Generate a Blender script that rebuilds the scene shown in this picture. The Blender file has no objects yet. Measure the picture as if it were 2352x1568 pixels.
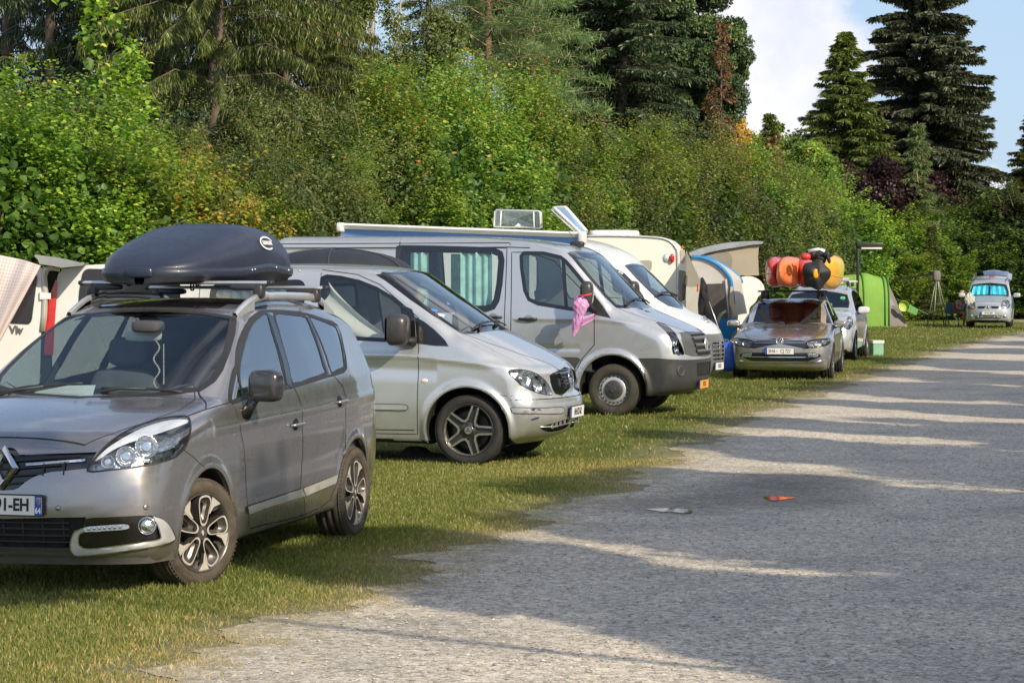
import bpy, bmesh, math, random, os
import numpy as np
from mathutils import Vector, Matrix
SC = bpy.context.scene; COL = SC.collection
rnd = random.Random(7)
PI = math.pi
def R(a): return math.radians(a)
# ---------------------------------------------------------------- camera
CAM_H = 1.84; FOC = 5430.0; HOR = 640.0           # focal length in units of a 2352 px wide frame
PITCH = math.atan((784-HOR)/FOC)
cd = bpy.data.cameras.new('camera'); cam = bpy.data.objects.new('camera', cd); COL.objects.link(cam)
cam.location = (0,0,CAM_H); cam.rotation_euler = (R(90)-PITCH, 0, 0)
cd.sensor_width = 36; cd.lens = 36*FOC/2352; cd.clip_end = 3000; cd.clip_start = .1
SC.camera = cam
def ray(u, v):
    """direction of the sight line through a point of the photograph (2352 px wide)"""
    a = (u-1176)/FOC; b = -(v-784)/FOC; c, s = math.cos(PITCH), math.sin(PITCH)
    return np.array([a, c+b*s, -s+b*c])
def at(u, v, Y):
    d = ray(u, v); t = Y/d[1]; return Vector((d[0]*t, Y, CAM_H+d[2]*t))
def gnd(u, v):
    d = ray(u, v); t = -CAM_H/d[2]; return Vector((d[0]*t, d[1]*t, 0))
ZC = {1:(0,780,.63776),2:(0,1500,.63776),3:(1000,780,.65036),4:(1900,750,.54217),5:(2550,850,.41451),6:(3100,850,.35069),7:(0,930,.29762),8:(1600,1460,.27211),9:(640,1780,.34014),10:(2540,880,.28694),11:(3540,1000,.17855)}
def px(z, pts):
    x0,y0,s = ZC[z]; return [((x0+x*s)*.604938,(y0+y*s)*.604938) for x,y in pts]
# ---------------------------------------------------------------- materials
MATS = {}
def new_mat(name):
    m = bpy.data.materials.new(name); m.use_nodes = True; nt = m.node_tree; nt.nodes.clear()
    return m, nt
def N(nt, t, **kw):
    n = nt.nodes.new(t)
    for k, v in kw.items():
        if k in n.inputs: n.inputs[k].default_value = v
        else: setattr(n, k, v)
    return n
def L(nt, a, b): nt.links.new(a, b)
def ramp(nt, fac, stops):
    r = nt.nodes.new('ShaderNodeValToRGB'); e = r.color_ramp.elements
    while len(e) < len(stops): e.new(.5)
    for k, (p, c) in enumerate(stops):
        e[k].position = p; e[k].color = (*c, 1) if len(c)==3 else c
    L(nt, fac, r.inputs[0]); return r.outputs[0]
def mixc(nt, fac, a, b, mode='MIX'):
    m = nt.nodes.new('ShaderNodeMix'); m.data_type = 'RGBA'; m.blend_type = mode
    for s, v in ((0,fac),(6,a),(7,b)):
        if hasattr(v, 'links') or isinstance(v, bpy.types.NodeSocket): L(nt, v, m.inputs[s])
        else: m.inputs[s].default_value = v if s==0 else (*v,1)
    return m.outputs[2]
def noise(nt, scale, detail=4, rough=.6, coord=None, w=None):
    n = nt.nodes.new('ShaderNodeTexNoise'); n.inputs['Scale'].default_value = scale
    n.inputs['Detail'].default_value = detail; n.inputs['Roughness'].default_value = rough
    if coord is not None: L(nt, coord, n.inputs['Vector'])
    return n.outputs['Fac']
def objc(nt): return nt.nodes.new('ShaderNodeTexCoord').outputs['Object']
def pm(name, col, rough=.5, metal=0, coat=0, var=.12, vs=3., bump=0, bs=60., spec=.5, emis=0, sss=0, coatr=.06, dirt=0, dirtz=.45):
    """principled material with procedural tone variation, optional dirt low down"""
    if name in MATS: return MATS[name]
    m, nt = new_mat(name); co = objc(nt)
    b = N(nt, 'ShaderNodeBsdfPrincipled'); o = N(nt, 'ShaderNodeOutputMaterial'); L(nt, b.outputs[0], o.inputs[0])
    f = noise(nt, vs, 5, .65, co)
    c0 = tuple(max(0,c*(1-var)) for c in col); c1 = tuple(min(1,c*(1+var)) for c in col)
    base = ramp(nt, f, [(.3,c0),(.7,c1)])
    ro = nt.nodes.new('ShaderNodeMapRange'); L(nt, noise(nt, vs*4, 2, .5, co), ro.inputs[0])
    ro.inputs[1].default_value=.3; ro.inputs[2].default_value=.7
    ro.inputs[3].default_value=max(.0,rough*(.8 if not coat else .9)); ro.inputs[4].default_value=min(1,rough*1.2)
    L(nt, ro.outputs[0], b.inputs['Roughness'])
    if dirt:
        sep = nt.nodes.new('ShaderNodeSeparateXYZ'); L(nt, co, sep.inputs[0])
        mr = nt.nodes.new('ShaderNodeMapRange'); L(nt, sep.outputs[2], mr.inputs[0])
        mr.inputs[1].default_value = dirtz+.3; mr.inputs[2].default_value = .15; mr.inputs[3].default_value = 0; mr.inputs[4].default_value = 1
        mu = nt.nodes.new('ShaderNodeMath'); mu.operation='MULTIPLY'; L(nt, mr.outputs[0], mu.inputs[0]); L(nt, noise(nt, 9, 8, .75, co), mu.inputs[1])
        mu2 = nt.nodes.new('ShaderNodeMath'); mu2.operation='MULTIPLY'; mu2.inputs[1].default_value = dirt*1.6; mu2.use_clamp=True; L(nt, mu.outputs[0], mu2.inputs[0])
        base = mixc(nt, mu2.outputs[0], base, (.22,.19,.15))
        if coat:
            cm = nt.nodes.new('ShaderNodeMath'); cm.operation='SUBTRACT'; cm.inputs[0].default_value=coat; cm.use_clamp=True; L(nt, mu2.outputs[0], cm.inputs[1]); L(nt, cm.outputs[0], b.inputs['Coat Weight'])
    L(nt, base, b.inputs['Base Color'])
    b.inputs['Metallic'].default_value = metal; b.inputs['Specular IOR Level'].default_value = spec
    if coat and not dirt: b.inputs['Coat Weight'].default_value = coat
    if coat: b.inputs['Coat Roughness'].default_value = coatr
    if emis: b.inputs['Emission Color'].default_value = (*col,1); b.inputs['Emission Strength'].default_value = emis
    if bump:
        bp = nt.nodes.new('ShaderNodeBump'); bp.inputs['Strength'].default_value = bump; bp.inputs['Distance'].default_value = .01
        L(nt, noise(nt, bs, 4, .6, co), bp.inputs['Height']); L(nt, bp.outputs[0], b.inputs['Normal'])
    MATS[name] = m; return m
def glass(name, tint=(.75,.85,.85), refl=1.5, rough=.01, base=.04):
    if name in MATS: return MATS[name]
    m, nt = new_mat(name); o = N(nt,'ShaderNodeOutputMaterial')
    t = N(nt,'ShaderNodeBsdfTransparent'); t.inputs[0].default_value=(*tint,1)
    g = N(nt,'ShaderNodeBsdfGlossy'); g.inputs['Roughness'].default_value=rough; g.inputs['Color'].default_value=(1,1,1,1)
    ge=N(nt,'ShaderNodeNewGeometry'); ir=N(nt,'ShaderNodeMapRange'); L(nt,ge.outputs['Backfacing'],ir.inputs[0]); ir.inputs[3].default_value=1.5; ir.inputs[4].default_value=1/1.5; fr = N(nt,'ShaderNodeFresnel'); L(nt,ir.outputs[0],fr.inputs[0]); fr.inputs[0].default_value=1.5
    ma = N(nt,'ShaderNodeMath'); ma.operation='MULTIPLY_ADD'; ma.inputs[1].default_value=refl; ma.inputs[2].default_value=base; ma.use_clamp=True
    L(nt, fr.outputs[0], ma.inputs[0])
    x = N(nt,'ShaderNodeMixShader'); L(nt, ma.outputs[0], x.inputs[0]); L(nt, t.outputs[0], x.inputs[1]); L(nt, g.outputs[0], x.inputs[2]); L(nt, x.outputs[0], o.inputs[0])
    MATS[name]=m; return m
def fabric(name, col, trans=.3, var=.08, vs=2., rough=.8):
    """thin cloth: diffuse with light coming through"""
    if name in MATS: return MATS[name]
    m, nt = new_mat(name); o = N(nt,'ShaderNodeOutputMaterial'); co = objc(nt)
    c = ramp(nt, noise(nt, vs, 4, .6, co), [(.3,tuple(x*(1-var) for x in col)),(.7,tuple(min(1,x*(1+var)) for x in col))])
    d = N(nt,'ShaderNodeBsdfPrincipled'); d.inputs['Roughness'].default_value=rough; L(nt,c,d.inputs['Base Color'])
    t = N(nt,'ShaderNodeBsdfTranslucent'); L(nt,c,t.inputs[0])
    x = N(nt,'ShaderNodeMixShader'); x.inputs[0].default_value=trans; L(nt,d.outputs[0],x.inputs[1]); L(nt,t.outputs[0],x.inputs[2]); L(nt,x.outputs[0],o.inputs[0])
    MATS[name]=m; return m
# ---------------------------------------------------------------- tagging
def tag(o, label=None, cat=None, group=None, kind=None):
    if label: o['label']=label
    if cat: o['category']=cat
    if group: o['group']=group
    if kind: o['kind']=kind
    return o
def empty(name, loc=(0,0,0), rz=0, label=None, cat=None, group=None):
    o = bpy.data.objects.new(name, None); COL.objects.link(o); o.location=loc; o.rotation_euler=(0,0,rz); o.empty_display_size=.2
    return tag(o, label, cat, group)
def copy_tree(o, parent=None):
    c = o.copy(); COL.objects.link(c)
    if parent: c.parent = parent; c.matrix_parent_inverse = o.matrix_parent_inverse
    for ch in o.children: copy_tree(ch, c)
    return c
# ---------------------------------------------------------------- mesh builder
class MB:
    def __init__(s): s.v=[]; s.f=[]; s.m=[]; s.sm=[]
    def add(s, vs, fs, mi=0, smooth=True):
        o=len(s.v); s.v += [tuple(map(float,p)) for p in vs]; s.f += [tuple(i+o for i in f) for f in fs]; s.m += [mi]*len(fs); s.sm += [smooth]*len(fs); return s
    def box(s, c, d, mi=0, M=None, bev=0.):
        """box; bev>0 chamfers all edges"""
        cx,cy,cz=c; a,b,e=d[0]/2,d[1]/2,d[2]/2
        if bev<=0:
            V=[(x,y,z) for x in(-a,a) for y in(-b,b) for z in(-e,e)]
            F=[(0,1,3,2),(4,6,7,5),(0,4,5,1),(2,3,7,6),(0,2,6,4),(1,5,7,3)]
        else:
            bev=min(bev,a*.98,b*.98,e*.98)
            bm=bmesh.new(); bmesh.ops.create_cube(bm,size=1); bmesh.ops.scale(bm,vec=(2*a,2*b,2*e),verts=bm.verts)
            bmesh.ops.bevel(bm,geom=list(bm.edges),offset=bev,segments=2,profile=.5,affect='EDGES'); bm.verts.index_update()
            V=[v.co[:] for v in bm.verts]; F=[[v.index for v in f.verts] for f in bm.faces]; bm.free()
        V=[Vector(p) for p in V]
        if M is not None: V=[M@p for p in V]
        s.add([(p[0]+cx,p[1]+cy,p[2]+cz) for p in V],F,mi,bev>0); return s
    def tube(s, pts, r, n=8, mi=0, cap=True, closed=False):
        pts=[Vector(p) for p in pts]; m=len(pts); rs=r if hasattr(r,'__len__') else [r]*m
        up=None; V=[]; F=[]
        for i,p in enumerate(pts):
            if closed: t=(pts[(i+1)%m]-pts[i-1])
            else: t=(pts[min(i+1,m-1)]-pts[max(i-1,0)])
            if t.length<1e-9: t=Vector((0,0,1))
            t.normalize()
            if up is None: up=t.orthogonal().normalized()
            up=(up-t*up.dot(t)); up = up.normalized() if up.length>1e-6 else t.orthogonal().normalized()
            w=t.cross(up)
            for k in range(n):
                a=2*PI*k/n; V.append(p+(up*math.cos(a)+w*math.sin(a))*rs[i])
        R_=m if closed else m-1
        for i in range(R_):
            for k in range(n):
                a=i*n+k; b=i*n+(k+1)%n; c=((i+1)%m)*n+(k+1)%n; d=((i+1)%m)*n+k; F.append((a,b,c,d))
        if cap and not closed: F.append(tuple(range(n-1,-1,-1))); F.append(tuple((m-1)*n+k for k in range(n)))
        s.add(V,F,mi); return s
    def lathe(s, prof, axis='y', c=(0,0,0), n=48, mi=0, a0=0, a1=2*PI, M=None):
        """prof: (axial, radius)"""
        V=[];F=[]; full=abs(a1-a0-2*PI)<1e-6; K=n if full else n+1; m=len(prof)
        for k in range(K):
            a=a0+(a1-a0)*k/n; ca,sa=math.cos(a),math.sin(a)
            for h,r in prof:
                p={'y':(r*ca,h,r*sa),'x':(h,r*ca,r*sa),'z':(r*ca,r*sa,h)}[axis]; V.append(p)
        for k in range(n):
            k2=(k+1)%K
            for j in range(m-1): F.append((k*m+j,k*m+j+1,k2*m+j+1,k2*m+j))
        if M is not None: V=[M@Vector(p) for p in V]
        s.add([(p[0]+c[0],p[1]+c[1],p[2]+c[2]) for p in V],F,mi); return s
    def prism(s, poly, h0, h1, axis='y', mi=0, cap=True, smooth=False, mi_side=None):
        """polygon in the plane across axis, extruded from h0 to h1"""
        n=len(poly); f={'y':lambda p,h:(p[0],h,p[1]),'x':lambda p,h:(h,p[0],p[1]),'z':lambda p,h:(p[0],p[1],h)}[axis]
        V=[f(p,h0) for p in poly]+[f(p,h1) for p in poly]
        s.add(V,[(i,(i+1)%n,n+(i+1)%n,n+i) for i in range(n)],mi if mi_side is None else mi_side,smooth)
        if cap:
            from mathutils.geometry import tessellate_polygon
            T=tessellate_polygon([[Vector((p[0],p[1],0)) for p in poly]])
            s.add(V[n:],[tuple(t) for t in T],mi,False); s.add(V[:n],[tuple(reversed(t)) for t in T],mi,False)
        return s
    def grid(s, P, mi=0, smooth=True, closed_u=False):
        nu=len(P); nv=len(P[0]); V=[p for row in P for p in row]; F=[]
        for i in range(nu if closed_u else nu-1):
            for j in range(nv-1):
                i2=(i+1)%nu; F.append((i*nv+j,i2*nv+j,i2*nv+j+1,i*nv+j+1))
        s.add(V,F,mi,smooth); return s
    def sphere(s, c, r, n=16, mi=0, sc=(1,1,1), M=None):
        V=[];F=[]
        h=n//2
        for i in range(h+1):
            t=PI*i/h
            for k in range(n):
                a=2*PI*k/n; p=Vector((r*sc[0]*math.sin(t)*math.cos(a),r*sc[1]*math.sin(t)*math.sin(a),r*sc[2]*math.cos(t)))
                if M is not None: p=M@p
                V.append((c[0]+p[0],c[1]+p[1],c[2]+p[2]))
        for i in range(h):
            for k in range(n): F.append((i*n+k,(i+1)*n+k,(i+1)*n+(k+1)%n,i*n+(k+1)%n))
        s.add(V,F,mi); return s
    def build(s, name, mats, parent=None, M=None, smooth_angle=None):
        me=bpy.data.meshes.new(name); me.from_pydata(s.v,[],s.f)
        if not isinstance(mats,(list,tuple)): mats=[mats]
        for m in mats: me.materials.append(m)
        me.polygons.foreach_set('material_index',s.m); me.polygons.foreach_set('use_smooth',s.sm)
        me.validate(); 
        bm=bmesh.new(); bm.from_mesh(me); bmesh.ops.remove_doubles(bm,verts=bm.verts,dist=1e-6); bmesh.ops.recalc_face_normals(bm,faces=bm.faces)
        bm.to_mesh(me); bm.free()
        if smooth_angle: me.set_sharp_from_angle(angle=R(smooth_angle))
        o=bpy.data.objects.new(name,me); COL.objects.link(o)
        if parent is not None: o.parent=parent
        if M is not None: o.matrix_basis=M
        return o
def text_mb(txt, size, M, mb, mi=0, depth=.001, align='CENTER', sx=1., bold=0.):
    """lettering as mesh, laid out in the xy plane of M"""
    cu=bpy.data.curves.new('t','FONT'); cu.body=txt; cu.size=size; cu.align_x=align; cu.align_y='CENTER'; cu.extrude=depth; cu.offset=bold; cu.resolution_u=3
    o=bpy.data.objects.new('t',cu); COL.objects.link(o)
    me=bpy.data.meshes.new_from_object(o.evaluated_get(bpy.context.evaluated_depsgraph_get()))
    S=Matrix.Diagonal((sx,1,1,1))
    mb.add([(M@(S@v.co)) for v in me.vertices],[tuple(p.vertices) for p in me.polygons],mi,False)
    bpy.data.objects.remove(o); bpy.data.curves.remove(cu); bpy.data.meshes.remove(me)
def frame(origin, right, up):
    r=Vector(right).normalized(); u=Vector(up); n=r.cross(u).normalized(); u=n.cross(r)
    M=Matrix((r,u,n)).transposed().to_4x4(); M.translation=Vector(origin); return M
def smooth_poly(pts, r=.05, n=4):
    """closed polygon with corners rounded; pts may carry a third value = radius"""
    P=[np.array(p[:2],float) for p in pts]; m=len(P); out=[]
    for i in range(m):
        p=P[i]; a=P[i-1]; b=P[(i+1)%m]; rr=pts[i][2] if len(pts[i])>2 else r
        da=a-p; db=b-p; la=np.linalg.norm(da); lb=np.linalg.norm(db)
        t=min(rr,la*.48,lb*.48)
        if t<1e-4: out.append(p); continue
        p0=p+da/la*t; p1=p+db/lb*t
        for k in range(n+1):
            s=k/n; out.append((1-s)**2*p0+2*s*(1-s)*p+s*s*p1)
    return [tuple(p) for p in out]
def catmull(pts, n=6, closed=False):
    P=[np.array(p,float) for p in pts]; m=len(P); out=[]
    for i in range(m if closed else m-1):
        if closed: p0,p1,p2,p3=P[i-1],P[i],P[(i+1)%m],P[(i+2)%m]
        else: p0,p1,p2,p3=P[max(i-1,0)],P[i],P[i+1],P[min(i+2,m-1)]
        for k in range(n):
            t=k/n; out.append(.5*((2*p1)+(-p0+p2)*t+(2*p0-5*p1+4*p2-p3)*t*t+(-p0+3*p1-3*p2+p3)*t**3))
    if not closed: out.append(P[-1])
    return out
# ---------------------------------------------------------------- vehicle bodies as one continuous curved surface, cut into panels
def tab(pts, sig=.04):
    """smooth 1-D table"""
    xs=np.array([p[0] for p in pts],float); ys=np.array([p[1] for p in pts],float)
    X=np.arange(xs[0]-.6,xs[-1]+.6,.01); Y=np.interp(X,xs,ys)
    k=np.exp(-.5*(np.arange(-3*sig,3*sig+.001,.01)/sig)**2); k/=k.sum()
    h=len(k)//2; Yp=np.concatenate([np.full(h,Y[0]),Y,np.full(h,Y[-1])]); Ys=np.convolve(Yp,k,'valid')[:len(X)]
    return lambda q: np.interp(q,X,Ys)
def inpoly(px_,py_,poly):
    P=np.array(poly); x,y=P[:,0],P[:,1]; x2,y2=np.roll(x,-1),np.roll(y,-1); c=np.zeros(px_.shape,bool)
    for a,b,e,f in zip(x,y,x2,y2):
        if b==f: continue
        t=((b>py_)!=(f>py_)); c^= t & (px_<(e-a)*(py_-b)/(f-b)+a)
    return c
class Body:
    def __init__(s, side, w, wx, bow, crown, k=.09, wheels=(), flare=.018, arch_r=.36, extra=None, ends=None, belt=None, zc=.7, upk=None, wlow=None):
        s.side=np.array(side,float); s.w=tab(w,.045); s.wx=tab(wx,.06); s.bow=bow; s.crown=tab(crown,.12); s.k=k
        s.wheels=wheels; s.flare=flare; s.ar=arch_r; s.extra=extra; s.zc=zc; s.belt=tab(belt,.1) if belt else None
        s.X0=s.side[:,0].min(); s.X1=s.side[:,0].max(); s.Z1=s.side[:,1].max(); s.hw=max(p[1] for p in w)
        A=s.side; B=np.roll(A,-1,0); s.A=A; s.D=B-A; s.dd=(s.D**2).sum(1)
        s.bowt=tab(bow,.1)
    def sdf(s,x,z):
        out=np.empty(x.shape); ok=s.dd>1e-12; ax,az=s.A[ok,0],s.A[ok,1]; dx,dz,dd=s.D[ok,0],s.D[ok,1],s.dd[ok]; dzs=np.where(dz==0,1e-12,dz)
        for i in range(0,len(x),4096):
            X=x[i:i+4096,None]; Z=z[i:i+4096,None]; qx=X-ax; qz=Z-az; t=np.clip((qx*dx+qz*dz)/dd,0,1); ex=qx-dx*t; ez=qz-dz*t; d=np.sqrt((ex*ex+ez*ez).min(1))
            c=((az>Z)!=(az+dz>Z))&(X<dx*qz/dzs+ax); out[i:i+4096]=np.where(c.sum(1)%2==1,-d,d)
        return out
    def W(s,x,z):
        zz=z-(s.belt(x) if s.belt else 0)
        y=s.w(zz)*s.wx(x)
        for wxc,wz in s.wheels:
            r=np.hypot(x-wxc,z-wz); y=y+s.flare*np.exp(-((r-s.ar-.02)/.035)**2)*(z>wz-.2)
        if s.extra is not None: y=y+s.extra(x,z)
        return y
    def F(s,P):
        x,y,z=P[:,0],np.abs(P[:,1]),P[:,2]; q=np.minimum(y/s.hw,1.1); q2=q*q
        b=s.bowt(x); x2=x+b*(.6*q2+.4*q2*q2*q2); z2=z+s.crown(z)*q2*(.7+.3*q2*q2)
        g1=s.sdf(x2,z2); g2=y-s.W(x,z); k=s.k if not callable(s.k) else s.k(x,z)
        a=np.maximum(g1+k,0); c=np.maximum(g2+k,0)
        return np.minimum(np.maximum(g1+k,g2+k),0)+np.sqrt(a*a+c*c)-k
    def normal(s,P):
        e=.004; G=np.empty_like(P)
        for i in range(3):
            A=P.copy();A[:,i]+=e;B=P.copy();B[:,i]-=e; G[:,i]=s.F(A)-s.F(B)
        n=np.linalg.norm(G,axis=1,keepdims=True); return G/np.maximum(n,1e-9)
    def root(s,O,D,t1):
        """last crossing outwards from O (inside) along D; bisection"""
        lo=np.zeros(len(O)); hi=np.full(len(O),t1) if np.isscalar(t1) else t1.copy()
        for _ in range(17):
            m=(lo+hi)/2; f=s.F(O+D*m[:,None]); ins=f<0; lo=np.where(ins,m,lo); hi=np.where(ins,hi,m)
        return (lo+hi)/2
    def hit(s,O,D,tmax=None,step=.03):
        """first crossing of rays coming from outside"""
        O=np.atleast_2d(np.array(O,float)); D=np.atleast_2d(np.array(D,float)); D=D/np.linalg.norm(D,axis=1,keepdims=True)
        C=np.array([(s.X0+s.X1)/2,0,.8]); t=((C-O)*D).sum(1)-3.6; t=np.maximum(t,0); t0=t.copy(); done=np.zeros(len(O),bool); T=np.full(len(O),np.nan)
        act=np.arange(len(O))
        for _ in range(int(7.2/step)):
            f=s.F(O[act]+D[act]*t[act,None]); new=f<0; T[act[new]]=t[act[new]]; act=act[~new]
            if len(act)==0: break
            t[act]+=np.maximum(step,f[~new]*.6)
            act=act[t[act]<t0[act]+7.2]
            if len(act)==0: break
        lo=T-step*1.5-.3*0; hi=T.copy()
        lo=T-step*3
        for _ in range(16):
            m=(lo+hi)/2; ins=s.F(O+D*m[:,None])<0; hi=np.where(ins,m,hi); lo=np.where(ins,lo,m)
        return O+D*hi[:,None]
    def sy(s,x,z,sgn=1):
        P=s.hit([[x,3*sgn,z]],[[0,-sgn,0]])[0]; return P
    def mesh(s,h=.025):
        X0,X1=s.X0-.05,s.X1+.05; xa=s.X0+.75; xb=s.X1-.75; YB=1.25; Z0=-.2; Z1=s.Z1+.45
        xs=np.linspace(X0,X1,int((X1-X0)/h)+1); ny=int(s.hw*1.0/h)+1; nz=int((s.Z1)*1.15/h)+1
        ys=np.linspace(0,YB,ny); zs=np.linspace(Z0,Z1,nz)
        V=[];Q=[];idx={}
        def vid(a,b,c):
            key=(round(a,5),round(b,5),round(c,5))
            if key not in idx: idx[key]=len(V); V.append((a,b,c))
            return idx[key]
        def sheet(f,A,B):
            for i in range(len(A)-1):
                for j in range(len(B)-1):
                    Q.append((vid(*f(A[i],B[j])),vid(*f(A[i+1],B[j])),vid(*f(A[i+1],B[j+1])),vid(*f(A[i],B[j+1]))))
        sheet(lambda a,b:(a,YB,b),xs,zs); sheet(lambda a,b:(a,b,Z1),xs,ys); sheet(lambda a,b:(a,b,Z0),xs,ys)
        sheet(lambda a,b:(X1,a,b),ys,zs); sheet(lambda a,b:(X0,a,b),ys,zs)
        V=np.array(V); O=np.stack([np.clip(V[:,0],xa,xb),np.zeros(len(V)),np.full(len(V),s.zc)],1)
        D=V-O; l=np.linalg.norm(D,axis=1); D/=l[:,None]; t=s.root(O,D,l); P=O+D*t[:,None]; P[V[:,1]==0,1]=0
        bm=bmesh.new(); bv=[bm.verts.new(p) for p in P]; cen=V[:,1]==0
        mv=[bv[i] if cen[i] else bm.verts.new((P[i][0],-P[i][1],P[i][2])) for i in range(len(P))]
        for q in Q:
            for L_,rev in ((bv,False),(mv,True)):
                try: bm.faces.new([L_[i] for i in (reversed(q) if rev else q)])
                except ValueError: pass
        bmesh.ops.recalc_face_normals(bm,faces=bm.faces)
        return bm
    def trace(s,root,pix,proud=0):
        """points of the photograph laid on this body's surface, in its own coordinates"""
        M=root.matrix_world.inverted() if False else None
        c,sn=math.cos(-root.rotation_euler[2]),math.sin(-root.rotation_euler[2]); lx,ly,lz=root.location
        Rm=np.array([[c,-sn,0],[sn,c,0],[0,0,1]])
        O=Rm@np.array([-lx,-ly,CAM_H-lz]); D=np.array([Rm@ray(u,v) for u,v in pix])
        return s.hit(np.repeat(O[None],len(D),0),D)
def axes(a):
    a=Vector(a).normalized(); u=a.cross(Vector((0,0,1))); u=u.normalized() if u.length>1e-3 else Vector((0,1,0)); w=a.cross(u); return np.array(a),np.array(u),np.array(w)
class Reg:
    """a panel: closed outline (3-D points) seen along an axis; mirrored to the other side when both"""
    def __init__(s,name,pts,axis,mat,both=True,push=0,delete=False,dot=.15,label=None,lim=None,merge=False,parent=None):
        s.name=name;s.pts=np.array(pts,float);s.axis=axis;s.mat=mat;s.both=both;s.push=push;s.delete=delete;s.dot=dot;s.label=label;s.lim=lim;s.merge=merge;s.par=parent
def side_pts(poly): return [(x,0,z) for x,z in poly]
def front_pts(poly): return [(0,y,z) for y,z in poly]
def top_pts(poly): return [(x,y,0) for x,y in poly]
def cut_body(B,root,regs,paint,h=.025,under=None,name='body',dark=None,keep_under=True):
    bm=B.mesh(h); todo=[]
    for ri,r in enumerate(regs):
        for sg in ((1,-1) if r.both else (1,)):
            ax=np.array(r.axis,float); P=r.pts.copy()
            if sg<0: ax[1]*=-1; P[:,1]*=-1
            todo.append((ri,sg,ax,P))
    for ri,sg,ax,P in todo:
        r=regs[ri]; a,u,w=axes(ax); pu,pw=P@u,P@w; m=.03
        bu0,bu1,bw0,bw1=pu.min()-m,pu.max()+m,pw.min()-m,pw.max()+m
        bm.faces.ensure_lookup_table(); bm.normal_update()
        cand=[]
        ua,wa,aa=Vector(u),Vector(w),Vector(a)
        fc=np.array([f.calc_center_median()[:] for f in bm.faces]); fn=np.array([f.normal[:] for f in bm.faces])
        cu,cw=fc@u,fc@w; ok=(cu>bu0)&(cu<bu1)&(cw>bw0)&(cw<bw1)&(fn@a>r.dot*.5)
        if r.lim is not None: ok&=(fc[:,0]>r.lim[0])&(fc[:,0]<r.lim[1])
        faces=set(bm.faces[i] for i in np.nonzero(ok)[0])
        n=len(P)
        for i in range(n):
            p,q=P[i],P[(i+1)%n]
            d=q-p; nrm=np.cross(d,a); ln=np.linalg.norm(nrm)
            if ln<1e-7: continue
            nrm/=ln; u0,u1=sorted((p@u,q@u)); w0,w1=sorted((p@w,q@w)); g=.003
            sel=[]
            for f in faces:
                if not f.is_valid: continue
                fu=[v.co.dot(ua) for v in f.verts]; 
                if max(fu)<u0-g or min(fu)>u1+g: continue
                fw=[v.co.dot(wa) for v in f.verts]
                if max(fw)<w0-g or min(fw)>w1+g: continue
                sel.append(f)
            if not sel: continue
            geom=set(sel)
            for f in sel: geom.update(f.edges); geom.update(f.verts)
            res=bmesh.ops.bisect_plane(bm,geom=list(geom),dist=1e-5,plane_co=Vector(p),plane_no=Vector(nrm))
            for g_ in res['geom']:
                if isinstance(g_,bmesh.types.BMFace): faces.add(g_)
            faces={f for f in faces if f.is_valid}
    bm.verts.index_update(); bm.normal_update()
    V=np.array([v.co[:] for v in bm.verts]); F=[[v.index for v in f.verts] for f in bm.faces]
    FC=np.array([f.calc_center_median()[:] for f in bm.faces]); FN=np.array([f.normal[:] for f in bm.faces]); bm.free()
    VN=B.normal(V); rid=np.full(len(F),-1)
    for ti,(ri,sg,ax,P) in enumerate(todo):
        r=regs[ri]; a,u,w=axes(ax); poly=list(zip(P@u,P@w)); c=inpoly(FC@u,FC@w,poly)&(FN@a>r.dot)
        if r.lim is not None: c&=(FC[:,0]>r.lim[0])&(FC[:,0]<r.lim[1])
        rid[c]=ti
    objs={}
    def make(nm,sel,mat,push,parent,label=None):
        ids=np.nonzero(sel)[0]
        if len(ids)==0: return None
        used=sorted(set(i for f in ids for i in F[f])); mp={v:k for k,v in enumerate(used)}
        VV=V[used]+VN[used]*push; NN=VN[used]
        me=bpy.data.meshes.new(nm); me.from_pydata([tuple(p) for p in VV],[],[[mp[i] for i in F[f]] for f in ids])
        me.materials.append(mat); me.polygons.foreach_set('use_smooth',[True]*len(ids))
        if nm in('body','cab') and dark is not None:
            me.materials.append(dark); me.polygons.foreach_set('material_index',[1 if (FN[f][2]<-.55 and FC[f][2]<.5) else 0 for f in ids])
        me.update()
        # faces must point outwards
        try: me.normals_split_custom_set_from_vertices([tuple(n) for n in NN])
        except Exception as ex: print('normals',ex)
        o=bpy.data.objects.new(nm,me); COL.objects.link(o); o.parent=parent
        if label: o['label']=label
        return o
    body=make(name,rid==-1,paint,0,root); objs[name]=body
    for ti,(ri,sg,ax,P) in enumerate(todo):
        r=regs[ri]
        if r.delete: continue
        if r.merge: continue
        o=make(r.name,rid==ti,r.mat,r.push,root,r.label)
        if o: objs.setdefault(r.name,[]).append(o)
    return objs
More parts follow.
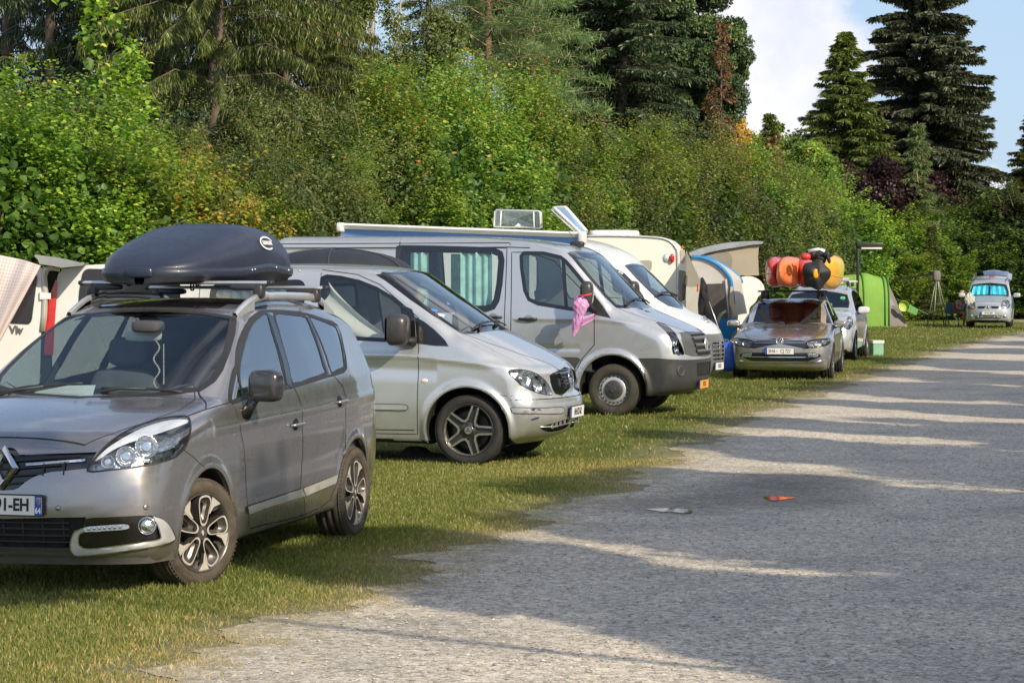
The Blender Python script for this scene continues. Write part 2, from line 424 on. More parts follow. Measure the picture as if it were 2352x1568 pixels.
def strip(B,mb,pts,axis,width,proud=.0015,mi=0,closed=False,both=True,inner=None):
    """thin ribbon following the surface along pts (3-D polyline seen along axis); width to both sides"""
    P=np.array(pts,float); n=len(P)
    # resample
    S=[];rng=range(n if closed else n-1)
    for i in rng:
        a,b=P[i],P[(i+1)%n]; m=max(1,int(np.linalg.norm(b-a)/.04))
        for k in range(m): S.append(a+(b-a)*k/m)
    if not closed: S.append(P[-1])
    S=np.array(S); m=len(S); a=np.array(Vector(axis).normalized())
    T=np.roll(S,-1,0)-np.roll(S,1,0)
    if not closed: T[0]=S[1]-S[0]; T[-1]=S[-1]-S[-2]
    side=np.cross(T,a); side/=np.maximum(np.linalg.norm(side,axis=1,keepdims=True),1e-9)
    wi=width/2 if inner is None else inner
    rows=[]
    for off in (-wi,0,width/2):
        Q=S+side*off; Q=Q-(Q@a)[:,None]*a+a*3.; H=B.hit(Q,np.repeat(-a[None],m,0)); Nn=B.normal(np.nan_to_num(H)); rows.append(H+Nn*proud)
    for sg in ((1,-1) if both else (1,)):
        G=[[ (r[i][0],r[i][1]*sg,r[i][2]) for r in rows] for i in range(m)]
        ok=[not any(np.isnan(c) for p in g for c in p) for g in G]
        run=[]
        seq=list(range(m))+([0] if closed else [])
        for i in seq:
            if ok[i]: run.append(G[i])
            else:
                if len(run)>1: mb.grid(run,mi)
                run=[]
        if len(run)>1: mb.grid(run,mi)
def patch(B,mb,poly2,axis,proud=.004,mi=0,sgn=(1,-1),h=.03):
    """filled shape laid on the surface: poly2 = 3-D outline seen along axis"""
    from mathutils.geometry import delaunay_2d_cdt
    a,u,w=axes(axis); P=np.array(poly2,float); pu,pw=P@u,P@w
    pts=[Vector((x,y)) for x,y in zip(pu,pw)]; n=len(pts)
    gx=np.arange(pu.min()+h/2,pu.max(),h); gy=np.arange(pw.min()+h/2,pw.max(),h); poly=list(zip(pu,pw))
    if len(gx) and len(gy):
        X,Y=np.meshgrid(gx,gy); ok=inpoly(X.ravel(),Y.ravel(),poly); pts+= [Vector((x,y)) for x,y in zip(X.ravel()[ok],Y.ravel()[ok])]
    vs,es,fs,_,_,_=delaunay_2d_cdt(pts,[],[list(range(n))],1,1e-5)
    Q=np.array([v.x*u+v.y*w+a*3. for v in vs]); H=B.hit(Q,np.repeat(-a[None],len(Q),0)); H=H+B.normal(np.nan_to_num(H))*proud
    for sg in sgn:
        good=[f for f in fs if not np.isnan(H[list(f)]).any()]
        mb.add([(p[0],p[1]*sg,p[2]) if not np.isnan(p).any() else (0,0,0) for p in H],[tuple(f) if sg>0 else tuple(reversed(f)) for f in good],mi)
def arch(B,mb,cx,cz,r,zb,mi_lip=0,mi_well=1,depth=.42,lip=.03):
    """wheel housing behind a circular opening"""
    for sg in (1,-1):
        A=[]; a0=math.asin(max(-1,(zb-cz)/r)); n=36
        for k in range(n+1):
            t=a0+(PI-2*a0)*k/n; A.append((cx+r*math.cos(t),0,cz+r*math.sin(t)))
        H=B.hit([[x,3,z] for x,_,z in A],[[0,-1,0]]*len(A)); A=[(a[0],h[1],a[2]) for a,h in zip(A,H)]
        lipr=[[ (x,y*sg,z),(x,(y-lip)*sg,z)] for x,y,z in A]; mb.grid(lipr,mi_lip)
        well=[[ (x,(y-lip)*sg,z),(cx+(x-cx)*1.05,(y-depth)*sg,cz+(z-cz)*1.05)] for x,y,z in A]; mb.grid(well,mi_well)
        inner=[(x*1.0+(x-cx)*.05,(y-depth)*sg,z+(z-cz)*.05) for x,y,z in A]
        yi=min(abs(p[1]) for p in inner)*sg
        mb.add([(x,yi,z) for x,_,z in inner]+[(cx,yi,zb)],[(i,i+1,len(inner)) for i in range(len(inner)-1)],mi_well)
def circ(cx,cz,r,zb,n=40):
    a0=math.asin(max(-1,(zb-cz)/r)); return [(cx+r*math.cos(a0+(PI-2*a0)*k/n),cz+r*math.sin(a0+(PI-2*a0)*k/n)) for k in range(n+1)]+[(cx-r*math.cos(a0),-.1),(cx+r*math.cos(a0),-.1)]
ZC[12]=(0,1560,.40816); ZC[13]=(380,830,.31463)
# ---------------------------------------------------------------- shared vehicle materials
rubber=pm('rubber',(.028,.026,.024),.85,var=.3,vs=8,spec=.3)
tyre_dust=pm('tyre_dust',(.085,.07,.055),.9,var=.35,vs=14,spec=.25)
tyre_dark=pm('tyre_dark',(.035,.034,.034),.85,var=.3,vs=14,spec=.3)
black_pl=pm('black_plastic',(.025,.025,.027),.5,var=.2,bump=.15,bs=300)
grey_pl=pm('grey_plastic',(.055,.057,.06),.55,var=.15,bump=.1,bs=300,dirt=.3)
gloss_black=pm('gloss_black',(.012,.012,.014),.12,coat=.6)
chrome=pm('chrome',(.75,.75,.76),.1,metal=1,var=.03)
satin=pm('satin_metal',(.74,.75,.77),.35,metal=.75,var=.05)
seam=pm('seam',(.012,.012,.013),.8)
well=pm('wheel_well',(.012,.012,.012),.95)
gl_wind=glass('windscreen_glass',(.78,.88,.88),1.25,base=.03)
gl_side=glass('side_glass',(.42,.5,.5),2.2,base=.07)
gl_dark=glass('privacy_glass',(.06,.07,.075),2.6,base=.09)
gl_clear=glass('clear_lens',(.93,.95,.96),1.2,base=.03)
reflector=pm('reflector',(.8,.82,.85),.16,metal=1,var=.15,vs=20,bump=.7,bs=45)
lamp_dark=pm('lamp_dark',(.06,.065,.075),.3,metal=.5,bump=.3,bs=40)
led=pm('led_white',(.8,.85,.95),.1,metal=.6,bump=.8,bs=120)
red_lens=pm('red_lens',(.55,.02,.015),.15,coat=.8,var=.2,vs=20)
orange_lens=pm('orange_lens',(.8,.28,.08),.2,coat=.6)
seat_dark=pm('seat_cloth',(.085,.088,.10),.9,var=.25,vs=9)
seat_grey=pm('seat_grey',(.11,.11,.11),.9,var=.2,vs=9)
trim_dark=pm('trim_dark',(.055,.058,.065),.75,bump=.15,bs=200)
trim_light=pm('trim_light',(.5,.5,.47),.8)
plate_white=pm('plate_white',(.78,.78,.76),.35,var=.04)
plate_yellow=pm('plate_yellow',(.8,.36,.04),.35,var=.05)
plate_blue=pm('plate_blue',(.02,.09,.45),.4)
ink=pm('ink',(.012,.012,.014),.5)
white_ink=pm('white_ink',(.8,.8,.8),.5,var=.02)
# ---------------------------------------------------------------- wheels
def tyre_part(Rr,rr,w,parent,mat):
    t=MB(); h=w/2
    pr=[(-h+.015,rr-.005),(-h,rr+.012),(-h-.006,(Rr+rr)/2),(-h+.008,Rr-.02),(-h+.024,Rr-.004)]
    for g in (-.35,-.12,.12,.35):
        y=g*w; pr+=[(y-.006,Rr),(y-.005,Rr-.008),(y+.005,Rr-.008),(y+.006,Rr)]
    pr+=[(h-.024,Rr-.004),(h-.012,Rr-.012),(h-.006,Rr-.024),(h+.004,(Rr+rr)/2+.01),(h+.006,(Rr+rr)/2),(h+.003,rr+.02),(h-.002,rr+.008),(h-.012,rr-.004)]
    t.lathe(pr,n=64)
    # shoulder blocks
    for k in range(72):
        a=2*PI*k/72
        for s in (-1,1):
            M=Matrix.Rotation(-a,4,'Y'); p=M@Vector((Rr-.0125,s*(h-.014),0)); t.box(p,(.008,.016,.010),M=M.to_3x3())
    return t.build('tyre',mat,parent)
def wheel(name,loc,rz,parent,Rr,rr,w,style,tmat,mats):
    e=empty(name,loc,rz); e.parent=parent
    tyre_part(Rr,rr,w,e,tmat); h=w/2
    m=MB()
    # barrel
    m.lathe([(h-.012,rr-.001),(h-.004,rr-.001),(h-.002,rr-.006),(h-.008,rr-.014),(h-.03,rr-.022),(-h+.03,rr-.03),(-h+.02,rr)],n=64,mi=0)
    m.lathe([(-.02,0),(-.02,rr-.05),(-.035,rr-.03)],n=48,mi=2)      # brake backing
    m.lathe([(.0,.0),(.0,rr*.72),(-.008,rr*.72)],n=48,mi=3)   # brake disc
    y0=h-.012
    P=lambda a,f:(rr*f*math.cos(R(a)),rr*f*math.sin(R(a)))
    if style=='petal':
        m.lathe([(y0-.006,rr*.955),(y0+.004,rr*.955),(y0+.004,rr*.99),(y0-.01,rr*.995)],n=72,mi=1)
        for k in range(5):
            a0=90+72*k+8
            out=catmull([P(a0,.17),P(a0-24,.25),P(a0-21,.5),P(a0-18,.75),P(a0-13,.90),P(a0,.945),P(a0+9,.93),P(a0+15.5,.82),P(a0+17,.62),P(a0+21,.42),P(a0+24,.25)],5,True)
            c=np.mean(out,0)
            inn=[c+(np.array(p)-c)*.86 for p in out]; bowl=[c*.98+(np.array(p)-c)*.74 for p in out]; hole=[c*1.02+(np.array(p)-c)*np.array((.45,.45)) for p in out]
            n=len(out)
            def ring(A,ya,B_,yb,mi): m.grid([[(a[0],ya,a[1]),(b[0],yb,b[1])] for a,b in list(zip(A,B_))+[(A[0],B_[0])]],mi)
            ring(out,y0+.004,inn,y0+.004,1); ring(inn,y0+.004,bowl,y0-.022,0); ring(bowl,y0-.022,hole,y0-.034,0); ring(hole,y0-.034,[q*.999 for q in hole],y0-.06,0)
            ring(out,y0+.004,out,y0-.05,0)
            tri=[P(a0+14,.955),P(a0+16.5,.80),P(a0+19.5,.52),P(a0+22.5,.52),P(a0+26,.74),P(a0+37,.955)]
            m.prism(tri,y0-.02,y0+.0042,mi=1,mi_side=0)
            w2=[P(a0+33,.95),P(a0+45,.95),P(a0+38,.70),P(a0+32,.72)]; m.prism(w2,y0-.05,y0-.022,mi=0)
            bx=P(a0,.25); m.lathe([(y0-.012,.012),(y0-.004,.009),(y0-.003,0)],c=(bx[0],0,bx[1]),n=12,mi=2)
        m.lathe([(y0-.02,rr*.2),(y0+.002,rr*.18),(y0+.004,rr*.1),(y0+.004,0)],n=40,mi=0)
        m.prism([(0,.018),(.012,0),(0,-.018),(-.012,0)],y0,y0+.008,mi=1)
    elif style=='star':
        m.lathe([(y0-.02,rr*.9),(y0-.004,rr*.92),(y0+.004,rr*.955),(y0+.004,rr*.985),(y0-.008,rr*.995)],n=72,mi=1)
        for k in range(5):
            a0=90+18+72*k; A=a0+36
            w_=3.2
            v=[P(a0+5.,.95),P(a0+9.5,.95),P(A-13,.47),P(A,.40),P(A+13,.47),P(a0+72-9.5,.95),P(a0+72-5.,.95),P(A+20,.40),P(A,.31),P(A-20,.40)]
            m.prism(v,y0-.03,y0+.002,mi=1,mi_side=0)
            m.prism([P(a0-7,.93),P(a0+7,.93),P(a0+20,.35),P(a0-20,.35)],y0-.05,y0-.026,mi=0)
            b=P(A,.235); m.lathe([(y0-.02,.011),(y0-.012,.011),(y0-.012,0)],c=(b[0],0,b[1]),n=10,mi=2)
        m.lathe([(y0-.05,rr*.34),(y0-.02,rr*.32),(y0-.012,rr*.2),(y0-.004,rr*.165),(y0-.001,rr*.16),(y0,0)],n=40,mi=0)
        m.lathe([(y0,rr*.15),(y0+.003,rr*.145),(y0+.003,0)],n=32,mi=1)
        for k in range(3):
            a=R(90+120*k); m.prism([(rr*.14*math.cos(a),rr*.14*math.sin(a)),(rr*.025*math.cos(a+1.05),rr*.025*math.sin(a+1.05)),(rr*.025*math.cos(a-1.05),rr*.025*math.sin(a-1.05))],y0+.001,y0+.006,mi=0)
    elif style=='steel':
        m.lathe([(y0-.01,rr*.995),(y0+.0,rr*.97),(y0-.004,rr*.93),(y0-.03,rr*.90),(y0-.045,rr*.86),(y0-.02,rr*.76),(y0-.012,rr*.70),(y0-.012,rr*.56)],n=64,mi=1)
        for k in range(20):
            a=2*PI*k/20; c=(rr*.80*math.cos(a),rr*.80*math.sin(a)); m.lathe([(y0-.022,.013),(y0-.022,0)],c=(c[0],0,c[1]),n=10,mi=2)
        m.lathe([(y0-.014,rr*.58),(y0+.006,rr*.55),(y0+.012,rr*.5),(y0+.02,rr*.2),(y0+.032,rr*.17),(y0+.034,0)],n=48,mi=4)
        for k in range(6):
            a=60*k+30; m.prism([P(a-4,.3),P(a+4,.3),P(a+3,.42),P(a-3,.42)],y0+.008,y0+.019,mi=2)
    else:
        nS=style
        m.lathe([(y0-.008,rr*.93),(y0+.004,rr*.95),(y0+.004,rr*.985),(y0-.01,rr*.995)],n=48,mi=1)
        for k in range(nS):
            a0=90+360/nS*k; wd=360/nS*.17
            m.prism([P(a0-wd*.7,.95),P(a0+wd*.7,.95),P(a0+wd*2.3,.25),P(a0-wd*2.3,.25)],y0-.045,y0-.002,mi=1,mi_side=0)
        m.lathe([(y0-.04,rr*.28),(y0-.004,rr*.25),(y0+.0,rr*.12),(y0,0)],n=32,mi=1)
    m.build('rim',mats,e,smooth_angle=35)
    return e
def sup(mb,c,d,mi=0,e1=.5,e2=.5,n=20,M=None,fn=None):
    """superellipsoid of full size d"""
    V=[];F=[];h=n//2
    pw=lambda v,e: math.copysign(abs(v)**e,v)
    for i in range(h+1):
        t=-PI/2+PI*i/h
        for k in range(n):
            a=2*PI*k/n; p=Vector((d[0]/2*pw(math.cos(t),e1)*pw(math.cos(a),e2),d[1]/2*pw(math.cos(t),e1)*pw(math.sin(a),e2),d[2]/2*pw(math.sin(t),e1)))
            if fn: p=Vector(fn(p))
            if M is not None: p=M@p
            V.append((c[0]+p[0],c[1]+p[1],c[2]+p[2]))
    for i in range(h):
        for k in range(n): F.append((i*n+k,i*n+(k+1)%n,(i+1)*n+(k+1)%n,(i+1)*n+k))
    mb.add(V,F,mi); return mb
def seat(root,x,y,z,mat,w=.5,tilt=14,head=True):
    e=empty('seat',(x,y,z)); e.parent=root
    m=MB(); sup(m,(0,0,.12),(.5,w,.18),e1=.4,e2=.35); m.build('cushion',mat,e)
    m=MB(); Mt=Matrix.Rotation(R(-tilt),3,'Y')
    sup(m,(-.27,0,.42),(.16,w,.62),e1=.35,e2=.45,M=Mt); m.build('backrest',mat,e)
    if head:
        m=MB(); sup(m,(-.37,0,.84),(.12,.28,.2),e1=.5,e2=.5,M=Mt)
        for s in(-1,1): m.tube([(-.34,s*.07,.72),(-.365,s*.07,.8)],.006,6,1)
        m.build('headrest',[mat,chrome],e)
    return e
def steering(root,x,y,z,mat,tilt=25):
    m=MB(); M=Matrix.Translation((x,y,z))@Matrix.Rotation(R(-tilt),4,'Y')
    m.tube([M@Vector((0,.185*math.cos(t),.185*math.sin(t))) for t in [2*PI*k/28 for k in range(28)]],.014,8,closed=True)
    sup(m,M@Vector((.01,0,0)),(.05,.15,.12),M=M.to_3x3())
    for a in (0,180,270): m.tube([M@Vector((0,0,0)),M@Vector((0,.18*math.cos(R(a)),.18*math.sin(R(a))))],.014,6)
    return m.build('steering_wheel',mat,root)
def plate(root,M,w,h,mats,items,border=True,name='number_plate'):
    """items: (text,size,x,y,material index); mats[0]=face"""
    m=MB(); out=smooth_poly([(-w/2,-h/2),(w/2,-h/2),(w/2,h/2),(-w/2,h/2)],.012,3)
    m.prism(out,-.006,.002,axis='z',mi=0)
    if border:
        big=smooth_poly([(-w/2-.008,-h/2-.008),(w/2+.008,-h/2-.008),(w/2+.008,h/2+.008),(-w/2-.008,h/2+.008)],.016,3); m.prism(big,-.012,-.0005,axis='z',mi=1)
    for it in items:
        if it[0]=='box': _,x0,x1,y0,y1,mi=it; m.prism([(x0,y0),(x1,y0),(x1,y1),(x0,y1)],-.003,.0032,axis='z',mi=mi)
        else:
            t,sz,x,y,mi=it[:5]; text_mb(t,sz,Matrix.Translation((x,y,.0035)),m,mi,.0008,sx=it[5] if len(it)>5 else .8,bold=it[6] if len(it)>6 else .0018)
    m.v=[tuple(M@Vector(p)) for p in m.v]
    return m.build(name,mats,root)
def text_on(root,name,txt,size,M,mat,depth=.002,sx=1,bold=0):
    m=MB(); text_mb(txt,size,M,m,0,depth,sx=sx,bold=bold); return m.build(name,mat,root)
def mirror(root,c,d,mats,arm_to,sgn,shape=None):
    e=empty('wing_mirror',(0,0,0)); e.parent=root
    m=MB(); 
    def fn(p): # flatter at the rear
        return (p[0]*(1 if p[0]>0 else .45),p[1],p[2])
    M=Matrix.Rotation(R(-8*sgn),3,'Z')
    sup(m,c,d,0,.55,.6,28,M=M,fn=fn)
    m.build('mirror_housing',mats[0],e)
    m=MB(); n=6
    a=Vector(c)+Vector((0,-sgn*d[1]*.3,-d[2]*.25)); b=Vector(arm_to)
    m.tube([a,(a+b)/2+Vector((0,0,-.01)),b],[.035,.035,.045],10); m.build('mirror_arm',mats[1],e)
    m=MB(); Mg=Matrix.Translation(Vector(c)+M@Vector((-d[0]*.225-.004,0,0)))@M.to_4x4()
    pl=smooth_poly([(-d[1]*.4,-d[2]*.38),(d[1]*.4,-d[2]*.38),(d[1]*.4,d[2]*.38),(-d[1]*.4,d[2]*.38)],.04)
    m.add([Mg@Vector((0,p[0],p[1])) for p in pl],[tuple(range(len(pl)))],0); m.build('mirror_glass',chrome,e)
    return e
def wiper(B,root,P0,P1,P2,mat=None):
    m=MB(); mat=mat or black_pl
    m.tube([P0,P1],[.012,.008],8); m.tube([P1+(P2-P1)*.0,P2],.009,6); m.sphere(P0,.02,10)
    return m.build('wiper',mat,root)
def along(B,pts,axis,off):
    a=np.array(Vector(axis).normalized()); P=np.array(pts,float); Q=P-(P@a)[:,None]*a+a*3; H=B.hit(Q,np.repeat(-a[None],len(P),0)); return H+B.normal(H)*off
def handle(B,root,x,z,mat,L=.19,sgn=1,up=0):
    p=B.sy(x,z,1); m=MB(); n=8; y=p[1]
    pts=[]; 
    for k in range(n+1):
        t=k/n*2-1; pts.append((x+t*L/2,.008+.03*(1-t**4),z+up*t*L/2))
    H=B.hit([[a,3,c] for a,b,c in pts],[[0,-1,0]]*len(pts)); pts=[(a,(h[1]+b)*sgn,c) for (a,b,c),h in zip(pts,H)]
    m.tube(pts,[.008]+[.013]*(n-1)+[.008],10)
    # recess cup
    H=B.sy(x,z); 
    patch(B,m,[(x+.055*math.cos(a),0,z-.0+.04*math.sin(a)) for a in np.linspace(0,2*PI,20,endpoint=False)],(0,1,0),.0015,1,sgn=(sgn,),h=.02)
    return m.build('door_handle',[mat,seam],root)
# ---------------------------------------------------------------- grey people carrier in the foreground
def build_mpv():
    root=empty('parked_car',(-2.70,14.41,0),R(-105.1),'grey people carrier nearest the camera, with roof bars, shown from its front left corner','car')
    paint=pm('grey_taupe_paint',(.37,.355,.36),.27,metal=.80,coat=1,var=.04,vs=2,dirt=.4)
    side=smooth_poly([(-3.60,.22),(.78,.19),(.86,.26,.03),(.895,.48,.1),(.875,.68,.1),(.82,.86,.08),(.70,.945,.12),(.30,1.045,.3),(-.10,1.112,.05),(-.2,1.125,.03),(-1.17,1.615,.06),(-1.45,1.685,.3),(-1.95,1.715,.5),(-2.7,1.69,.5),(-3.20,1.60,.1),(-3.34,1.54,.04),(-3.50,1.12,.2),(-3.60,.82,.1),(-3.64,.55,.06),(-3.56,.26,.05)],.05,5)
    w=[(0,.84),(.2,.865),(.32,.895),(.5,.912),(.72,.918),(.92,.912),(1.02,.90),(1.10,.872),(1.2,.83),(1.35,.765),(1.5,.69),(1.62,.62),(1.75,.56)]
    wx=[(-3.7,.84),(-3.3,.925),(-2.8,.98),(-2,1),(-.8,1),(0,.995),(.4,.975),(.7,.94),(.9,.90)]
    belt=[(-3.7,.10),(-2.8,.075),(-1.5,.03),(-.5,0),(.9,-.03)]
    bow=[(-3.8,-.10),(-3,-.08),(-2.0,0),(-1.3,.10),(-.6,.2),(0,.24),(.5,.30),(.9,.34)]
    def extra(x,z):
        # shoulder crease and lower door crease
        y=.010*np.exp(-((z-(.93+.02*(-x)))/.035)**2)*((x<-.1))
        y-=.016*np.exp(-((z-.60-.02*(-x))/.16)**2)*((x<-.5)&(x>-2.5))
        return y
    B=Body(side,w,wx,bow,[(0,0),(.8,.0),(1.0,.03),(1.5,.05),(1.7,.07)],k=lambda x,z: np.interp(z,[.3,.7,1.0,1.3,1.6],[.05,.11,.09,.05,.09]),wheels=((0,.33),(-2.77,.33)),flare=.013,arch_r=.375,extra=extra,belt=belt,zc=.72)
    T=lambda z,p:B.trace(root,px(z,p))
    def C(P,n=3): return np.array(catmull(P,n,True))
    wsR=T(1,[(1388,672),(1378,760),(1348,870),(1308,975),(1262,1042),(1185,1094)])
    wsB=T(1,[(1000,1120),(800,1133),(557,1142)])
    wsT=T(1,[(886,627),(1000,629),(1200,643)])
    ws=np.concatenate([wsT,wsR,wsB]); ws[0,1]=0; ws[-1,1]=0
    mir=ws[1:-1][::-1].copy(); mir[:,1]*=-1; ws=np.concatenate([ws,mir])
    q1=C(T(1,[(1380,1060),(1408,965),(1425,1050),(1442,1140),(1408,1158),(1370,1168)]))
    w1=C(T(1,[(1422,1010),(1424,930),(1440,850),(1465,760),(1500,692),(1540,657),(1585,640),(1618,745),(1655,865),(1682,975),(1702,1082),(1620,1103),(1500,1132),(1448,1142),(1432,1080)]),2)
    w2=C(T(1,[(1632,640),(1700,640),(1760,648),(1818,662),(1860,755),(1900,865),(1926,960),(1938,1003),(1850,1035),(1745,1064),(1715,950),(1680,830),(1650,720)]),2)
    w3=C(T(1,[(1838,655),(1900,675),(1965,702),(2000,727),(2030,820),(2050,940),(2048,968),(2010,985),(1975,998),(1942,900),(1900,790),(1860,705)]),2)
    hl=C(T(2,[(520,452),(560,385),(620,310),(700,245),(800,190),(900,152),(1000,130),(1100,122),(1128,140),(1135,200),(1120,270),(1085,330),(1020,378),(900,412),(800,428),(650,445)]),3)
    ug=T(12,[(0,342),(40,338),(115,342),(150,362),(180,405),(900,380),(870,440),(820,530),(640,552),(480,565),(370,590),(290,625),(230,665),(170,715),(130,732),(0,738)])
    lg=T(12,[(0,1000),(480,990),(800,985),(780,1080),(690,1110),(665,1200),(655,1290),(500,1310),(0,1308)])
    fog=C(T(12,[(800,1000),(1000,985),(1200,975),(1400,970),(1500,1000),(1560,1060),(1600,1140),(1610,1185),(1560,1215),(1400,1255),(1100,1300),(900,1320),(740,1330),(690,1320),(665,1280),(668,1200),(690,1130),(730,1095),(790,1075)]),2)
    def sym(P):
        P=P.copy(); P[:,1]=np.maximum(P[:,1],0); m=P[::-1].copy(); m[:,1]*=-1; return np.concatenate([P,m])
    ug[0,1]=0; ug[-1,1]=0; lg[0,1]=0; lg[-1,1]=0
    ax_hl=(.78,.5,.3)

    d1=T(2,[(1385,45),(1430,180),(1450,300),(1462,450),(1468,600),(1480,780)]); d2=T(2,[(1800,190),(1802,350),(1790,520),(1787,560),(1812,620),(1815,700)]); d3=T(2,[(2060,200),(2050,350),(2020,450),(1995,550),(1965,620),(1905,672)])
    d2t=T(1,[(1750,1085),(1790,1180)]); d3t=T(1,[(1985,1012),(2040,1080),(2060,1150)])
    zb=[.27]
    def P(A): return [tuple(p) for p in A]
    fd=P(d1)+P(d2[::-1])+P(d2t[::-1])+[(-1.62,0,1.30),(-1.66,0,1.63),(-1.3,0,1.60),(-.75,0,1.27),(-.5,0,1.12)]
    rd=P(d2)+P(d3[::-1])+P(d3t[::-1])+[(-2.4,0,1.3),(-2.36,0,1.64),(-1.7,0,1.66),(-1.64,0,1.3)]+P(d2t)
    hood=[(.73,.0),(.73,.45),(.60,.56),(.35,.66),(.05,.74),(-.25,.72),(-.42,.64),(-.30,.50),(-.18,.33),(-.11,0)]
    hood=[(x,y,0) for x,y in hood]; hood=hood+[(x,-y,0) for x,y,_ in hood[::-1][1:-1]]
    bump=[(1.1,0,.1),(1.1,0,.83),(.80,0,.80),(.5,0,.79),(.33,0,.86),(.26,0,.80),(.33,0,.55),(.36,0,.34),(.36,0,.1)]
    rbump=[(-4,0,.1),(-4,0,.78),(-3.3,0,.74),(-3.14,0,.66),(-3.13,0,.3),(-3.13,0,.1)]
    roofg=[(-1.32,.44,0),(-3.0,.46,0),(-3.0,-.46,0),(-1.32,-.44,0)]
    roofg=[(x,y,0) for x,y in smooth_poly([p[:2] for p in roofg],.06)]
    rg=[(0,y,z) for y,z in smooth_poly([(-.60,1.48),(.60,1.48),(.68,1.12),(-.68,1.12)],.06)]
    glr=gl_wind
    regs=[Reg('wheel_arch',side_pts(circ(0,.33,.375,.2)),(0,1,0),None,delete=True,dot=-3),
      Reg('wheel_arch',side_pts(circ(-2.77,.33,.375,.2)),(0,1,0),None,delete=True,dot=-3),
      Reg('bumper',bump,(0,1,0),paint,both=False,dot=-3),Reg('rear_bumper',rbump,(0,1,0),paint,both=False,dot=-3),
      Reg('bonnet',hood,(0,0,1),paint,both=False,dot=.2),
      Reg('front_door',fd,(0,1,0),paint),Reg('rear_door',rd,(0,1,0),paint),
      Reg('sunroof',roofg,(0,0,1),gloss_black,both=False,dot=.5),
      Reg('windscreen',ws,(.6,0,.8),glr,both=False,lim=(-1.5,.1)),
      Reg('quarter_window',q1,(0,1,0),gl_dark),Reg('side_window',w1,(0,1,0),gl_side),Reg('side_window',w2,(0,1,0),glass('rear_tint',(.30,.34,.34),2.2,base=.07)),Reg('side_window',w3,(0,1,0),glass('rear_tint',(.3,.34,.34))),
      Reg('rear_window',rg,(-1,0,.3),glass('rear_screen',(.55,.62,.6),1.2),both=False),
      Reg('headlight',hl,ax_hl,gl_clear),
      Reg('grille_recess',sym(ug),(1,0,0),gloss_black,both=False,push=-.012),Reg('lower_grille_recess',sym(lg),(1,0,0),seam,both=False,push=-.03)]
    ws_=ws
    O=cut_body(B,root,regs,paint,.024,dark=well)
    for o in O.get('wheel_arch',[]): pass
    m=MB()
    for cx in (0,-2.77): arch(B,m,cx,.33,.375,.2)
    m.build('wheel_housing',[paint,well],root)
    # seams and seals
    m=MB(); ln=[(P(d1),0),(P(d2t)+P(d2),0),(P(d3t)+P(d3),0)]
    for l,_ in ln: strip(B,m,l,(0,1,0),.006,.001,0)
    for l,_ in ln[1:]: strip(B,m,[(x-.006,y,z) for x,y,z in l],(0,1,0),.004,.0035,1)  # bright strips beside the door gaps imitate sun glint on their edges
    strip(B,m,[p for p in hood if p[1]>=0],(0,0,1),.006,.001,0); strip(B,m,[(.735,y,0) for y in np.linspace(-.45,.45,12)],(0,0,1),.007,.001,0,both=False)
    strip(B,m,P(T(2,[(1095,325),(1160,375),(1215,425)])),(0,1,0),.005,.001,0)
    strip(B,m,P(T(1,[(1120,1250),(1225,1213),(1320,1185),(1385,1168)])),(0,1,.4),.006,.001,0)
    strip(B,m,P(T(1,[(1180,1100),(1205,1150),(1225,1213)])),(0,1,.4),.006,.001,0)
    m.build('panel_seam',[seam,chrome],root)
    m=MB()
    strip(B,m,ws,(.6,0,.8),.045,.002,0,closed=True,both=False)
    dlo=C(T(1,[(1398,1000),(1412,870),(1445,760),(1490,678),(1560,634),(1640,628),(1740,634),(1830,648),(1930,680),(2008,714),(2040,820),(2062,965),(2015,1000),(1950,1017),(1750,1077),(1600,1112),(1450,1152),(1380,1172),(1372,1090)]),2)
    strip(B,m,dlo,(0,1,0),.016,.003,0,closed=True)
    for g in (w1,w2,w3,q1): strip(B,m,g,(0,1,0),.026,.0025,0,closed=True)
    m.build('window_seal',black_pl,root)
    m=MB(); pb=T(1,[(1600,645),(1660,820),(1700,950),(1722,1078)]); strip(B,m,P(pb),(0,1,0),.075,.0045,0); pb=T(1,[(1828,660),(1880,780),(1925,920),(1955,1008)]); strip(B,m,P(pb),(0,1,0),.035,.0045,0); m.build('door_pillar',gloss_black,root)
    # lower door mouldings
    m=MB()
    for A,Bq in (([(1466,662),(1600,617),(1788,556)],[(1472,708),(1610,655),(1808,598)]),([(1794,554),(1900,512),(2003,472)],[(1812,597),(1900,560),(1992,520)])):
        a=T(2,A); b=T(2,Bq); poly=P(a)+P(b[::-1]); patch(B,m,poly,(0,1,0),.014,0,h=.05)
    m.build('door_moulding',pm('moulding',(.52,.50,.47),.4,metal=.35,coat=.5),root)
    m=MB(); strip(B,m,P(T(2,[(1486,792),(1590,765),(1700,742),(1800,712),(1895,672)])),(0,1,0),.008,.002,0); m.build('sill_seam',seam,root)
    # headlights
    for sg in (1,-1):
        e=empty('headlight_unit'); e.parent=root
        m=MB(); patch(B,m,hl,ax_hl,-.055,0,sgn=(sg,),h=.03); 
        hs=np.concatenate([hl]); n=len(hl); 
        a,u,w_=axes(ax_hl); cen=hl.mean(0); rim0=hl+B.normal(hl)*.0; rim1=hl+B.normal(hl)*-.055
        m.grid([[(r0[0],r0[1]*sg,r0[2]),(r1[0],r1[1]*sg,r1[2])] for r0,r1 in list(zip(rim0,rim1))+[(rim0[0],rim1[0])]],1)
        m.build('reflector_bowl',[pm('lamp_bowl',(.35,.37,.40),.2,metal=.9,bump=.8,bs=28,var=.35,vs=18),black_pl],e)
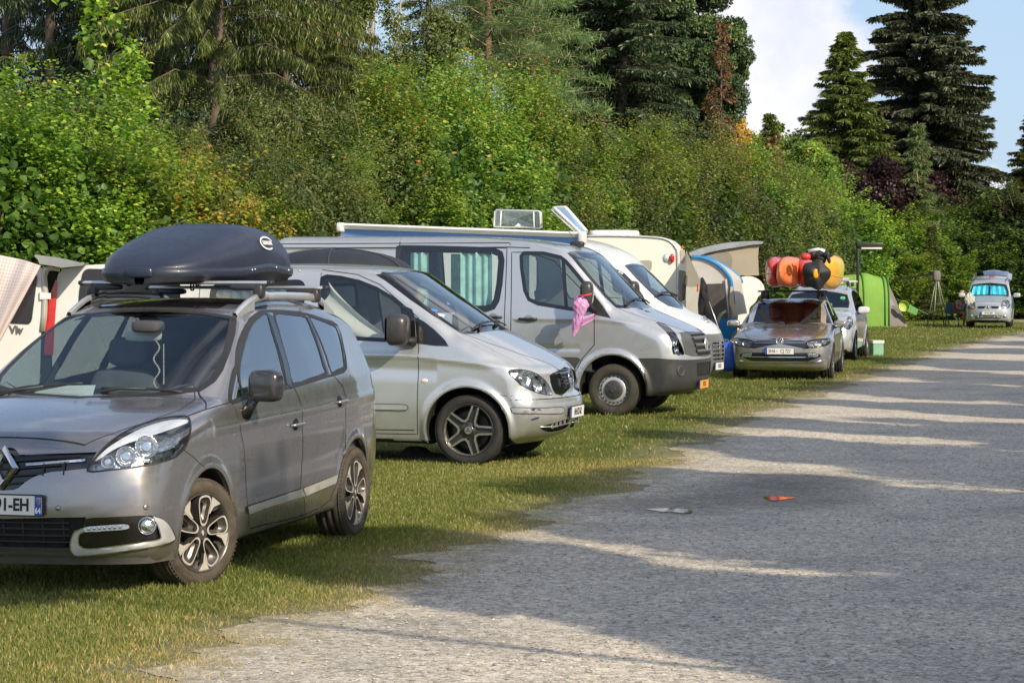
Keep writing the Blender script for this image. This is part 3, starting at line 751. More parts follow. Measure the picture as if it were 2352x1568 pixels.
        up=C(T(12,[(880,455),(1000,330),(1150,230),(1300,150),(1450,95),(1600,62),(1740,62),(1750,95),(1600,150),(1400,215),(1200,280),(1050,350),(940,430)]),2)
        m=MB(); patch(B,m,up,ax_hl,-.012,0,sgn=(sg,),h=.03); m.build('turn_signal',pm('signal_lens',(.85,.87,.9),.25,metal=.25,var=.08,bump=.5,bs=90),e)
        m=MB()
        for (zx,zy,r) in ((1360,330,.062),(1170,420,.055),(1000,470,.035)):
            p=T(12,[(zx,zy)])[0]; nn=B.normal(p[None])[0]; ax=Vector((.92,.35*sg,.1)).normalized(); q=Vector((p[0],p[1]*sg,p[2]))-ax*.035
            Mx=frame(q,ax.cross(Vector((0,0,1)))*-1,(0,0,1)) if False else Matrix.Translation(q)@ax.to_track_quat('Y','Z').to_matrix().to_4x4()
            m.lathe([(-.03,r*.55),(-.01,r*.8),(.012,r),(.016,r*1.06),(.01,r*1.08)],n=32,M=Mx,mi=0)
            m.lathe([(-.012,0),(.01,r*.35),(-.004,r*.62),(-.03,r*.7)],n=32,M=Mx,mi=1)
        sk=C(T(12,[(1500,330),(1620,300),(1690,225),(1700,240),(1650,330),(1500,370)]),2); patch(B,m,sk,ax_hl,-.02,0,sgn=(sg,),h=.03)
        m.build('projector_lamp',[reflector,chrome],e)
        m=MB(); strip(B,m,hl,ax_hl,.010,.002,0,closed=True,both=False)
        if sg<0: m.v=[(x,-y,z) for x,y,z in m.v]
        m.build('lamp_seal',black_pl,e)
    # grille: bars, chrome strip, badge
    m=MB()
    for k in range(4):
        z=.66+.042*k; yl=.16+.10*k
        for i in range(14):
            pass
        ys=np.linspace(-min(.50,.12+.11*k),min(.50,.12+.11*k),14); H=B.hit([[3,y,z] for y in ys],[[-1,0,0]]*len(ys)); m.tube([(p[0]-.004,p[1],p[2]+abs(p[1])*.09) for p in H],.006,6)
    for y in (-.36,-.24,.24,.36):
        H=B.hit([[3,y,z] for z in (.70+abs(y)*.05,.77+abs(y)*.06)],[[-1,0,0]]*2); m.tube([tuple(p) for p in H],.005,6)
    m.build('grille_bars',black_pl,root)
    for sg in (1,-1):
        cs=T(12,[(240,485),(795,445),(790,468),(245,508)]); m=MB(); patch(B,m,P(cs),(1,0,0),.004,0,sgn=(sg,),h=.05); m.build('chrome_strip',chrome,root)
    # rhombus badge
    bz=.755; bx=B.hit([[3,0,bz]],[[-1,0,0]])[0][0]+.012; m=MB()
    Mb=frame((bx,0,bz),(0,1,0),(-.12,0,1))
    ou=[(0,.13),(.095,0),(0,-.13),(-.095,0)]; ino=[(0,.068),(.045,0),(0,-.068),(-.045,0)]; rid=[(0,.1),(.07,0),(0,-.1),(-.07,0)]
    for k in range(4):
        k2=(k+1)%4
        for A_,za,B_,zb_ in ((ou,0,rid,.03),(rid,.03,ino,.004),(ino,.004,ino,-.03),(ou,-.01,ou,0)):
            m.add([Mb@Vector((*A_[k],za)),Mb@Vector((*A_[k2],za)),Mb@Vector((*B_[k2],zb_)),Mb@Vector((*B_[k],zb_))],[(0,1,2,3)],0,False)
    m.build('badge',chrome,root)
    # lower grille slats
    m=MB()
    for k in range(5):
        z=.295+.037*k; ys=np.linspace(-.40,.40,18); H=B.hit([[3,y,z] for y in ys],[[-1,0,0]]*len(ys))
        m.grid([[(p[0]-.028,p[1],p[2]+.006),(p[0]-.004,p[1],p[2]+.003),(p[0]-.004,p[1],p[2]-.004),(p[0]-.028,p[1],p[2]-.007)] for p in H])
    for y in np.linspace(-.36,.36,7): 
        H=B.hit([[3,y,z] for z in (.275,.47)],[[-1,0,0]]*2); m.tube([(p[0]-.016,p[1],p[2]) for p in H],.005,6)
    m.build('lower_grille_slats',black_pl,root)
    # fog lamp surrounds
    for sg in (1,-1):
        e=empty('fog_lamp_surround'); e.parent=root
        a,u,w_=axes((1,0,0)); c=fog.mean(0)
        m=MB(); patch(B,m,fog,(.9,.4,0),.004,0,sgn=(sg,),h=.03); m.build('fog_housing',gloss_black,e)
        rim=T(12,[(1405,972),(1500,1000),(1560,1060),(1600,1140),(1612,1185),(1560,1215),(1400,1257),(1100,1300),(900,1322),(740,1332),(690,1322),(662,1280),(665,1200),(690,1130),(735,1098),(790,1078),(790,1115),(750,1130),(735,1180),(742,1235),(790,1268),(900,1268),(1150,1235),(1400,1200),(1470,1185),(1475,1150),(1450,1060)])
        m=MB(); patch(B,m,rim,(.9,.4,0),.016,0,sgn=(sg,),h=.02)
        m.build('chrome_surround',pm('brushed_chrome',(.60,.61,.62),.35,metal=.35,var=.12,vs=9),e)
        rim2=catmull(rim,2,True); m=MB(); strip(B,m,rim2,(.9,.4,0),.006,.019,0,closed=True,both=False); m.v=[(x,y*sg,z) for x,y,z in m.v]; m.build('chrome_edge',chrome,e)
        drl=C(T(12,[(790,1075),(900,1062),(1150,1045),(1200,1065),(1170,1092),(1000,1105),(800,1115)]),2)
        m=MB(); patch(B,m,drl,(.9,.4,0),.02,0,sgn=(sg,),h=.02)
        for k in range(7):
            p=T(12,[(840+48*k,1090-3*k)])[0]; m.sphere((p[0]+.018,p[1]*sg,p[2]),.011,8,1)
        m.build('running_light',[led,chrome],e)
        p=T(12,[(1368,1065)])[0]; ax=Vector((.93,.36*sg,0)); q=Vector((p[0],p[1]*sg,p[2])); Mx=Matrix.Translation(q)@ax.to_track_quat('Y','Z').to_matrix().to_4x4()
        m=MB(); m.lathe([(.03,0),(.026,.024),(.014,.04),(.0,.043)],n=28,M=Mx,mi=0); m.lathe([(.0,.055),(.018,.052),(.022,.046),(.01,.043)],n=28,M=Mx,mi=1); m.build('fog_lamp',[reflector,chrome],e)
    # plate (only its right-hand part is inside the picture)
    px0=B.hit([[3,0,.545]],[[-1,0,0]])[0][0]
    Mp=frame((px0+.018,0,.545),(0,1,0),(-.04,0,1))
    plate(root,Mp,.52,.11,[plate_white,black_pl,ink,plate_blue,white_ink,pm('plate_red',(.6,.03,.03),.5)],[('box',.216,.258,-.055,.055,3),('64',.043,.237,-.03,4,.85),('91-EH',.098,.075,0,2,.86,.003),('box',.222,.252,.008,.046,4),('box',.232,.247,.02,.04,5)])
    # parking sensors
    m=MB()
    for zx,zy in ((540,902),(1357,895)):
        for sg in (1,-1):
            p=T(12,[(zx,zy)])[0]; n_=B.normal(p[None])[0]; q=Vector((p[0],p[1]*sg,p[2])); ax=Vector((n_[0],n_[1]*sg,n_[2])); Mx=Matrix.Translation(q)@ax.to_track_quat('Y','Z').to_matrix().to_4x4()
            m.lathe([(.001,.0135),(.0025,.012),(.0025,0)],n=20,M=Mx,mi=0); m.lathe([(.0005,.0155),(.0012,.0135)],n=20,M=Mx,mi=1)
    m.build('parking_sensor',[paint,seam],root)
    # chin under the bumper
    m=MB(); H=[]
    for z in (.30,.275,.235,.20):
        r=T(12,[(1,1)])[0] if False else None
        ys=np.linspace(0,.86,16); row=[]
        for y in ys: 
            q=B.hit([[3,y,max(z,.25)]],[[-1,0,0]])[0]; row.append((q[0]+.01-(.3-z)*.35+(y>.5)*0,y,z))
        H.append(row)
    rows=[[(x,-y,z) for x,y,z in r[::-1][:-1]]+r for r in H]; m.grid([[rows[j][i] for j in range(4)] for i in range(len(rows[0]))]); m.build('chin_spoiler',grey_pl,root)
    # handles, mirrors, rails, bars
    for sg in (1,-1):
        hp=T(1,[(1760,1302),(2025,1165)])
        handle(B,root,hp[0][0],hp[0][2],paint,.2,sg,-.03); handle(B,root,hp[1][0],hp[1][2],paint,.19,sg,-.03)
        mirror(root,(-.60,1.055*sg,1.175),(.17,.225,.205),[gloss_black if False else pm('mirror_shell',(.045,.045,.05),.22,metal=.3,coat=.8),gloss_black],(-.60,.90*sg,.985),sg)
    def rail(sg):
        e=[]; m=MB(); X=np.linspace(-1.22,-3.12,26); n=len(X)
        rows=[]
        for i,x in enumerate(X):
            t=i/(n-1); lift=.075*min(1,math.sin(PI*min(1,t*3.2)/2 if t<.3125 else 1))*(1 if t<.8 else math.cos((t-.8)/.2*PI/2)); 
            yy=.60-.02*abs(t-.5); zz=B.hit([[x,yy,3]],[[0,0,-1]])[0][2]
            wd=.02; th=.022
            rows.append([(x,(yy+dy)*sg,zz+lift+dz) for dy,dz in ((-wd,-th*.2),(-wd*.7,th),(wd*.5,th),(wd,0),(wd*.8,-th-.012 if t>.1 else -.02),(-wd*.6,-th))])
        rows=[r+[r[0]] for r in rows]; m.grid(rows)
        for t0,t1 in ((0,.16),(.88,1)):
            seg=[r for i,r in enumerate(rows) if t0<=i/(n-1)<=t1]; lo=[[ (p[0],p[1],B.hit([[p[0],.60,3]],[[0,0,-1]])[0][2]-.01) for p in (r[0],r[3])] for r in seg]
            m.grid([[r[3],l[1]] for r,l in zip(seg,lo)]); m.grid([[r[0],l[0]] for r,l in zip(seg,lo)])
        m.build('roof_rail',satin,root)
    rail(1); rail(-1)
    for bx_,bz_ in ((-1.63,1.812),(-2.73,1.775)):
        e=empty('roof_bar',(bx_,0,bz_)); e.parent=root
        m=MB(); prof=[(-.03,0),(-.022,.010),(0,.014),(.022,.010),(.03,0),(.02,-.009),(-.02,-.009)]
        rows=[[(x,y,z) for x,z in prof+[prof[0]]] for y in (-.675,-.2,.2,.675)]; m.grid(rows); m.build('bar',satin,e)
        for sg in (1,-1):
            m=MB(); sup(m,(0,.685*sg,0),(.064,.05,.034),e1=.7,e2=.7); m.build('end_cap',black_pl,e)
            m=MB(); m.grid([[(x*(1-.3*t),sg*(.46+.17*t+.03*s_),(-.012-.012*t-.085*max(0,t-.45)**1.5*2.2)-s_*.03) for x in (-.04,-.03,.03,.04)] for t in np.linspace(0,1,10) for s_ in (0,)])
            sup(m,(0,sg*.50,-.028),(.085,.22,.045),e1=.6,e2=.5); sup(m,(0,sg*.605,-.055),(.085,.075,.10),e1=.6,e2=.6); m.build('bar_foot',pm('foot_plastic',(.035,.035,.04),.35),e)
        for yy in (-.34,.16):
            m=MB(); m.tube([(.02,yy,.03),(.033,yy,0),(.02,yy,-.018),(-.02,yy,-.018),(-.033,yy,0),(-.02,yy,.03)],.006,6); m.build('clamp',black_pl,e)
    # wheels
    wm=[pm('rim_anthracite',(.13,.12,.11),.35,metal=.6,coat=.5),pm('rim_polished',(.72,.66,.57),.35,metal=.45,var=.06),seam,pm('brake_disc',(.12,.11,.10),.4,metal=.8)]
    for x,st in ((0,-20),(-2.77,0)):
        wheel('wheel',(x,.79,.318),R(st) if x==0 else 0,root,.328,.240,.215,'petal',tyre_dust,wm)
        wheel('wheel',(x,-.79,.318),R(180+(st if x==0 else 0)),root,.328,.240,.215,'petal',tyre_dust,wm)
    # tail lamps
    m=MB(); tl=[(-3.42,0,1.17),(-3.60,0,1.15),(-3.9,0,.95),(-3.9,0,.82),(-3.52,0,.90),(-3.38,0,1.05)]; patch(B,m,tl,(-.5,.87,0),.006,0,h=.05); m.build('tail_light',red_lens,root)
    m=MB(); p=T(1,[(1408,1364)])[0]; m.box((p[0],p[1],p[2]),(.06,.006,.012)); m.build('side_badge',chrome,root)
    # cabin
    m=MB(); m.grid([[(-.18+.0*abs(y),y,1.085-.06*abs(y)) if i==0 else (-.52,y,1.05-.05*abs(y)) if i==1 else (-.75,y,1.02) if i==2 else (-.8,y,.7) for y in np.linspace(-.78,.78,14)] for i in range(4)]); m.build('dashboard',trim_dark,root)
    m=MB(); m.box((-1.8,0,.32),(3.2,1.6,.04)); m.box((-.95,0,.55),(.9,.22,.4),bev=.04); m.build('cabin_floor',trim_dark,root)
    m=MB()
    for sg in (1,-1):
        X=np.linspace(-.7,-3.3,12); H=B.hit([[x,3,z] for x in X for z in (.4,.7,1.0,1.06)],[[0,-1,0]]*48); m.grid([[(H[i*4+j][0],(H[i*4+j][1]-.05)*sg,H[i*4+j][2]) for j in range(4)] for i in range(12)])
    m.build('door_lining',trim_dark,root)
    m=MB(); rows=[]
    for x in np.linspace(-1.3,-3.25,12): rows.append([(x,y,0) for y in np.linspace(-.6,.6,10)])
    H=B.hit([[x,abs(y),3] for r in rows for x,y,_ in r],[[0,0,-1]]*120); rows=[[(r[j][0],r[j][1],H[i*10+j][2]-.05) for j in range(10)] for i,r in enumerate(rows)]
    m.grid(rows); m.build('headlining',pm('headlining',(.12,.12,.12),.9),root)
    for y in (.37,-.37): seat(root,-1.32,y,.50,seat_dark,.5)
    for y in (.45,0,-.45): seat(root,-2.25,y,.52,seat_dark,.44)
    steering(root,-.86,.37,.98,trim_dark)
    m=MB(); sup(m,(-1.10,0,1.47),(.05,.26,.08)); m.build('rear_view_mirror',trim_light,root); m=MB(); sup(m,(-1.02,.07,1.53),(.16,.2,.08)); m.tube([(-1.0,0,1.58),(-1.08,0,1.5)],.012); m.build('sensor_cover',trim_dark,root)
    m=MB()
    for k in range(26): m.sphere((-1.06+.0*k,.11+.02*math.sin(k*.5),1.43-.012*k),.0075,6)
    for k in range(22): m.sphere((-1.06,.16,1.41-.012*k),.006,6)
    m.build('bead_chain',pm('beads',(.5,.42,.35),.3),root)
    m=MB(); m.grid([[(-.24,-.55,1.125),(-.42,-.50,1.10),(-.60,-.52,1.12)],[(-.22,-.30,1.122),(-.40,-.27,1.09),(-.60,-.30,1.16)],[(-.26,-.08,1.118),(-.42,-.05,1.085),(-.5,-.06,1.17)]]); m.build('papers',fabric('paper_white',(.7,.7,.68),.2),root)
    m=MB(); sup(m,(-1.18,-.37,1.03),(.1,.4,.08)); m.build('red_cloth',pm('red_cloth',(.5,.03,.02),.8),root)
    # wipers
    for a_,b_ in ((-.62,-.05),(.1,.62)):
        m=MB(); pts=[]
        for t in np.linspace(0,1,10):
            y=a_+(b_-a_)*t; H=B.hit([[-.22-.05*t-.02,y,3]],[[0,0,-1]])[0]; pts.append((H[0],y,H[2]+.02))
        m.tube(pts,.008,6); m.tube([(pts[0][0]+.06,pts[0][1]+.02,pts[0][2]-.02),pts[2],pts[5]],.011,6); m.build('wiper',black_pl,root)
    return root,B
def roof_box():
    root=empty('roof_box',(-2.27,16.50,1.80),R(-105.1),'dark blue-black plastic roof box carried on the grey people carrier','roof box')
    # local: +x towards the nose, z up
    L0,L1=-1.12,.80
    body=pm('box_lid',(.022,.029,.055),.40,coat=.08,var=.10,vs=6,bump=.08,bs=220)
    base=pm('box_base',(.016,.018,.026),.5,bump=.1,bs=200)
    ht=tab([(-1.15,.17),(-1.0,.21),(-.7,.265),(-.4,.30),(-.1,.29),(.25,.225),(.5,.15),(.7,.09),(.8,.05)],.08)
    wt=tab([(-1.15,.42),(-1.0,.46),(-.3,.48),(.1,.465),(.4,.42),(.6,.37),(.75,.33),(.8,.32)],.05)
    X=np.concatenate([np.linspace(L0,.5,40),L1-(L1-.5)*(1-np.sin(np.linspace(0,PI/2,22)[1:]))**1.3])
    def rimz(x): return .10+.035*np.exp(-((x+.35)/.35)**2)+.02*(x<-.6)*(-.6-x)
    rows=[]
    for x in X:
        u=(x-L0)/(L1-L0); end=math.sqrt(max(1e-5,1-((x-(-.16))/.9601)**8)); r=[]
        hw=wt(x)*end+.002; hh=ht(x)*end
        for k in range(33):
            a=PI*k/32; c,s_=math.cos(a),math.sin(a)
            y=hw*math.copysign(abs(c)**.62,c); z=hh*abs(s_)**.72
            # raised shoulders at the back, valley between dome and shoulder
            sh=math.exp(-((abs(y)-.30)/.09)**2)*np.clip((-x-.35)/.5,0,1)*.045
            z+=sh*(s_>.3)
            r.append((x,y,rimz(x)+z))
        rows.append(r)
    m=MB(); m.grid(rows); m.add(rows[0],[tuple(range(33))]); m.add(rows[-1],[tuple(range(33))]); lid=m.build('lid',body,root)
    rows=[]
    for x in X:
        end=math.sqrt(max(1e-5,1-((x-(-.16))/.9605)**8)); hw=wt(x)*end+.018; z=rimz(x)
        rows.append([(x,hw-.012,z+.012),(x,hw,z),(x,hw+.002,z-.03),(x,hw-.006,z-.05)]+[(x,hw*.93*math.copysign(abs(math.cos(a))**.5,math.cos(a)),max(.0,(z-.05))*(1-abs(math.sin(a))**.5)) for a in np.linspace(.05,PI-.05,16)]+[(x,-hw+.006,z-.05),(x,-hw-.002,z-.03),(x,-hw,z),(x,-hw+.012,z+.012)])
    m=MB(); m.grid(rows); m.add(rows[0],[tuple(range(len(rows[0])))]); m.build('tray',base,root)
    m=MB()
    for sg in (1,-1):
        rr=[]
        for x in X:
            end=math.sqrt(max(1e-5,1-((x-(-.16))/.9605)**8)); hw=wt(x)*end+.020; z=rimz(x); rr.append([(x,sg*(hw-.03),z+.014),(x,sg*hw,z+.008),(x,sg*(hw+.003),z-.03),(x,sg*(hw-.012),z-.052)])
        m.grid(rr)
    sup(m,(L1-.012,0,rimz(L1)-.018),(.07,.20,.072),e1=.5,e2=.5); m.build('lid_rim',body,root)
    # oval maker's mark on the left flank
    lx=-.34; 
    m=MB(); Ml=frame((lx,.462,rimz(lx)+.155),(-1,0.03,0),(0,-.42,1))
    o=[(.115*math.cos(t),.052*math.sin(t)) for t in np.linspace(.35,2*PI-.9,36)]; i_=[(.100*math.cos(t)+.006,.040*math.sin(t)) for t in np.linspace(.35,2*PI-.9,36)]
    m.add([Ml@Vector((*p,.004)) for p in o+i_],[(k,k+1,36+k+1,36+k) for k in range(35)])
    text_mb('DEXALUDE',.04,Ml@Matrix.Translation((.012,0,.004)),m,0,.001,sx=.8,bold=.0012)
    m.build('emblem',white_ink,root)
    m=MB()
    for x in (-.05,.0,-.45,-.72,-.98): m.sphere((x,wt(x)+.018,rimz(x)-.012),.009,8)
    m.build('rivet',satin,root)
    return root
# ---------------------------------------------------------------- the two silver vans
def tracer(B,root):
    def T(z,p,n=0,closed=True):
        P=B.trace(root,px(z,p)); P[:,1]=np.abs(P[:,1])
        if np.isnan(P).any(): print('trace miss',z,[q for q,k in zip(p,P) if np.isnan(k).any()]); P=P[~np.isnan(P).any(1)]
        return np.array(catmull(P,n,closed)) if n else P
    return T
def half(P,mid0,mid1):
    """outline of one half (y>0) closed over the centre line: mid0 .. P .. mid1"""
    A=np.array([mid0]+[tuple(p) for p in P]+[mid1],float); M=A[::-1][1:-1].copy(); M[:,1]*=-1; return np.concatenate([A,M])
def sur(B,pts,axis):
    a=np.array(Vector(axis).normalized()); P=np.array(pts,float); Q=P-(P@a)[:,None]*a+a*3; return B.hit(Q,np.repeat(-a[None],len(P),0))
def star_badge(root,c,r,up=(0,0,1)):
    M=frame(c,(0,1,0),up); m=MB(); m.tube([M@Vector((r*math.cos(a),r*math.sin(a),.005)) for a in np.linspace(0,2*PI,33)[:-1]],r*.09,8,closed=True)
    for k in range(3):
        a=R(90+120*k); b=a+1.047; c_=a-1.047
        m.add([M@Vector((r*.97*math.cos(a),r*.97*math.sin(a),.006)),M@Vector((r*.2*math.cos(b),r*.2*math.sin(b),.004)),M@Vector((0,0,.02)),M@Vector((r*.2*math.cos(c_),r*.2*math.sin(c_),.004))],[(0,1,2),(0,2,3)],0,False)
    return m.build('badge',chrome,root)
def vw_badge(root,c,r,up=(0,0,1)):
    M=frame(c,(0,1,0),up); m=MB(); m.lathe([(-.004,r),(.006,r*.98),(.008,r*.9),(-.002,r*.84)],axis='z',n=40,M=M)
    for L_ in ([(-.42,.62),(-.1,.1),(0,.1),(.1,.1),(.42,.62)] if 0 else [(-.44,.72),(-.12,.12),(.12,.12),(.44,.72)],[(-.80,.42),(-.38,-.70),(0,.02),(.38,-.70),(.80,.42)]):
        if len(L_)==4: L_=[(-.42,.75),(0,.12),(.42,.75)]
        m.tube([M@Vector((x*r,y*r,.004)) for x,y in L_],r*.075,6)
    m.lathe([(-.003,0),(-.003,r*.86)],axis='z',n=32,M=M,mi=1)
    return m.build('badge',[satin,gloss_black],root)
def lamp_unit(B,root,hl,ax,depth=.05,bulbs=(),dark=False,seal=True,name='headlight_unit'):
    for sg in (1,-1):
        e=empty(name); e.parent=root; m=MB(); patch(B,m,hl,ax,-depth,0,sgn=(sg,),h=.04); r0=hl; r1=hl-B.normal(hl)*depth
        m.grid([[(a[0],a[1]*sg,a[2]),(b[0],b[1]*sg,b[2])] for a,b in list(zip(r0,r1))+[(r0[0],r1[0])]],1)
        m.build('reflector_bowl',[lamp_dark if dark else pm('lamp_bowl2',(.5,.52,.55),.2,metal=.9,bump=.5,bs=24,var=.3,vs=14),black_pl if dark else reflector],e)
        if bulbs:
            m=MB()
            for p,r in bulbs:
                axv=Vector((.9,.4*sg,.1)).normalized(); q=Vector((p[0],abs(p[1])*sg,p[2]))-axv*.04; Mx=Matrix.Translation(q)@axv.to_track_quat('Y','Z').to_matrix().to_4x4()
                m.lathe([(-.03,r*.3),(-.01,r*.75),(.015,r),(.017,r*1.05)],n=28,M=Mx,mi=0); m.lathe([(-.0,0),(-.01,r*.35),(-.03,r*.4)],n=20,M=Mx,mi=1)
            m.build('bulb_reflector',[reflector,chrome],e)
        if seal:
            m=MB(); strip(B,m,hl,ax,.008,.002,0,closed=True,both=False)
            if sg<0: m.v=[(x,-y,z) for x,y,z in m.v]
            m.build('lamp_seal',seam,e)
def cabin(root,B,x_front,x_back,zf,dash,seats,wheel_at,smat,lining=True,hl_w=.6,light=False,roofz=None):
    m=MB(); X=np.linspace(x_front,x_back,14)
    if lining:
        zt=roofz or 1.0
        H=B.hit([[x,3,z] for x in X for z in np.linspace(zf,zt,4)],[[0,-1,0]]*(len(X)*4))
        for sg in (1,-1): m.grid([[(H[i*4+j][0],(H[i*4+j][1]-.05)*sg,H[i*4+j][2]) for j in range(4)] for i in range(len(X))])
    m.box(((x_front+x_back)/2,0,zf),(abs(x_front-x_back),1.6,.04)); m.build('cabin_lining',trim_dark,root)
    if dash:
        m=MB(); dx,dz,dw=dash; m.grid([[(dx,y,dz),(dx-.3,y,dz-.01),(dx-.42,y,dz-.07),(dx-.45,y,zf)] for y in np.linspace(-dw,dw,10)]); m.build('dashboard',trim_dark,root)
    for s_ in seats: seat(root,*s_[:3],smat,*(s_[3:] or ()))
    if wheel_at: steering(root,*wheel_at,trim_dark)
def build_vito():
    root=empty('parked_van',(-.18,24.14,0),R(-16.2),'silver van with five-pointed double-spoke wheels and a scraped bumper, right behind the grey people carrier','van')
    paint=pm('silver_paint',(.60,.62,.64),.30,metal=.62,coat=.8,var=.04,vs=2,dirt=.5,dirtz=.4)
    side=smooth_poly([(-4.05,.26),(.50,.19,.1),(.76,.30,.1),(.855,.46,.1),(.865,.62,.05),(.81,.72,.05),(.78,.90,.05),(.71,.985,.08),(.46,1.13,.3),(.12,1.295,.1),(.02,1.335,.03),(-.87,1.92,.06),(-1.10,1.965,.3),(-1.7,2.0,.5),(-3.6,1.99,.3),(-3.95,1.90,.1),(-4.13,1.2,.2),(-4.17,.7,.1),(-4.12,.3,.05)],.05,5)
    w=[(0,.88),(.2,.90),(.35,.93),(.55,.955),(.85,.96),(1.08,.955),(1.16,.945),(1.25,.915),(1.5,.865),(1.75,.81),(1.9,.77),(2.05,.74)]
    wx=[(-4.2,.94),(-3.6,.98),(-2.5,1),(-.3,1),(.2,.985),(.55,.965),(.87,.93)]
    def extra(x,z):
        y=.013*np.exp(-((z-(1.08-.10*np.clip(x+.6,0,2)))/.03)**2)*((x>-2.2)); y-=.014*np.exp(-((z-.92+.03*x)/.07)**2)*(x<-.3)
        return y
    B=Body(side,w,wx,[(-4.2,-.1),(-3.3,-.05),(-2,0),(-1,.12),(-.3,.22),(.2,.30),(.9,.36)],[(0,0),(.9,0),(1.2,.05),(1.6,.05),(2,.06)],k=lambda x,z: np.interp(z,[.3,.7,1.0,1.4,1.9],[.06,.12,.13,.07,.10]),wheels=((0,.35),(-3.2,.35)),flare=.035,arch_r=.42,extra=extra,zc=.8)
    T=tracer(B,root)
    ws=half(T(3,[(760,397),(675,402),(780,470),(870,540),(1000,635),(1100,703),(1165,743),(1230,742)]),(-.885,0,1.92),(.05,0,1.325))
    dw=T(3,[(345,422),(370,414),(450,422),(560,446),(660,486),(760,545),(808,588),(820,640),(822,790),(650,782),(480,772),(344,765)])
    tri=T(3,[(884,648),(940,678),(1000,725),(1060,785),(1083,822),(1000,820),(895,806)])
    hl=T(3,[(1432,972),(1470,956),(1560,968),(1620,998),(1662,1045),(1685,1104),(1610,1096),(1530,1062),(1470,1015)],3)
    gr=T(3,[(1690,977),(1670,990),(1675,1030),(1690,1075),(1705,1100),(1740,1110)])
    gr=half(gr,(B.hit([[3,0,.945]],[[-1,0,0]])[0][0],0,.948),(.8,0,.745))
    vent=T(3,[(1612,1292),(1700,1268),(1780,1245),(1792,1280),(1740,1308),(1660,1320)],3)
    fdoor=[(-1.60,0,.30),(-1.60,0,1.2),(-1.59,0,1.93),(-1.2,0,1.88),(-.95,0,1.78),(-.52,0,1.45),(-.50,0,1.15),(-.50,0,.9),(-.52,0,.3)]
    bump=[(1.2,0,.1),(1.2,0,.66),(.6,0,.655),(.42,0,.655),(.43,0,.4),(.44,0,.1)]
    hood=[(.76,0,0),(.74,.25,0),(.66,.34,0),(.45,.56,0),(.15,.72,0),(-.12,.80,0),(-.1,.6,0),(.03,.3,0),(.05,0,0)]; hood=hood+[(x,-y,z) for x,y,z in hood[::-1][1:-1]]
    slide=[(-2.75,0,1.76),(-1.78,0,1.80),(-1.78,0,1.22),(-2.75,0,1.20)]
    slide=[(x,0,z) for x,z in smooth_poly([(p[0],p[2]) for p in slide],.07)]
    regs=[Reg('wheel_arch',side_pts(circ(0,.35,.425,.2)),(0,1,0),None,delete=True,dot=-3),Reg('wheel_arch',side_pts(circ(-3.2,.35,.425,.2)),(0,1,0),None,delete=True,dot=-3),
      Reg('bumper',bump,(0,1,0),paint,both=False,dot=-3),Reg('bonnet',hood,(0,0,1),paint,both=False,dot=.25),Reg('front_door',fdoor,(0,1,0),paint),
      Reg('windscreen',ws,(.5,0,.8),gl_wind,both=False,lim=(-1.4,.4)),Reg('side_window',dw,(0,1,0),glass('van_side_glass',(.85,.9,.9),1.3,base=.04)),Reg('side_window',slide,(0,1,0),gl_side),
      Reg('quarter_window',tri,(0,1,0),gloss_black),Reg('headlight',hl,(.75,.6,.2),gl_clear),Reg('grille_recess',gr,(1,0,0),gloss_black,both=False,push=-.02),Reg('vent_recess',vent,(1,.5,0),seam,push=-.015)]
    cut_body(B,root,regs,paint,.03,dark=well)
    m=MB(); [arch(B,m,cx,.35,.425,.2) for cx in (0,-3.2)]; m.build('wheel_housing',[paint,well],root)
    m=MB(); strip(B,m,fdoor,(0,1,0),.008,.001,closed=True); strip(B,m,[(-2.9,0,.3),(-2.9,0,1.9)],(0,1,0),.008,.001); strip(B,m,[(.44,0,.655),(.6,0,.655),(.9,0,.66)],(0,1,0),.007,.001)
    strip(B,m,[(x,y,0) for x,y,_ in hood if y>0][:7],(0,0,1),.007,.001); strip(B,m,T(3,[(1380,1108),(1450,1111),(1495,1107),(1537,1072)]),(0,1,0),.005,.001)
    strip(B,m,[(0,y,.655) for y in np.linspace(0,.8,14)],(1,0,0),.008,.001); strip(B,m,[(x,0,.34) for x in (-.55,-1.6)],(0,1,0),.01,.001)
    m.build('panel_seam',seam,root)
    m=MB(); strip(B,m,[(-.1,0,1.93),(-1.1,0,1.945),(-2.4,0,1.955),(-4,0,1.94)],(0,1,0),.014,.002); m.build('roof_channel',pm('channel',(.35,.36,.37),.4,metal=.5),root)
    m=MB(); strip(B,m,ws,(.5,0,.8),.05,.002,closed=True,both=False); strip(B,m,dw,(0,1,0),.04,.002,closed=True); strip(B,m,slide,(0,1,0),.07,.002,closed=True)
    pat=T(3,[(822,585),(868,606),(884,648),(892,806),(824,798)]); patch(B,m,pat,(0,1,0),.004,h=.05); m.build('window_seal',gloss_black,root)
    # bumper strip, door strip, repeater
    m=MB(); bs=T(3,[(1462,1178),(1600,1182),(1740,1176),(1752,1195),(1740,1212),(1600,1215),(1470,1211),(1450,1195)],3); patch(B,m,bs,(.8,.6,0),.008,h=.04); ds=T(3,[(622,1158),(740,1158),(830,1161),(846,1177),(832,1193),(740,1192),(622,1188)],2); patch(B,m,ds,(0,1,0),.012,h=.05); m.build('rub_strip',pm('silver_trim',(.52,.54,.56),.35,metal=.5,coat=.4),root)
    m=MB(); strip(B,m,bs,(.8,.6,0),.006,.009,closed=True); strip(B,m,ds,(0,1,0),.006,.013,closed=True); m.build('strip_seam',seam,root)
    m=MB()
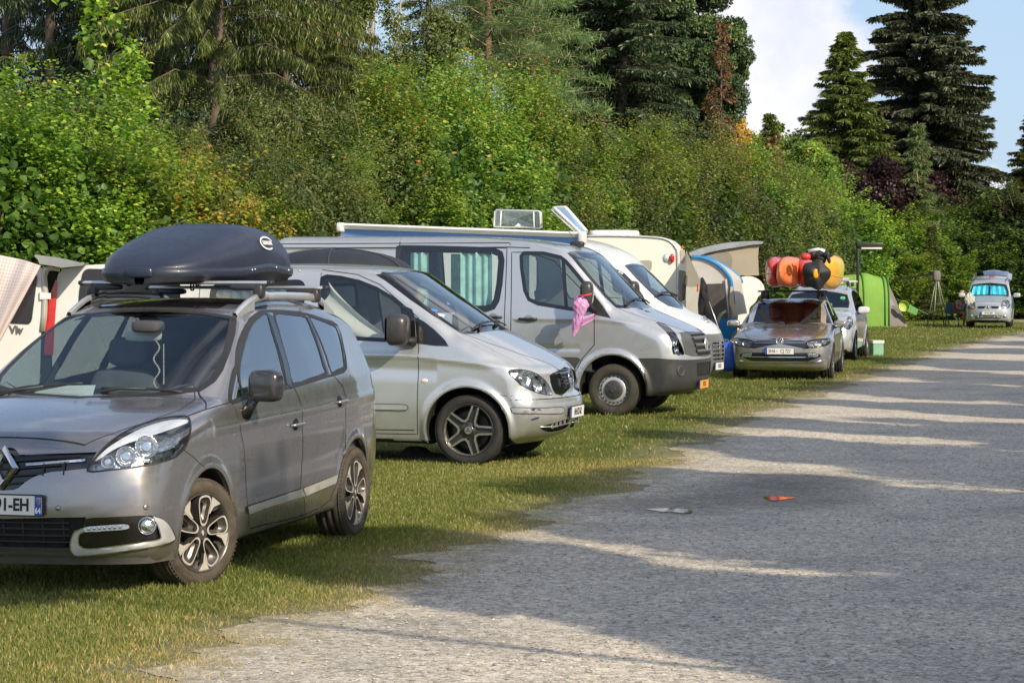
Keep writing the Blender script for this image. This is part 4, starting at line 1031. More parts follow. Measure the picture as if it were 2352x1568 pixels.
    for pts in ([(1555,1188),(1575,1184),(1615,1188),(1618,1194),(1570,1196)],[(1560,1245),(1590,1235),(1612,1232),(1600,1243),(1570,1250)],[(1590,1182),(1612,1180),(1610,1184)]):
        p=T(3,pts); patch(B,m,p,(.8,.6,0),.0105,h=.05,sgn=(-1,))
    m.build('scrape',pm('scrape',(.03,.04,.09),.7),root)
    m=MB(); p=T(3,[(940,1022)])[0]
    for sg in (1,-1): sup(m,(p[0],p[1]*sg,p[2]),(.07,.02,.04),e1=.8,e2=.8)
    m.build('side_repeater',pm('repeater',(.75,.68,.55),.25,coat=.5),root)
    lamp_unit(B,root,hl,(.75,.6,.2),.06,bulbs=[(T(3,[(1535,1010)])[0],.085),(T(3,[(1610,1055)])[0],.06)])
    # grille slats + badge
    m=MB()
    for k in range(5):
        z=.775+.036*k; yw=.17+.026*k; ys=np.linspace(-yw,yw,12); H=B.hit([[3,y,z] for y in ys],[[-1,0,0]]*12); m.grid([[(p[0]-.03,p[1],p[2]+.008),(p[0]-.004,p[1],p[2]+.012),(p[0]-.0,p[1],p[2]),(p[0]-.02,p[1],p[2]-.008)] for p in H])
    m.build('grille_slats',pm('grille_grey',(.10,.11,.13),.3,metal=.5,coat=.3),root)
    bx=B.hit([[3,0,.835]],[[-1,0,0]])[0][0]; star_badge(root,(bx+.012,0,.835),.085,(-.15,0,1))
    m=MB()
    for k in range(5):
        for sg in (1,-1):
            p=T(3,[(1690+24*k,1280-8*k)])[0]; m.box((p[0]-.006,p[1]*sg,p[2]),(.02,.008,.07))
    for sg in (1,-1):
        q=T(3,[(1616,1292),(1700,1290),(1788,1268)]); m.tube([(a,b*sg,c) for a,b,c in q],.008,6)
    m.build('vent_bars',paint,root)
    px0=B.hit([[3,0,.5]],[[-1,0,0]])[0][0]; plate(root,frame((px0+.02,0,.50),(0,1,0),(.05,0,1)),.52,.11,[plate_white,black_pl,ink,plate_blue,white_ink],[('box',-.26,-.222,-.055,.055,3),('HH:CB 62',.095,.02,0,2,.72)])
    for sg in (1,-1):
        e=mirror(root,(-.69,1.13*sg,1.34),(.31,.29,.315),[pm('mirror_black',(.04,.04,.042),.35,coat=.2,bump=.1,bs=150),black_pl],(-.52,.96*sg,1.22),sg)
    m=MB()
    a=np.array([(.06+.0,-.25,1.335),(.02,.1,1.345),(-.06,.5,1.36)])
    for y0,y1 in ((-.55,-.05),(.0,.55)):
        H=sur(B,[(-.04,y,3) for y in np.linspace(y0,y1,8)],(0,0,1)); m.tube([tuple(h+np.array((0,0,.03))) for h in H],.009,6); m.tube([tuple(H[0]+np.array((.05,0,0))),tuple(H[2]+np.array((.02,0,.035))),tuple(H[4]+np.array((0,0,.035)))],.014,6)
    m.build('wipers',black_pl,root)
    wm=[pm('rim_dark_grey',(.07,.068,.062),.4,metal=.6,coat=.3),pm('rim_worn_face',(.42,.40,.34),.3,metal=.8,var=.15,vs=9),seam,pm('brake_disc2',(.07,.065,.06),.45,metal=.8)]
    for x in (0,-3.2):
        wheel('wheel',(x,-.80,.348),R(180),root,.352,.262,.23,'star',tyre_dark,wm); wheel('wheel',(x,.80,.348),0,root,.352,.262,.23,'star',tyre_dark,wm)
    cabin(root,B,-.6,-4.0,.45,(-.08,1.19,.75),[(-1.25,.45,.62,.5),(-1.25,-.45,.62,.5)],(-.62,.45,1.12),seat_grey,roofz=1.1)
    # cloth and hose seen through the side window
    m=MB(); m.grid([[Vector((-1.55+.75*t+.05*math.sin(5*s_),-.72-.16*(.62*t**.8+.35*s_*(1-t*.55))/.65-.025*math.sin(9*s_+t*3),1.85-.62*t**.8*(1)-.35*s_*(1-t*.55))) for s_ in np.linspace(0,1,12)] for t in np.linspace(0,1,16)]); m.build('white_cloth',fabric('cloth_white',(.78,.78,.72),.3),root)
    m=MB(); pts=[(-.62-.34*t,-.45,1.72-.36*t-.10*math.sin(PI*t)) for t in np.linspace(0,1,40)]; m.tube(pts,[.055+.007*(k%2) for k in range(40)],14); m.build('hose',pm('hose',(.30,.30,.22),.6),root)
    m=MB(); m.grid([[(x,-.78+.012*math.sin(x*60),z) for z in (1.2,1.5,1.82)] for x in np.linspace(-2.75,-1.85,60)]); m.build('curtain',fabric('curtain_white',(.7,.7,.66),.4),root)
    m=MB(); 
    H=T(3,[(1005,612),(1045,640)])
    for (zx,zy,s_,mi) in ((1000,612,.05,0),(1040,640,.055,1)):
        pp=[(zx-18,zy-10),(zx+18,zy-2),(zx+14,zy+12),(zx-20,zy+3)]; q=B.trace(root,px(3,pp)); n_=B.normal(q); m.add([tuple(a+b*.002) for a,b in zip(q,n_)],[(0,1,2,3)],mi)
    m.build('windscreen_sticker',[pm('sticker_blue',(.05,.25,.7),.4),white_ink],root)
    return root,B
def build_crafter():
    root=empty('parked_van',(1.65,32.7,0),R(-18),'long silver van with dark grey bumper and a pink bag tied to its mirror','van')
    paint=pm('silver_paint_b',(.58,.60,.63),.30,metal=.62,coat=.8,var=.04,vs=1.5,dirt=.5,dirtz=.4)
    side=smooth_poly([(-5.05,.33),(.70,.26,.1),(.96,.33,.08),(1.05,.50,.08),(1.065,.80,.1),(1.03,.98,.1),(.95,1.12,.12),(.70,1.24,.3),(.28,1.41,.1),(.17,1.47,.03),(-.52,2.16,.08),(-.72,2.29,.2),(-1.2,2.37,.4),(-2,2.43,.4),(-4.9,2.45,.1),(-5.0,2.38,.08),(-5.10,1.5,.3),(-5.12,.4,.05)],.05,5)
    w=[(0,.93),(.3,.95),(.5,.975),(.8,.99),(1.2,.99),(1.35,.98),(1.5,.955),(1.8,.91),(2.1,.87),(2.3,.845),(2.5,.82)]
    wx=[(-5.2,.98),(-4.6,1),(-1,1),(-.2,.995),(.3,.985),(.7,.965),(1.07,.93)]
    def extra(x,z):
        y=.012*np.exp(-((z-(1.30-.08*np.clip(x+.3,0,2)))/.03)**2)*(x>-1.4); 
        y-=.012*(1/(1+np.exp(-(z-1.36)/.01)))*(1/(1+np.exp((z-2.26)/.01)))*(1/(1+np.exp((x+3.10)/.01)))*(1/(1+np.exp(-(x+4.85)/.01)))
        y-=.012*np.exp(-((z-.90)/.035)**2)*((x<-.45)); return y
    B=Body(side,w,wx,[(-5.2,-.02),(-3,0),(-1.2,.08),(-.5,.16),(.1,.26),(.6,.30),(1.1,.30)],[(0,0),(1.0,0),(1.3,.05),(1.8,.04),(2.4,.06)],k=lambda x,z: np.interp(z,[.3,.7,1.1,1.5,2.4],[.06,.14,.13,.06,.10]),wheels=((0,.35),(-3.66,.35)),flare=.04,arch_r=.47,extra=extra,zc=1.0)
    T=tracer(B,root)
    ws=half(T(4,[(560,386),(482,391),(560,474),(650,582),(740,692),(812,762),(880,768)]),(-.555,0,2.19),(.20,0,1.44))
    dw=T(4,[(145,410),(165,388),(300,390),(420,418),(460,450),(530,532),(604,625),(612,792),(480,778),(262,742),(200,712),(172,650),(150,500)])
    tri=T(4,[(622,660),(665,690),(715,755),(773,845),(665,822),(622,800)])
    hl=T(4,[(1092,876),(1150,886),(1205,930),(1245,990),(1272,1045),(1285,1085),(1278,1100),(1212,1095),(1200,1020),(1172,955)],2)
    gr=half(T(4,[(1300,938),(1252,945),(1268,1000),(1285,1060),(1290,1098),(1340,1112)]),(.97,0,1.11),(1.06,0,.775))
    swd=T(3,[(790,250),(1000,253),(1250,260),(1345,266),(1382,282),(1390,320),(1378,460),(1362,550),(1340,590),(1300,603),(1100,606),(900,606),(782,606)])
    fdoor=[(-1.43,0,.62),(-1.43,0,1.3),(-1.46,0,2.20),(-1.2,0,2.20),(-.85,0,2.08),(-.25,0,1.50),(-.25,0,1.2),(-.25,0,.95),(-.42,0,.76),(-.5,0,.6)]
    sdoor=[(-3.10,0,.62),(-3.10,0,2.26),(-1.53,0,2.26),(-1.52,0,.62)]
    clad=T(4,[(500,1110),(565,1115),(640,1128),(600,1152),(555,1190),(530,1224)]); zc0,zc1=.60,.80
    clad=[(-3.1,0,zc0),(-3.1,0,zc1+.01),(-.49,0,zc1-.02),(-.44,0,zc1-.05),(-.50,0,.66),(-.53,0,zc0)]
    bump=[(1.4,0,.1),(1.4,0,.745),(1.0,0,.75),(.6,0,.78),(.36,0,.775),(.44,0,.60),(.46,0,.4),(.47,0,.1)]
    lowg=[(0,y,z) for y,z in smooth_poly([(-.42,.70),(.42,.70),(.38,.52),(-.38,.52)],.04)]
    hood=[(1.02,0,0),(1.0,.30,0),(.86,.46,0),(.5,.66,0),(.1,.80,0),(-.1,.84,0),(.0,.6,0),(.14,.3,0),(.18,0,0)]; hood=hood+[(x,-y,z) for x,y,z in hood[::-1][1:-1]]
    regs=[Reg('wheel_arch',side_pts(circ(0,.35,.465,.25)),(0,1,0),None,delete=True,dot=-3),Reg('wheel_arch',side_pts(circ(-3.66,.35,.465,.25)),(0,1,0),None,delete=True,dot=-3),
      Reg('bonnet',hood,(0,0,1),paint,both=False,dot=.25),Reg('front_door',fdoor,(0,1,0),paint),Reg('sliding_door',sdoor,(0,1,0),paint),Reg('side_cladding',clad,(0,1,0),grey_pl,push=.006),Reg('bumper',bump,(0,1,0),pm('bumper_grey',(.042,.044,.047),.45,bump=.1,bs=200),both=False,dot=-3),
      Reg('windscreen',ws,(.6,0,.75),gl_wind,both=False,lim=(-1.2,.5)),Reg('side_window',dw,(0,1,0),glass('van_side_glass_b',(.5,.56,.55),2.,base=.06)),Reg('side_window',swd,(0,1,0),glass('curtain_glass',(.84,.9,.9),1.3,base=.04)),
      Reg('quarter_panel',tri,(0,1,0),black_pl),Reg('headlight',hl,(.85,.5,.1),glass('smoked_lens',(.6,.64,.68),1.4,base=.05)),Reg('grille_recess',gr,(1,0,0),pm('grille_panel',(.12,.125,.13),.4,metal=.3),both=False,push=-.004),Reg('lower_grille',lowg,(1,0,0),seam,both=False,push=-.01)]
    cut_body(B,root,regs,paint,.035,dark=well)
    m=MB(); [arch(B,m,cx,.35,.465,.25) for cx in (0,-3.66)]; m.build('wheel_housing',[paint,well],root)
    m=MB(); strip(B,m,fdoor,(0,1,0),.012,.001,closed=True); strip(B,m,sdoor,(0,1,0),.012,.001,closed=True); strip(B,m,[(-5.0,0,2.33),(-1.5,0,2.33)],(0,1,0),.012,.001); strip(B,m,[(-5.0,0,2.27),(-1.5,0,2.27),(-1.2,0,2.26)],(0,1,0),.014,.001)
    strip(B,m,[(-1.49,0,2.47),(-1.49,0,2.27)],(0,1,0),.012,.001); strip(B,m,[(-3.1,0,2.47),(-3.1,0,2.27)],(0,1,0),.016,.001); strip(B,m,[(x,y,0) for x,y,_ in hood if y>0][:6],(0,0,1),.009,.001)
    strip(B,m,[(-5.0,0,1.18),(-3.1,0,1.18)],(0,1,0),.012,.001)
    m.build('panel_seam',seam,root)
    m=MB(); strip(B,m,ws,(.6,0,.75),.06,.002,closed=True,both=False); strip(B,m,dw,(0,1,0),.05,.002,closed=True); strip(B,m,swd,(0,1,0),.09,.003,closed=True); strip(B,m,T(4,[(440,425),(450,600),(462,776)]),(0,1,0),.05,.003); m.build('window_seal',gloss_black,root)
    lamp_unit(B,root,hl,(.85,.5,.1),.07,bulbs=[(T(4,[(1225,1010)])[0],.06),(T(4,[(1240,1060)])[0],.05)],dark=True)
    m=MB()
    for k,(z,yw) in enumerate(((1.07,.40),(.985,.42),(.895,.40),(.82,.36))):
        for y0,y1 in ((-yw,-.0),(0,yw)):
            H=sur(B,[(0,y,z) for y in np.linspace(y0,y1,8)],(1,0,0)); m.grid([[(p[0]+.002,p[1],z+.02),(p[0]+.002,p[1],z-.02)] for p in H])
    m.build('grille_slots',seam,root)
    m=MB()
    for z in (1.03,.94,.86):
        H=sur(B,[(0,y,z) for y in np.linspace(-.42,.42,14)],(1,0,0)); m.grid([[(p[0]+.0,p[1],z+.022),(p[0]+.022,p[1],z+.014),(p[0]+.022,p[1],z-.014),(p[0],p[1],z-.022)] for p in H])
    m.build('grille_slats',pm('grille_bar',(.17,.175,.18),.35,metal=.4),root)
    vw_badge(root,(B.hit([[3,0,.95]],[[-1,0,0]])[0][0]+.03,0,.95),.085,(-.1,0,1))
    px0=B.hit([[3,0,.43]],[[-1,0,0]])[0][0]; plate(root,frame((px0+.02,0,.40),(0,1,0),(.03,0,1)),.52,.11,[plate_yellow,black_pl,ink,plate_blue],[('box',-.26,-.222,-.055,.055,3),('VK 15',.095,.03,0,2,.72)])
    m=MB(); text_mb('CR',.07,frame((px0+.012,.33,.735),(0,1,0),(0,0,1)),m,0,.002,bold=.003); m.build('lettering',chrome,root)
    for sg in (1,-1):
        e=empty('fog_lamp'); e.parent=root; p=T(4,[(1265,1212)])[0]; ax=Vector((.9,.42*sg,0)).normalized(); Mx=Matrix.Translation((p[0],p[1]*sg,p[2]))@ax.to_track_quat('Y','Z').to_matrix().to_4x4()
        m=MB(); m.lathe([(-.01,.075),(.008,.07),(.008,.055),(-.03,.05)],n=28,M=Mx,mi=0); m.lathe([(-.0,0),(-.008,.03),(-.03,.05)],n=24,M=Mx,mi=1); m.build('lamp',[grey_pl,reflector],e)
        mirror(root,(-.32,1.18*sg,1.63),(.22,.24,.36),[pm('mirror_black',(.04,.04,.042),.35),black_pl],(-.25,.97*sg,1.40),sg)
    m=MB(); hv=T(4,[(990,775),(1060,768),(1125,790),(1110,800),(1020,800)]); patch(B,m,hv,(0,0,1),.003,h=.1,sgn=(-1,)); m.build('bonnet_vent',black_pl,root)
    m=MB(); H=sur(B,[(-.75,-.1,3)],(0,0,1))[0]; sup(m,(H[0],H[1],H[2]+.03),(.2,.12,.08)); m.tube([(H[0]+.0,H[1],H[2]+.05),(H[0]-.20,H[1],H[2]+.30)],.004,5); m.build('aerial',black_pl,root)
    for z4,(zx,zy) in ((4,(195,850)),(3,(1340,652))):
        p=T(z4,[(zx,zy)])[0]
        for sg in (1,-1):
            e=empty('door_handle'); e.parent=root; m=MB(); m.tube([(p[0]+t*.13,sg*(sur(B,[(p[0],0,p[2])],(0,1,0))[0][1]+.03-.02*abs(t)),p[2]) for t in (-1,-.5,0,.5,1)],.018,8); m.build('grip',black_pl,e)
            m=MB(); patch(B,m,[(p[0]+.07*math.cos(a),0,p[2]+.055*math.sin(a)) for a in np.linspace(0,2*PI,20,endpoint=False)],(0,1,0),.002,sgn=(sg,)); m.build('cup',pm('handle_cup',(.3,.31,.32),.4,metal=.5),e)
    for y0,y1 in ((-.65,-.1),(.0,.6)):
        m=MB(); H=sur(B,[(.10,y,3) for y in np.linspace(y0,y1,8)],(0,0,1)); m.tube([tuple(h+np.array((0,0,.03))) for h in H],.012,6); m.build('wiper',black_pl,root)
    wm=[pm('rim_black',(.03,.03,.032),.5),pm('steel_white',(.62,.63,.64),.35,metal=.6,var=.1,vs=12),seam,seam,pm('hub_cap',(.05,.05,.052),.45)]
    for x in (0,-3.66):
        wheel('wheel',(x,-.82,.345),R(180),root,.348,.225,.235,'steel',pm('tyre_brown',(.055,.048,.04),.88,var=.3,vs=12),wm); wheel('wheel',(x,.82,.345),0,root,.348,.225,.235,'steel',tyre_dark,wm)
    cabin(root,B,-.3,-1.6,.6,(.05,1.3,.8),[(-1.1,.5,.75,.5),(-1.1,-.5,.75,.5)],(-.45,.5,1.2),seat_grey,roofz=1.3)
    tc=fabric('curtain_teal',(.50,.84,.78),.35,var=.2,vs=8)
    for x0,x1 in ((-2.95,-2.68),(-2.20,-1.74)):
        m=MB(); m.grid([[(x,-.84+.02*math.sin(x*55)+.01*math.sin(x*23),z) for z in (1.3,1.55,1.8,2.1,2.2)] for x in np.linspace(x0,x1,40)]); m.build('curtain',tc,root)
        m=MB(); m.grid([[(x,.84+.02*math.sin(x*55),z) for z in (1.3,1.8,2.2)] for x in np.linspace(x0,x1,40)]); m.build('curtain',tc,root)
    m=MB(); m.box((-3.2,0,1.5),(.03,1.6,1.7)); m.build('bulkhead',trim_dark,root)
    return root,B
def pink_bag():
    root=empty('drawstring_bag',(0,0,0),0,'crumpled pink plastic bag hung by a red band on the van mirror','bag')
    c=at(*px(4,[(555,690)])[0],31.50); root.location=c
    b=at(*px(4,[(530,975)])[0],31.50); L_=c.z-b.z
    m=MB(); rows=[]
    for i in range(40):
        t=i/39; w=.03+.062*math.sin(PI*min(1,t*1.1)**.8)*(.75+.35*math.sin(t*11)); 
        if t>.45: w*=.8
        if t>.9: w*=(1-t)/.1*.7+.3
        cx=.0-.03*t+.05*math.sin(t*5)*t; row=[]
        for k in range(36):
            a=2*PI*k/36; rr=w*(1+.28*math.sin(3*a+t*9)+.22*abs(math.sin(3.5*a-t*17))+.12*math.sin(11*a+19*t)); row.append((cx+rr*math.cos(a)*1.0,rr*math.sin(a)*.7,-L_*t))
        row.append(row[0]); rows.append(row)
    m.grid(rows,smooth=True); o=m.build('bag_body',fabric('pink_plastic',(.80,.42,.74),.35,var=.12,vs=9,rough=.3),root)
    m=MB(); rows=[]
    for i in range(8):
        t=i/7; rows.append([(.03+.16*t+.01*math.sin(k*2),-.04-.02*math.sin(k),-.28+.0*t-.12*k/6*(1-t*.3)+.05*t) for k in range(7)])
    m.grid(rows); m.build('bag_flap',fabric('pink_plastic',(.80,.42,.74)),root)
    m=MB(); m.tube([(-.02,-.05,0),(.08,-.06,.01),(.16,-.05,.03)],.013,6); m.build('red_band',pm('red_band',(.7,.05,.06),.6),root)
    return root
LEAF_GAIN=(2.80,2.35,2.9)
# ---------------------------------------------------------------- vegetation
def leaf_mat(name, stops, trans=.42, rough=.42, zdark=None):
    if name in MATS: return MATS[name]
    m,nt=new_mat(name); o=N(nt,'ShaderNodeOutputMaterial'); at_=N(nt,'ShaderNodeAttribute'); at_.attribute_name='tone'
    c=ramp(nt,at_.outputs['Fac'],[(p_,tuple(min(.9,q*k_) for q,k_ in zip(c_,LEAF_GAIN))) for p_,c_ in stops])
    oi=N(nt,'ShaderNodeObjectInfo'); hs=N(nt,'ShaderNodeHueSaturation'); 
    mr=N(nt,'ShaderNodeMapRange'); mr.inputs[3].default_value=.8; mr.inputs[4].default_value=1.22; L(nt,oi.outputs['Random'],mr.inputs[0]); L(nt,mr.outputs[0],hs.inputs['Value'])
    mr2=N(nt,'ShaderNodeMapRange'); mr2.inputs[3].default_value=.488; mr2.inputs[4].default_value=.512; L(nt,oi.outputs['Random'],mr2.inputs[0]); L(nt,mr2.outputs[0],hs.inputs['Hue'])
    L(nt,c,hs.inputs['Color']); c=hs.outputs[0]
    d=N(nt,'ShaderNodeBsdfPrincipled'); d.inputs['Roughness'].default_value=rough; d.inputs['Specular IOR Level'].default_value=.42; L(nt,c,d.inputs['Base Color'])
    t=N(nt,'ShaderNodeBsdfTranslucent'); tc=mixc(nt,1.,c,(1.1,1.15,.5),'MULTIPLY'); L(nt,tc,t.inputs[0])
    x=N(nt,'ShaderNodeMixShader'); x.inputs[0].default_value=trans; L(nt,d.outputs[0],x.inputs[1]); L(nt,t.outputs[0],x.inputs[2]); L(nt,x.outputs[0],o.inputs[0])
    MATS[name]=m; return m
def G(*a): return tuple(a)
lm_linden=leaf_mat('leaf_linden',[(0,(.022,.055,.010)),(.45,(.085,.165,.018)),(.8,(.16,.25,.030)),(1,(.30,.34,.05))])
lm_maple=leaf_mat('leaf_maple',[(0,(.018,.045,.010)),(.5,(.075,.140,.020)),(.85,(.15,.22,.035)),(.985,(.20,.21,.04)),(1,(.24,.12,.03))])
lm_olive=leaf_mat('leaf_olive',[(0,(.022,.040,.014)),(.5,(.080,.115,.032)),(.92,(.17,.21,.065)),(1,(.22,.21,.08))])
lm_rust=leaf_mat('leaf_rust',[(0,(.030,.055,.010)),(.45,(.13,.19,.02)),(.74,(.20,.22,.03)),(.90,(.25,.15,.03)),(1,(.28,.10,.03))])
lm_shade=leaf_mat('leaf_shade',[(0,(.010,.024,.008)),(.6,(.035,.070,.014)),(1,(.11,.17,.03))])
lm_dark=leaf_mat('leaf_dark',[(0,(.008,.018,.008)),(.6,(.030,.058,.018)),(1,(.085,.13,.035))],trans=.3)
lm_birch=leaf_mat('leaf_birch',[(0,(.03,.055,.02)),(.6,(.085,.13,.035)),(.95,(.18,.21,.07)),(1,(.35,.16,.06))])
lm_purple=leaf_mat('leaf_purple',[(0,(.004,.002,.002)),(.6,(.012,.006,.005)),(1,(.032,.016,.012))],trans=.2)
nd_green=leaf_mat('needle_green',[(0,(.010,.022,.005)),(.6,(.042,.066,.011)),(.95,(.095,.120,.020)),(1,(.20,.17,.05))],trans=.2)
nd_dark=leaf_mat('needle_dark',[(0,(.006,.014,.006)),(.6,(.022,.042,.015)),(1,(.062,.092,.035))],trans=.15)
nd_blue=leaf_mat('needle_blue',[(0,(.008,.016,.007)),(.6,(.034,.050,.022)),(1,(.095,.115,.055))],trans=.15)
nd_pine=leaf_mat('needle_pine',[(0,(.02,.045,.014)),(.6,(.065,.115,.035)),(1,(.14,.20,.06))],trans=.3)
nd_brown=leaf_mat('needle_brown',[(0,(.02,.012,.004)),(.6,(.10,.066,.024)),(1,(.16,.115,.045))],trans=.2)
bark=pm('bark',(.13,.10,.075),.9,var=.35,vs=6,bump=.6,bs=30)
bark_pale=pm('bark_pale',(.42,.38,.32),.85,var=.4,vs=5,bump=.4,bs=25)
bark_warm=pm('bark_warm',(.30,.20,.13),.9,var=.35,vs=5,bump=.5,bs=25)
twig=pm('twig',(.16,.10,.06),.85,var=.3)
def leaf_object(name, P, Dn, Nn, S, tone, mat, parent=None, asp=.62, simple=False):
    """n leaves: P base points, Dn length directions, Nn blade normals, S lengths"""
    n=len(P); Dn=Dn/np.linalg.norm(Dn,axis=1,keepdims=True); Sd=np.cross(Dn,Nn); Sd/=np.maximum(np.linalg.norm(Sd,axis=1,keepdims=True),1e-6); Nn=np.cross(Sd,Dn)
    s=S[:,None]
    if simple:
        prof=[(0,0,0),(asp/2,.5,0),(0,1,0),(-asp/2,.5,0)]; fl=[(0,1,2,3)]
    else:
        h=asp/2; prof=[(0,0,0),(h,.30,.10),(h*.8,.68,.06),(0,1,-.12),(-h*.8,.68,.06),(-h,.30,.10)]; fl=[(0,1,2,3),(0,3,4,5)]
    k=len(prof); V=np.empty((n,k,3))
    for i,(a,b,c) in enumerate(prof): V[:,i]=P+Sd*s*a+Dn*s*b+Nn*s*c
    V=V.reshape(-1,3); base=(np.arange(n)*k)[:,None]
    F=np.concatenate([base+np.array(f)[None] for f in fl],1).reshape(-1); nf=n*len(fl)
    me=bpy.data.meshes.new(name); me.vertices.add(len(V)); me.vertices.foreach_set('co',V.ravel()); me.loops.add(len(F)); me.loops.foreach_set('vertex_index',F.astype(np.int32))
    me.polygons.add(nf); me.polygons.foreach_set('loop_start',np.arange(0,nf*4,4,dtype=np.int32)); me.polygons.foreach_set('loop_total',np.full(nf,4,np.int32))
    me.materials.append(mat); a=me.attributes.new('tone','FLOAT','POINT'); a.data.foreach_set('value',np.repeat(tone,k).astype(np.float32))
    me.update(calc_edges=True); o=bpy.data.objects.new(name,me); COL.objects.link(o)
    if parent: o.parent=parent
    return o
def rn(g,n): v=g.normal(size=(n,3)); return v/np.linalg.norm(v,axis=1,keepdims=True)
def bush_parts(seed,H,Rd,shoots,per,lsize,mat,asp=.7,droop=.5,tall=.25,tonebias=0,dark=.55,branches=True,spread=1.,simple=False,clump=1.):
    """leafy bush of many curved upright shoots; returns an Empty root with crown and stem parts"""
    g=np.random.default_rng(seed); root=empty('bush')
    P=[];Dn=[];Nn=[];S=[];T=[]; st=MB(); lobes=[(g.uniform(-.62,.62)*Rd,g.uniform(-.62,.62)*Rd,(.14+.72*(q_+g.random())/13)*H,g.uniform(.32,.55)*Rd) for q_ in range(13)]
    for i in range(shoots):
        lx,ly,lz,lr=lobes[i%len(lobes)]; d=g.normal(size=3); d/=np.linalg.norm(d); d[2]=abs(d[2])*.8+.0 if g.random()<.6 else d[2]*.8
        end=np.array([lx,ly,lz])+d*np.array([lr,lr,lr*1.25])*(.75+.35*g.random()); end[2]=min(max(end[2],.15),H)
        if i<shoots*tall*.25: end[2]=H*(.93+.2*g.random()); end[:2]*=.75
        end[:2]*=spread
        out=np.array([end[0],end[1],0]); lo=np.linalg.norm(out)+1e-6; out/=lo
        L_=(.5+.7*g.random())*(1.2 if i<shoots*tall*.25 else .9)
        dirn=np.array([0,0,1.])*(.75+.5*g.random())+out*(.5*g.random()+.15)+g.normal(size=3)*.22; dirn/=np.linalg.norm(dirn)
        base=end-dirn*L_; cur=out*(.25*g.random()+.05)
        n=per; t=(np.arange(n)+g.random(n)*.5)/n; pts=base+dirn*(t*L_)[:,None]+cur*(t**2*L_*.5)[:,None]; pts[:,2]-=.1*(t**3)*L_
        ph=np.arange(n)*2.4+g.random()*6; rad=np.stack([np.cos(ph),np.sin(ph),np.zeros(n)],1)
        ld=rad*.85+dirn*.35+rn(g,n)*.35; ld[:,2]-=droop*(.4+.6*g.random(n)); ln=np.array([0,0,1.])*.9+rad*.55+out*.35+rn(g,n)*.45
        pts=pts+rad*(.03+.10*g.random((n,1)))*clump; ok=pts[:,2]>.02; 
        P.append(pts[ok]);Dn.append(ld[ok]);Nn.append(ln[ok]);S.append((lsize*(.6+.7*g.random(n))*(1-.35*t))[ok])
        depth=np.linalg.norm(pts[:,:2],axis=1)/Rd
        T.append(np.clip(g.normal(.5,.2,n)+.16*(t-.5)+tonebias+(g.random(n)<.02)*.6,0,1)[ok])
        if branches and i%9==0: st.tube([base-dirn*.3,base+dirn*L_*.5+cur*.12*L_,base+dirn*L_*.97+cur*.45*L_],[.012,.007,.003],4,cap=False)
    # filling inside so that the crown closes; dark tone paints shaded gaps
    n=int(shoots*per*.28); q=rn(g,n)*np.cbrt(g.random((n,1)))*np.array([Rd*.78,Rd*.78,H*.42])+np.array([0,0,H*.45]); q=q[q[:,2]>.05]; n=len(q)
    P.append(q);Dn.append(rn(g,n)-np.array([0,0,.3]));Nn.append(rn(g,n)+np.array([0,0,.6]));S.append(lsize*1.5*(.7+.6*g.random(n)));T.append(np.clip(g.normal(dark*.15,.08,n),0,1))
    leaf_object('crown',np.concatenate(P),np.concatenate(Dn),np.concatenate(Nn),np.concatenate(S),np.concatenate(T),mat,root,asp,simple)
    for k in range(6):
        a=2*PI*k/6+g.random(); r=Rd*.15; b=(Rd*.45*math.cos(a),Rd*.45*math.sin(a),H*.6); st.tube([(r*math.cos(a),r*math.sin(a),-.05),(b[0]*.6,b[1]*.6,H*.3),b],[.05,.035,.015],6)
    st.build('stems',pm('twig_green',(.13,.12,.05),.8,var=.3),root); return root
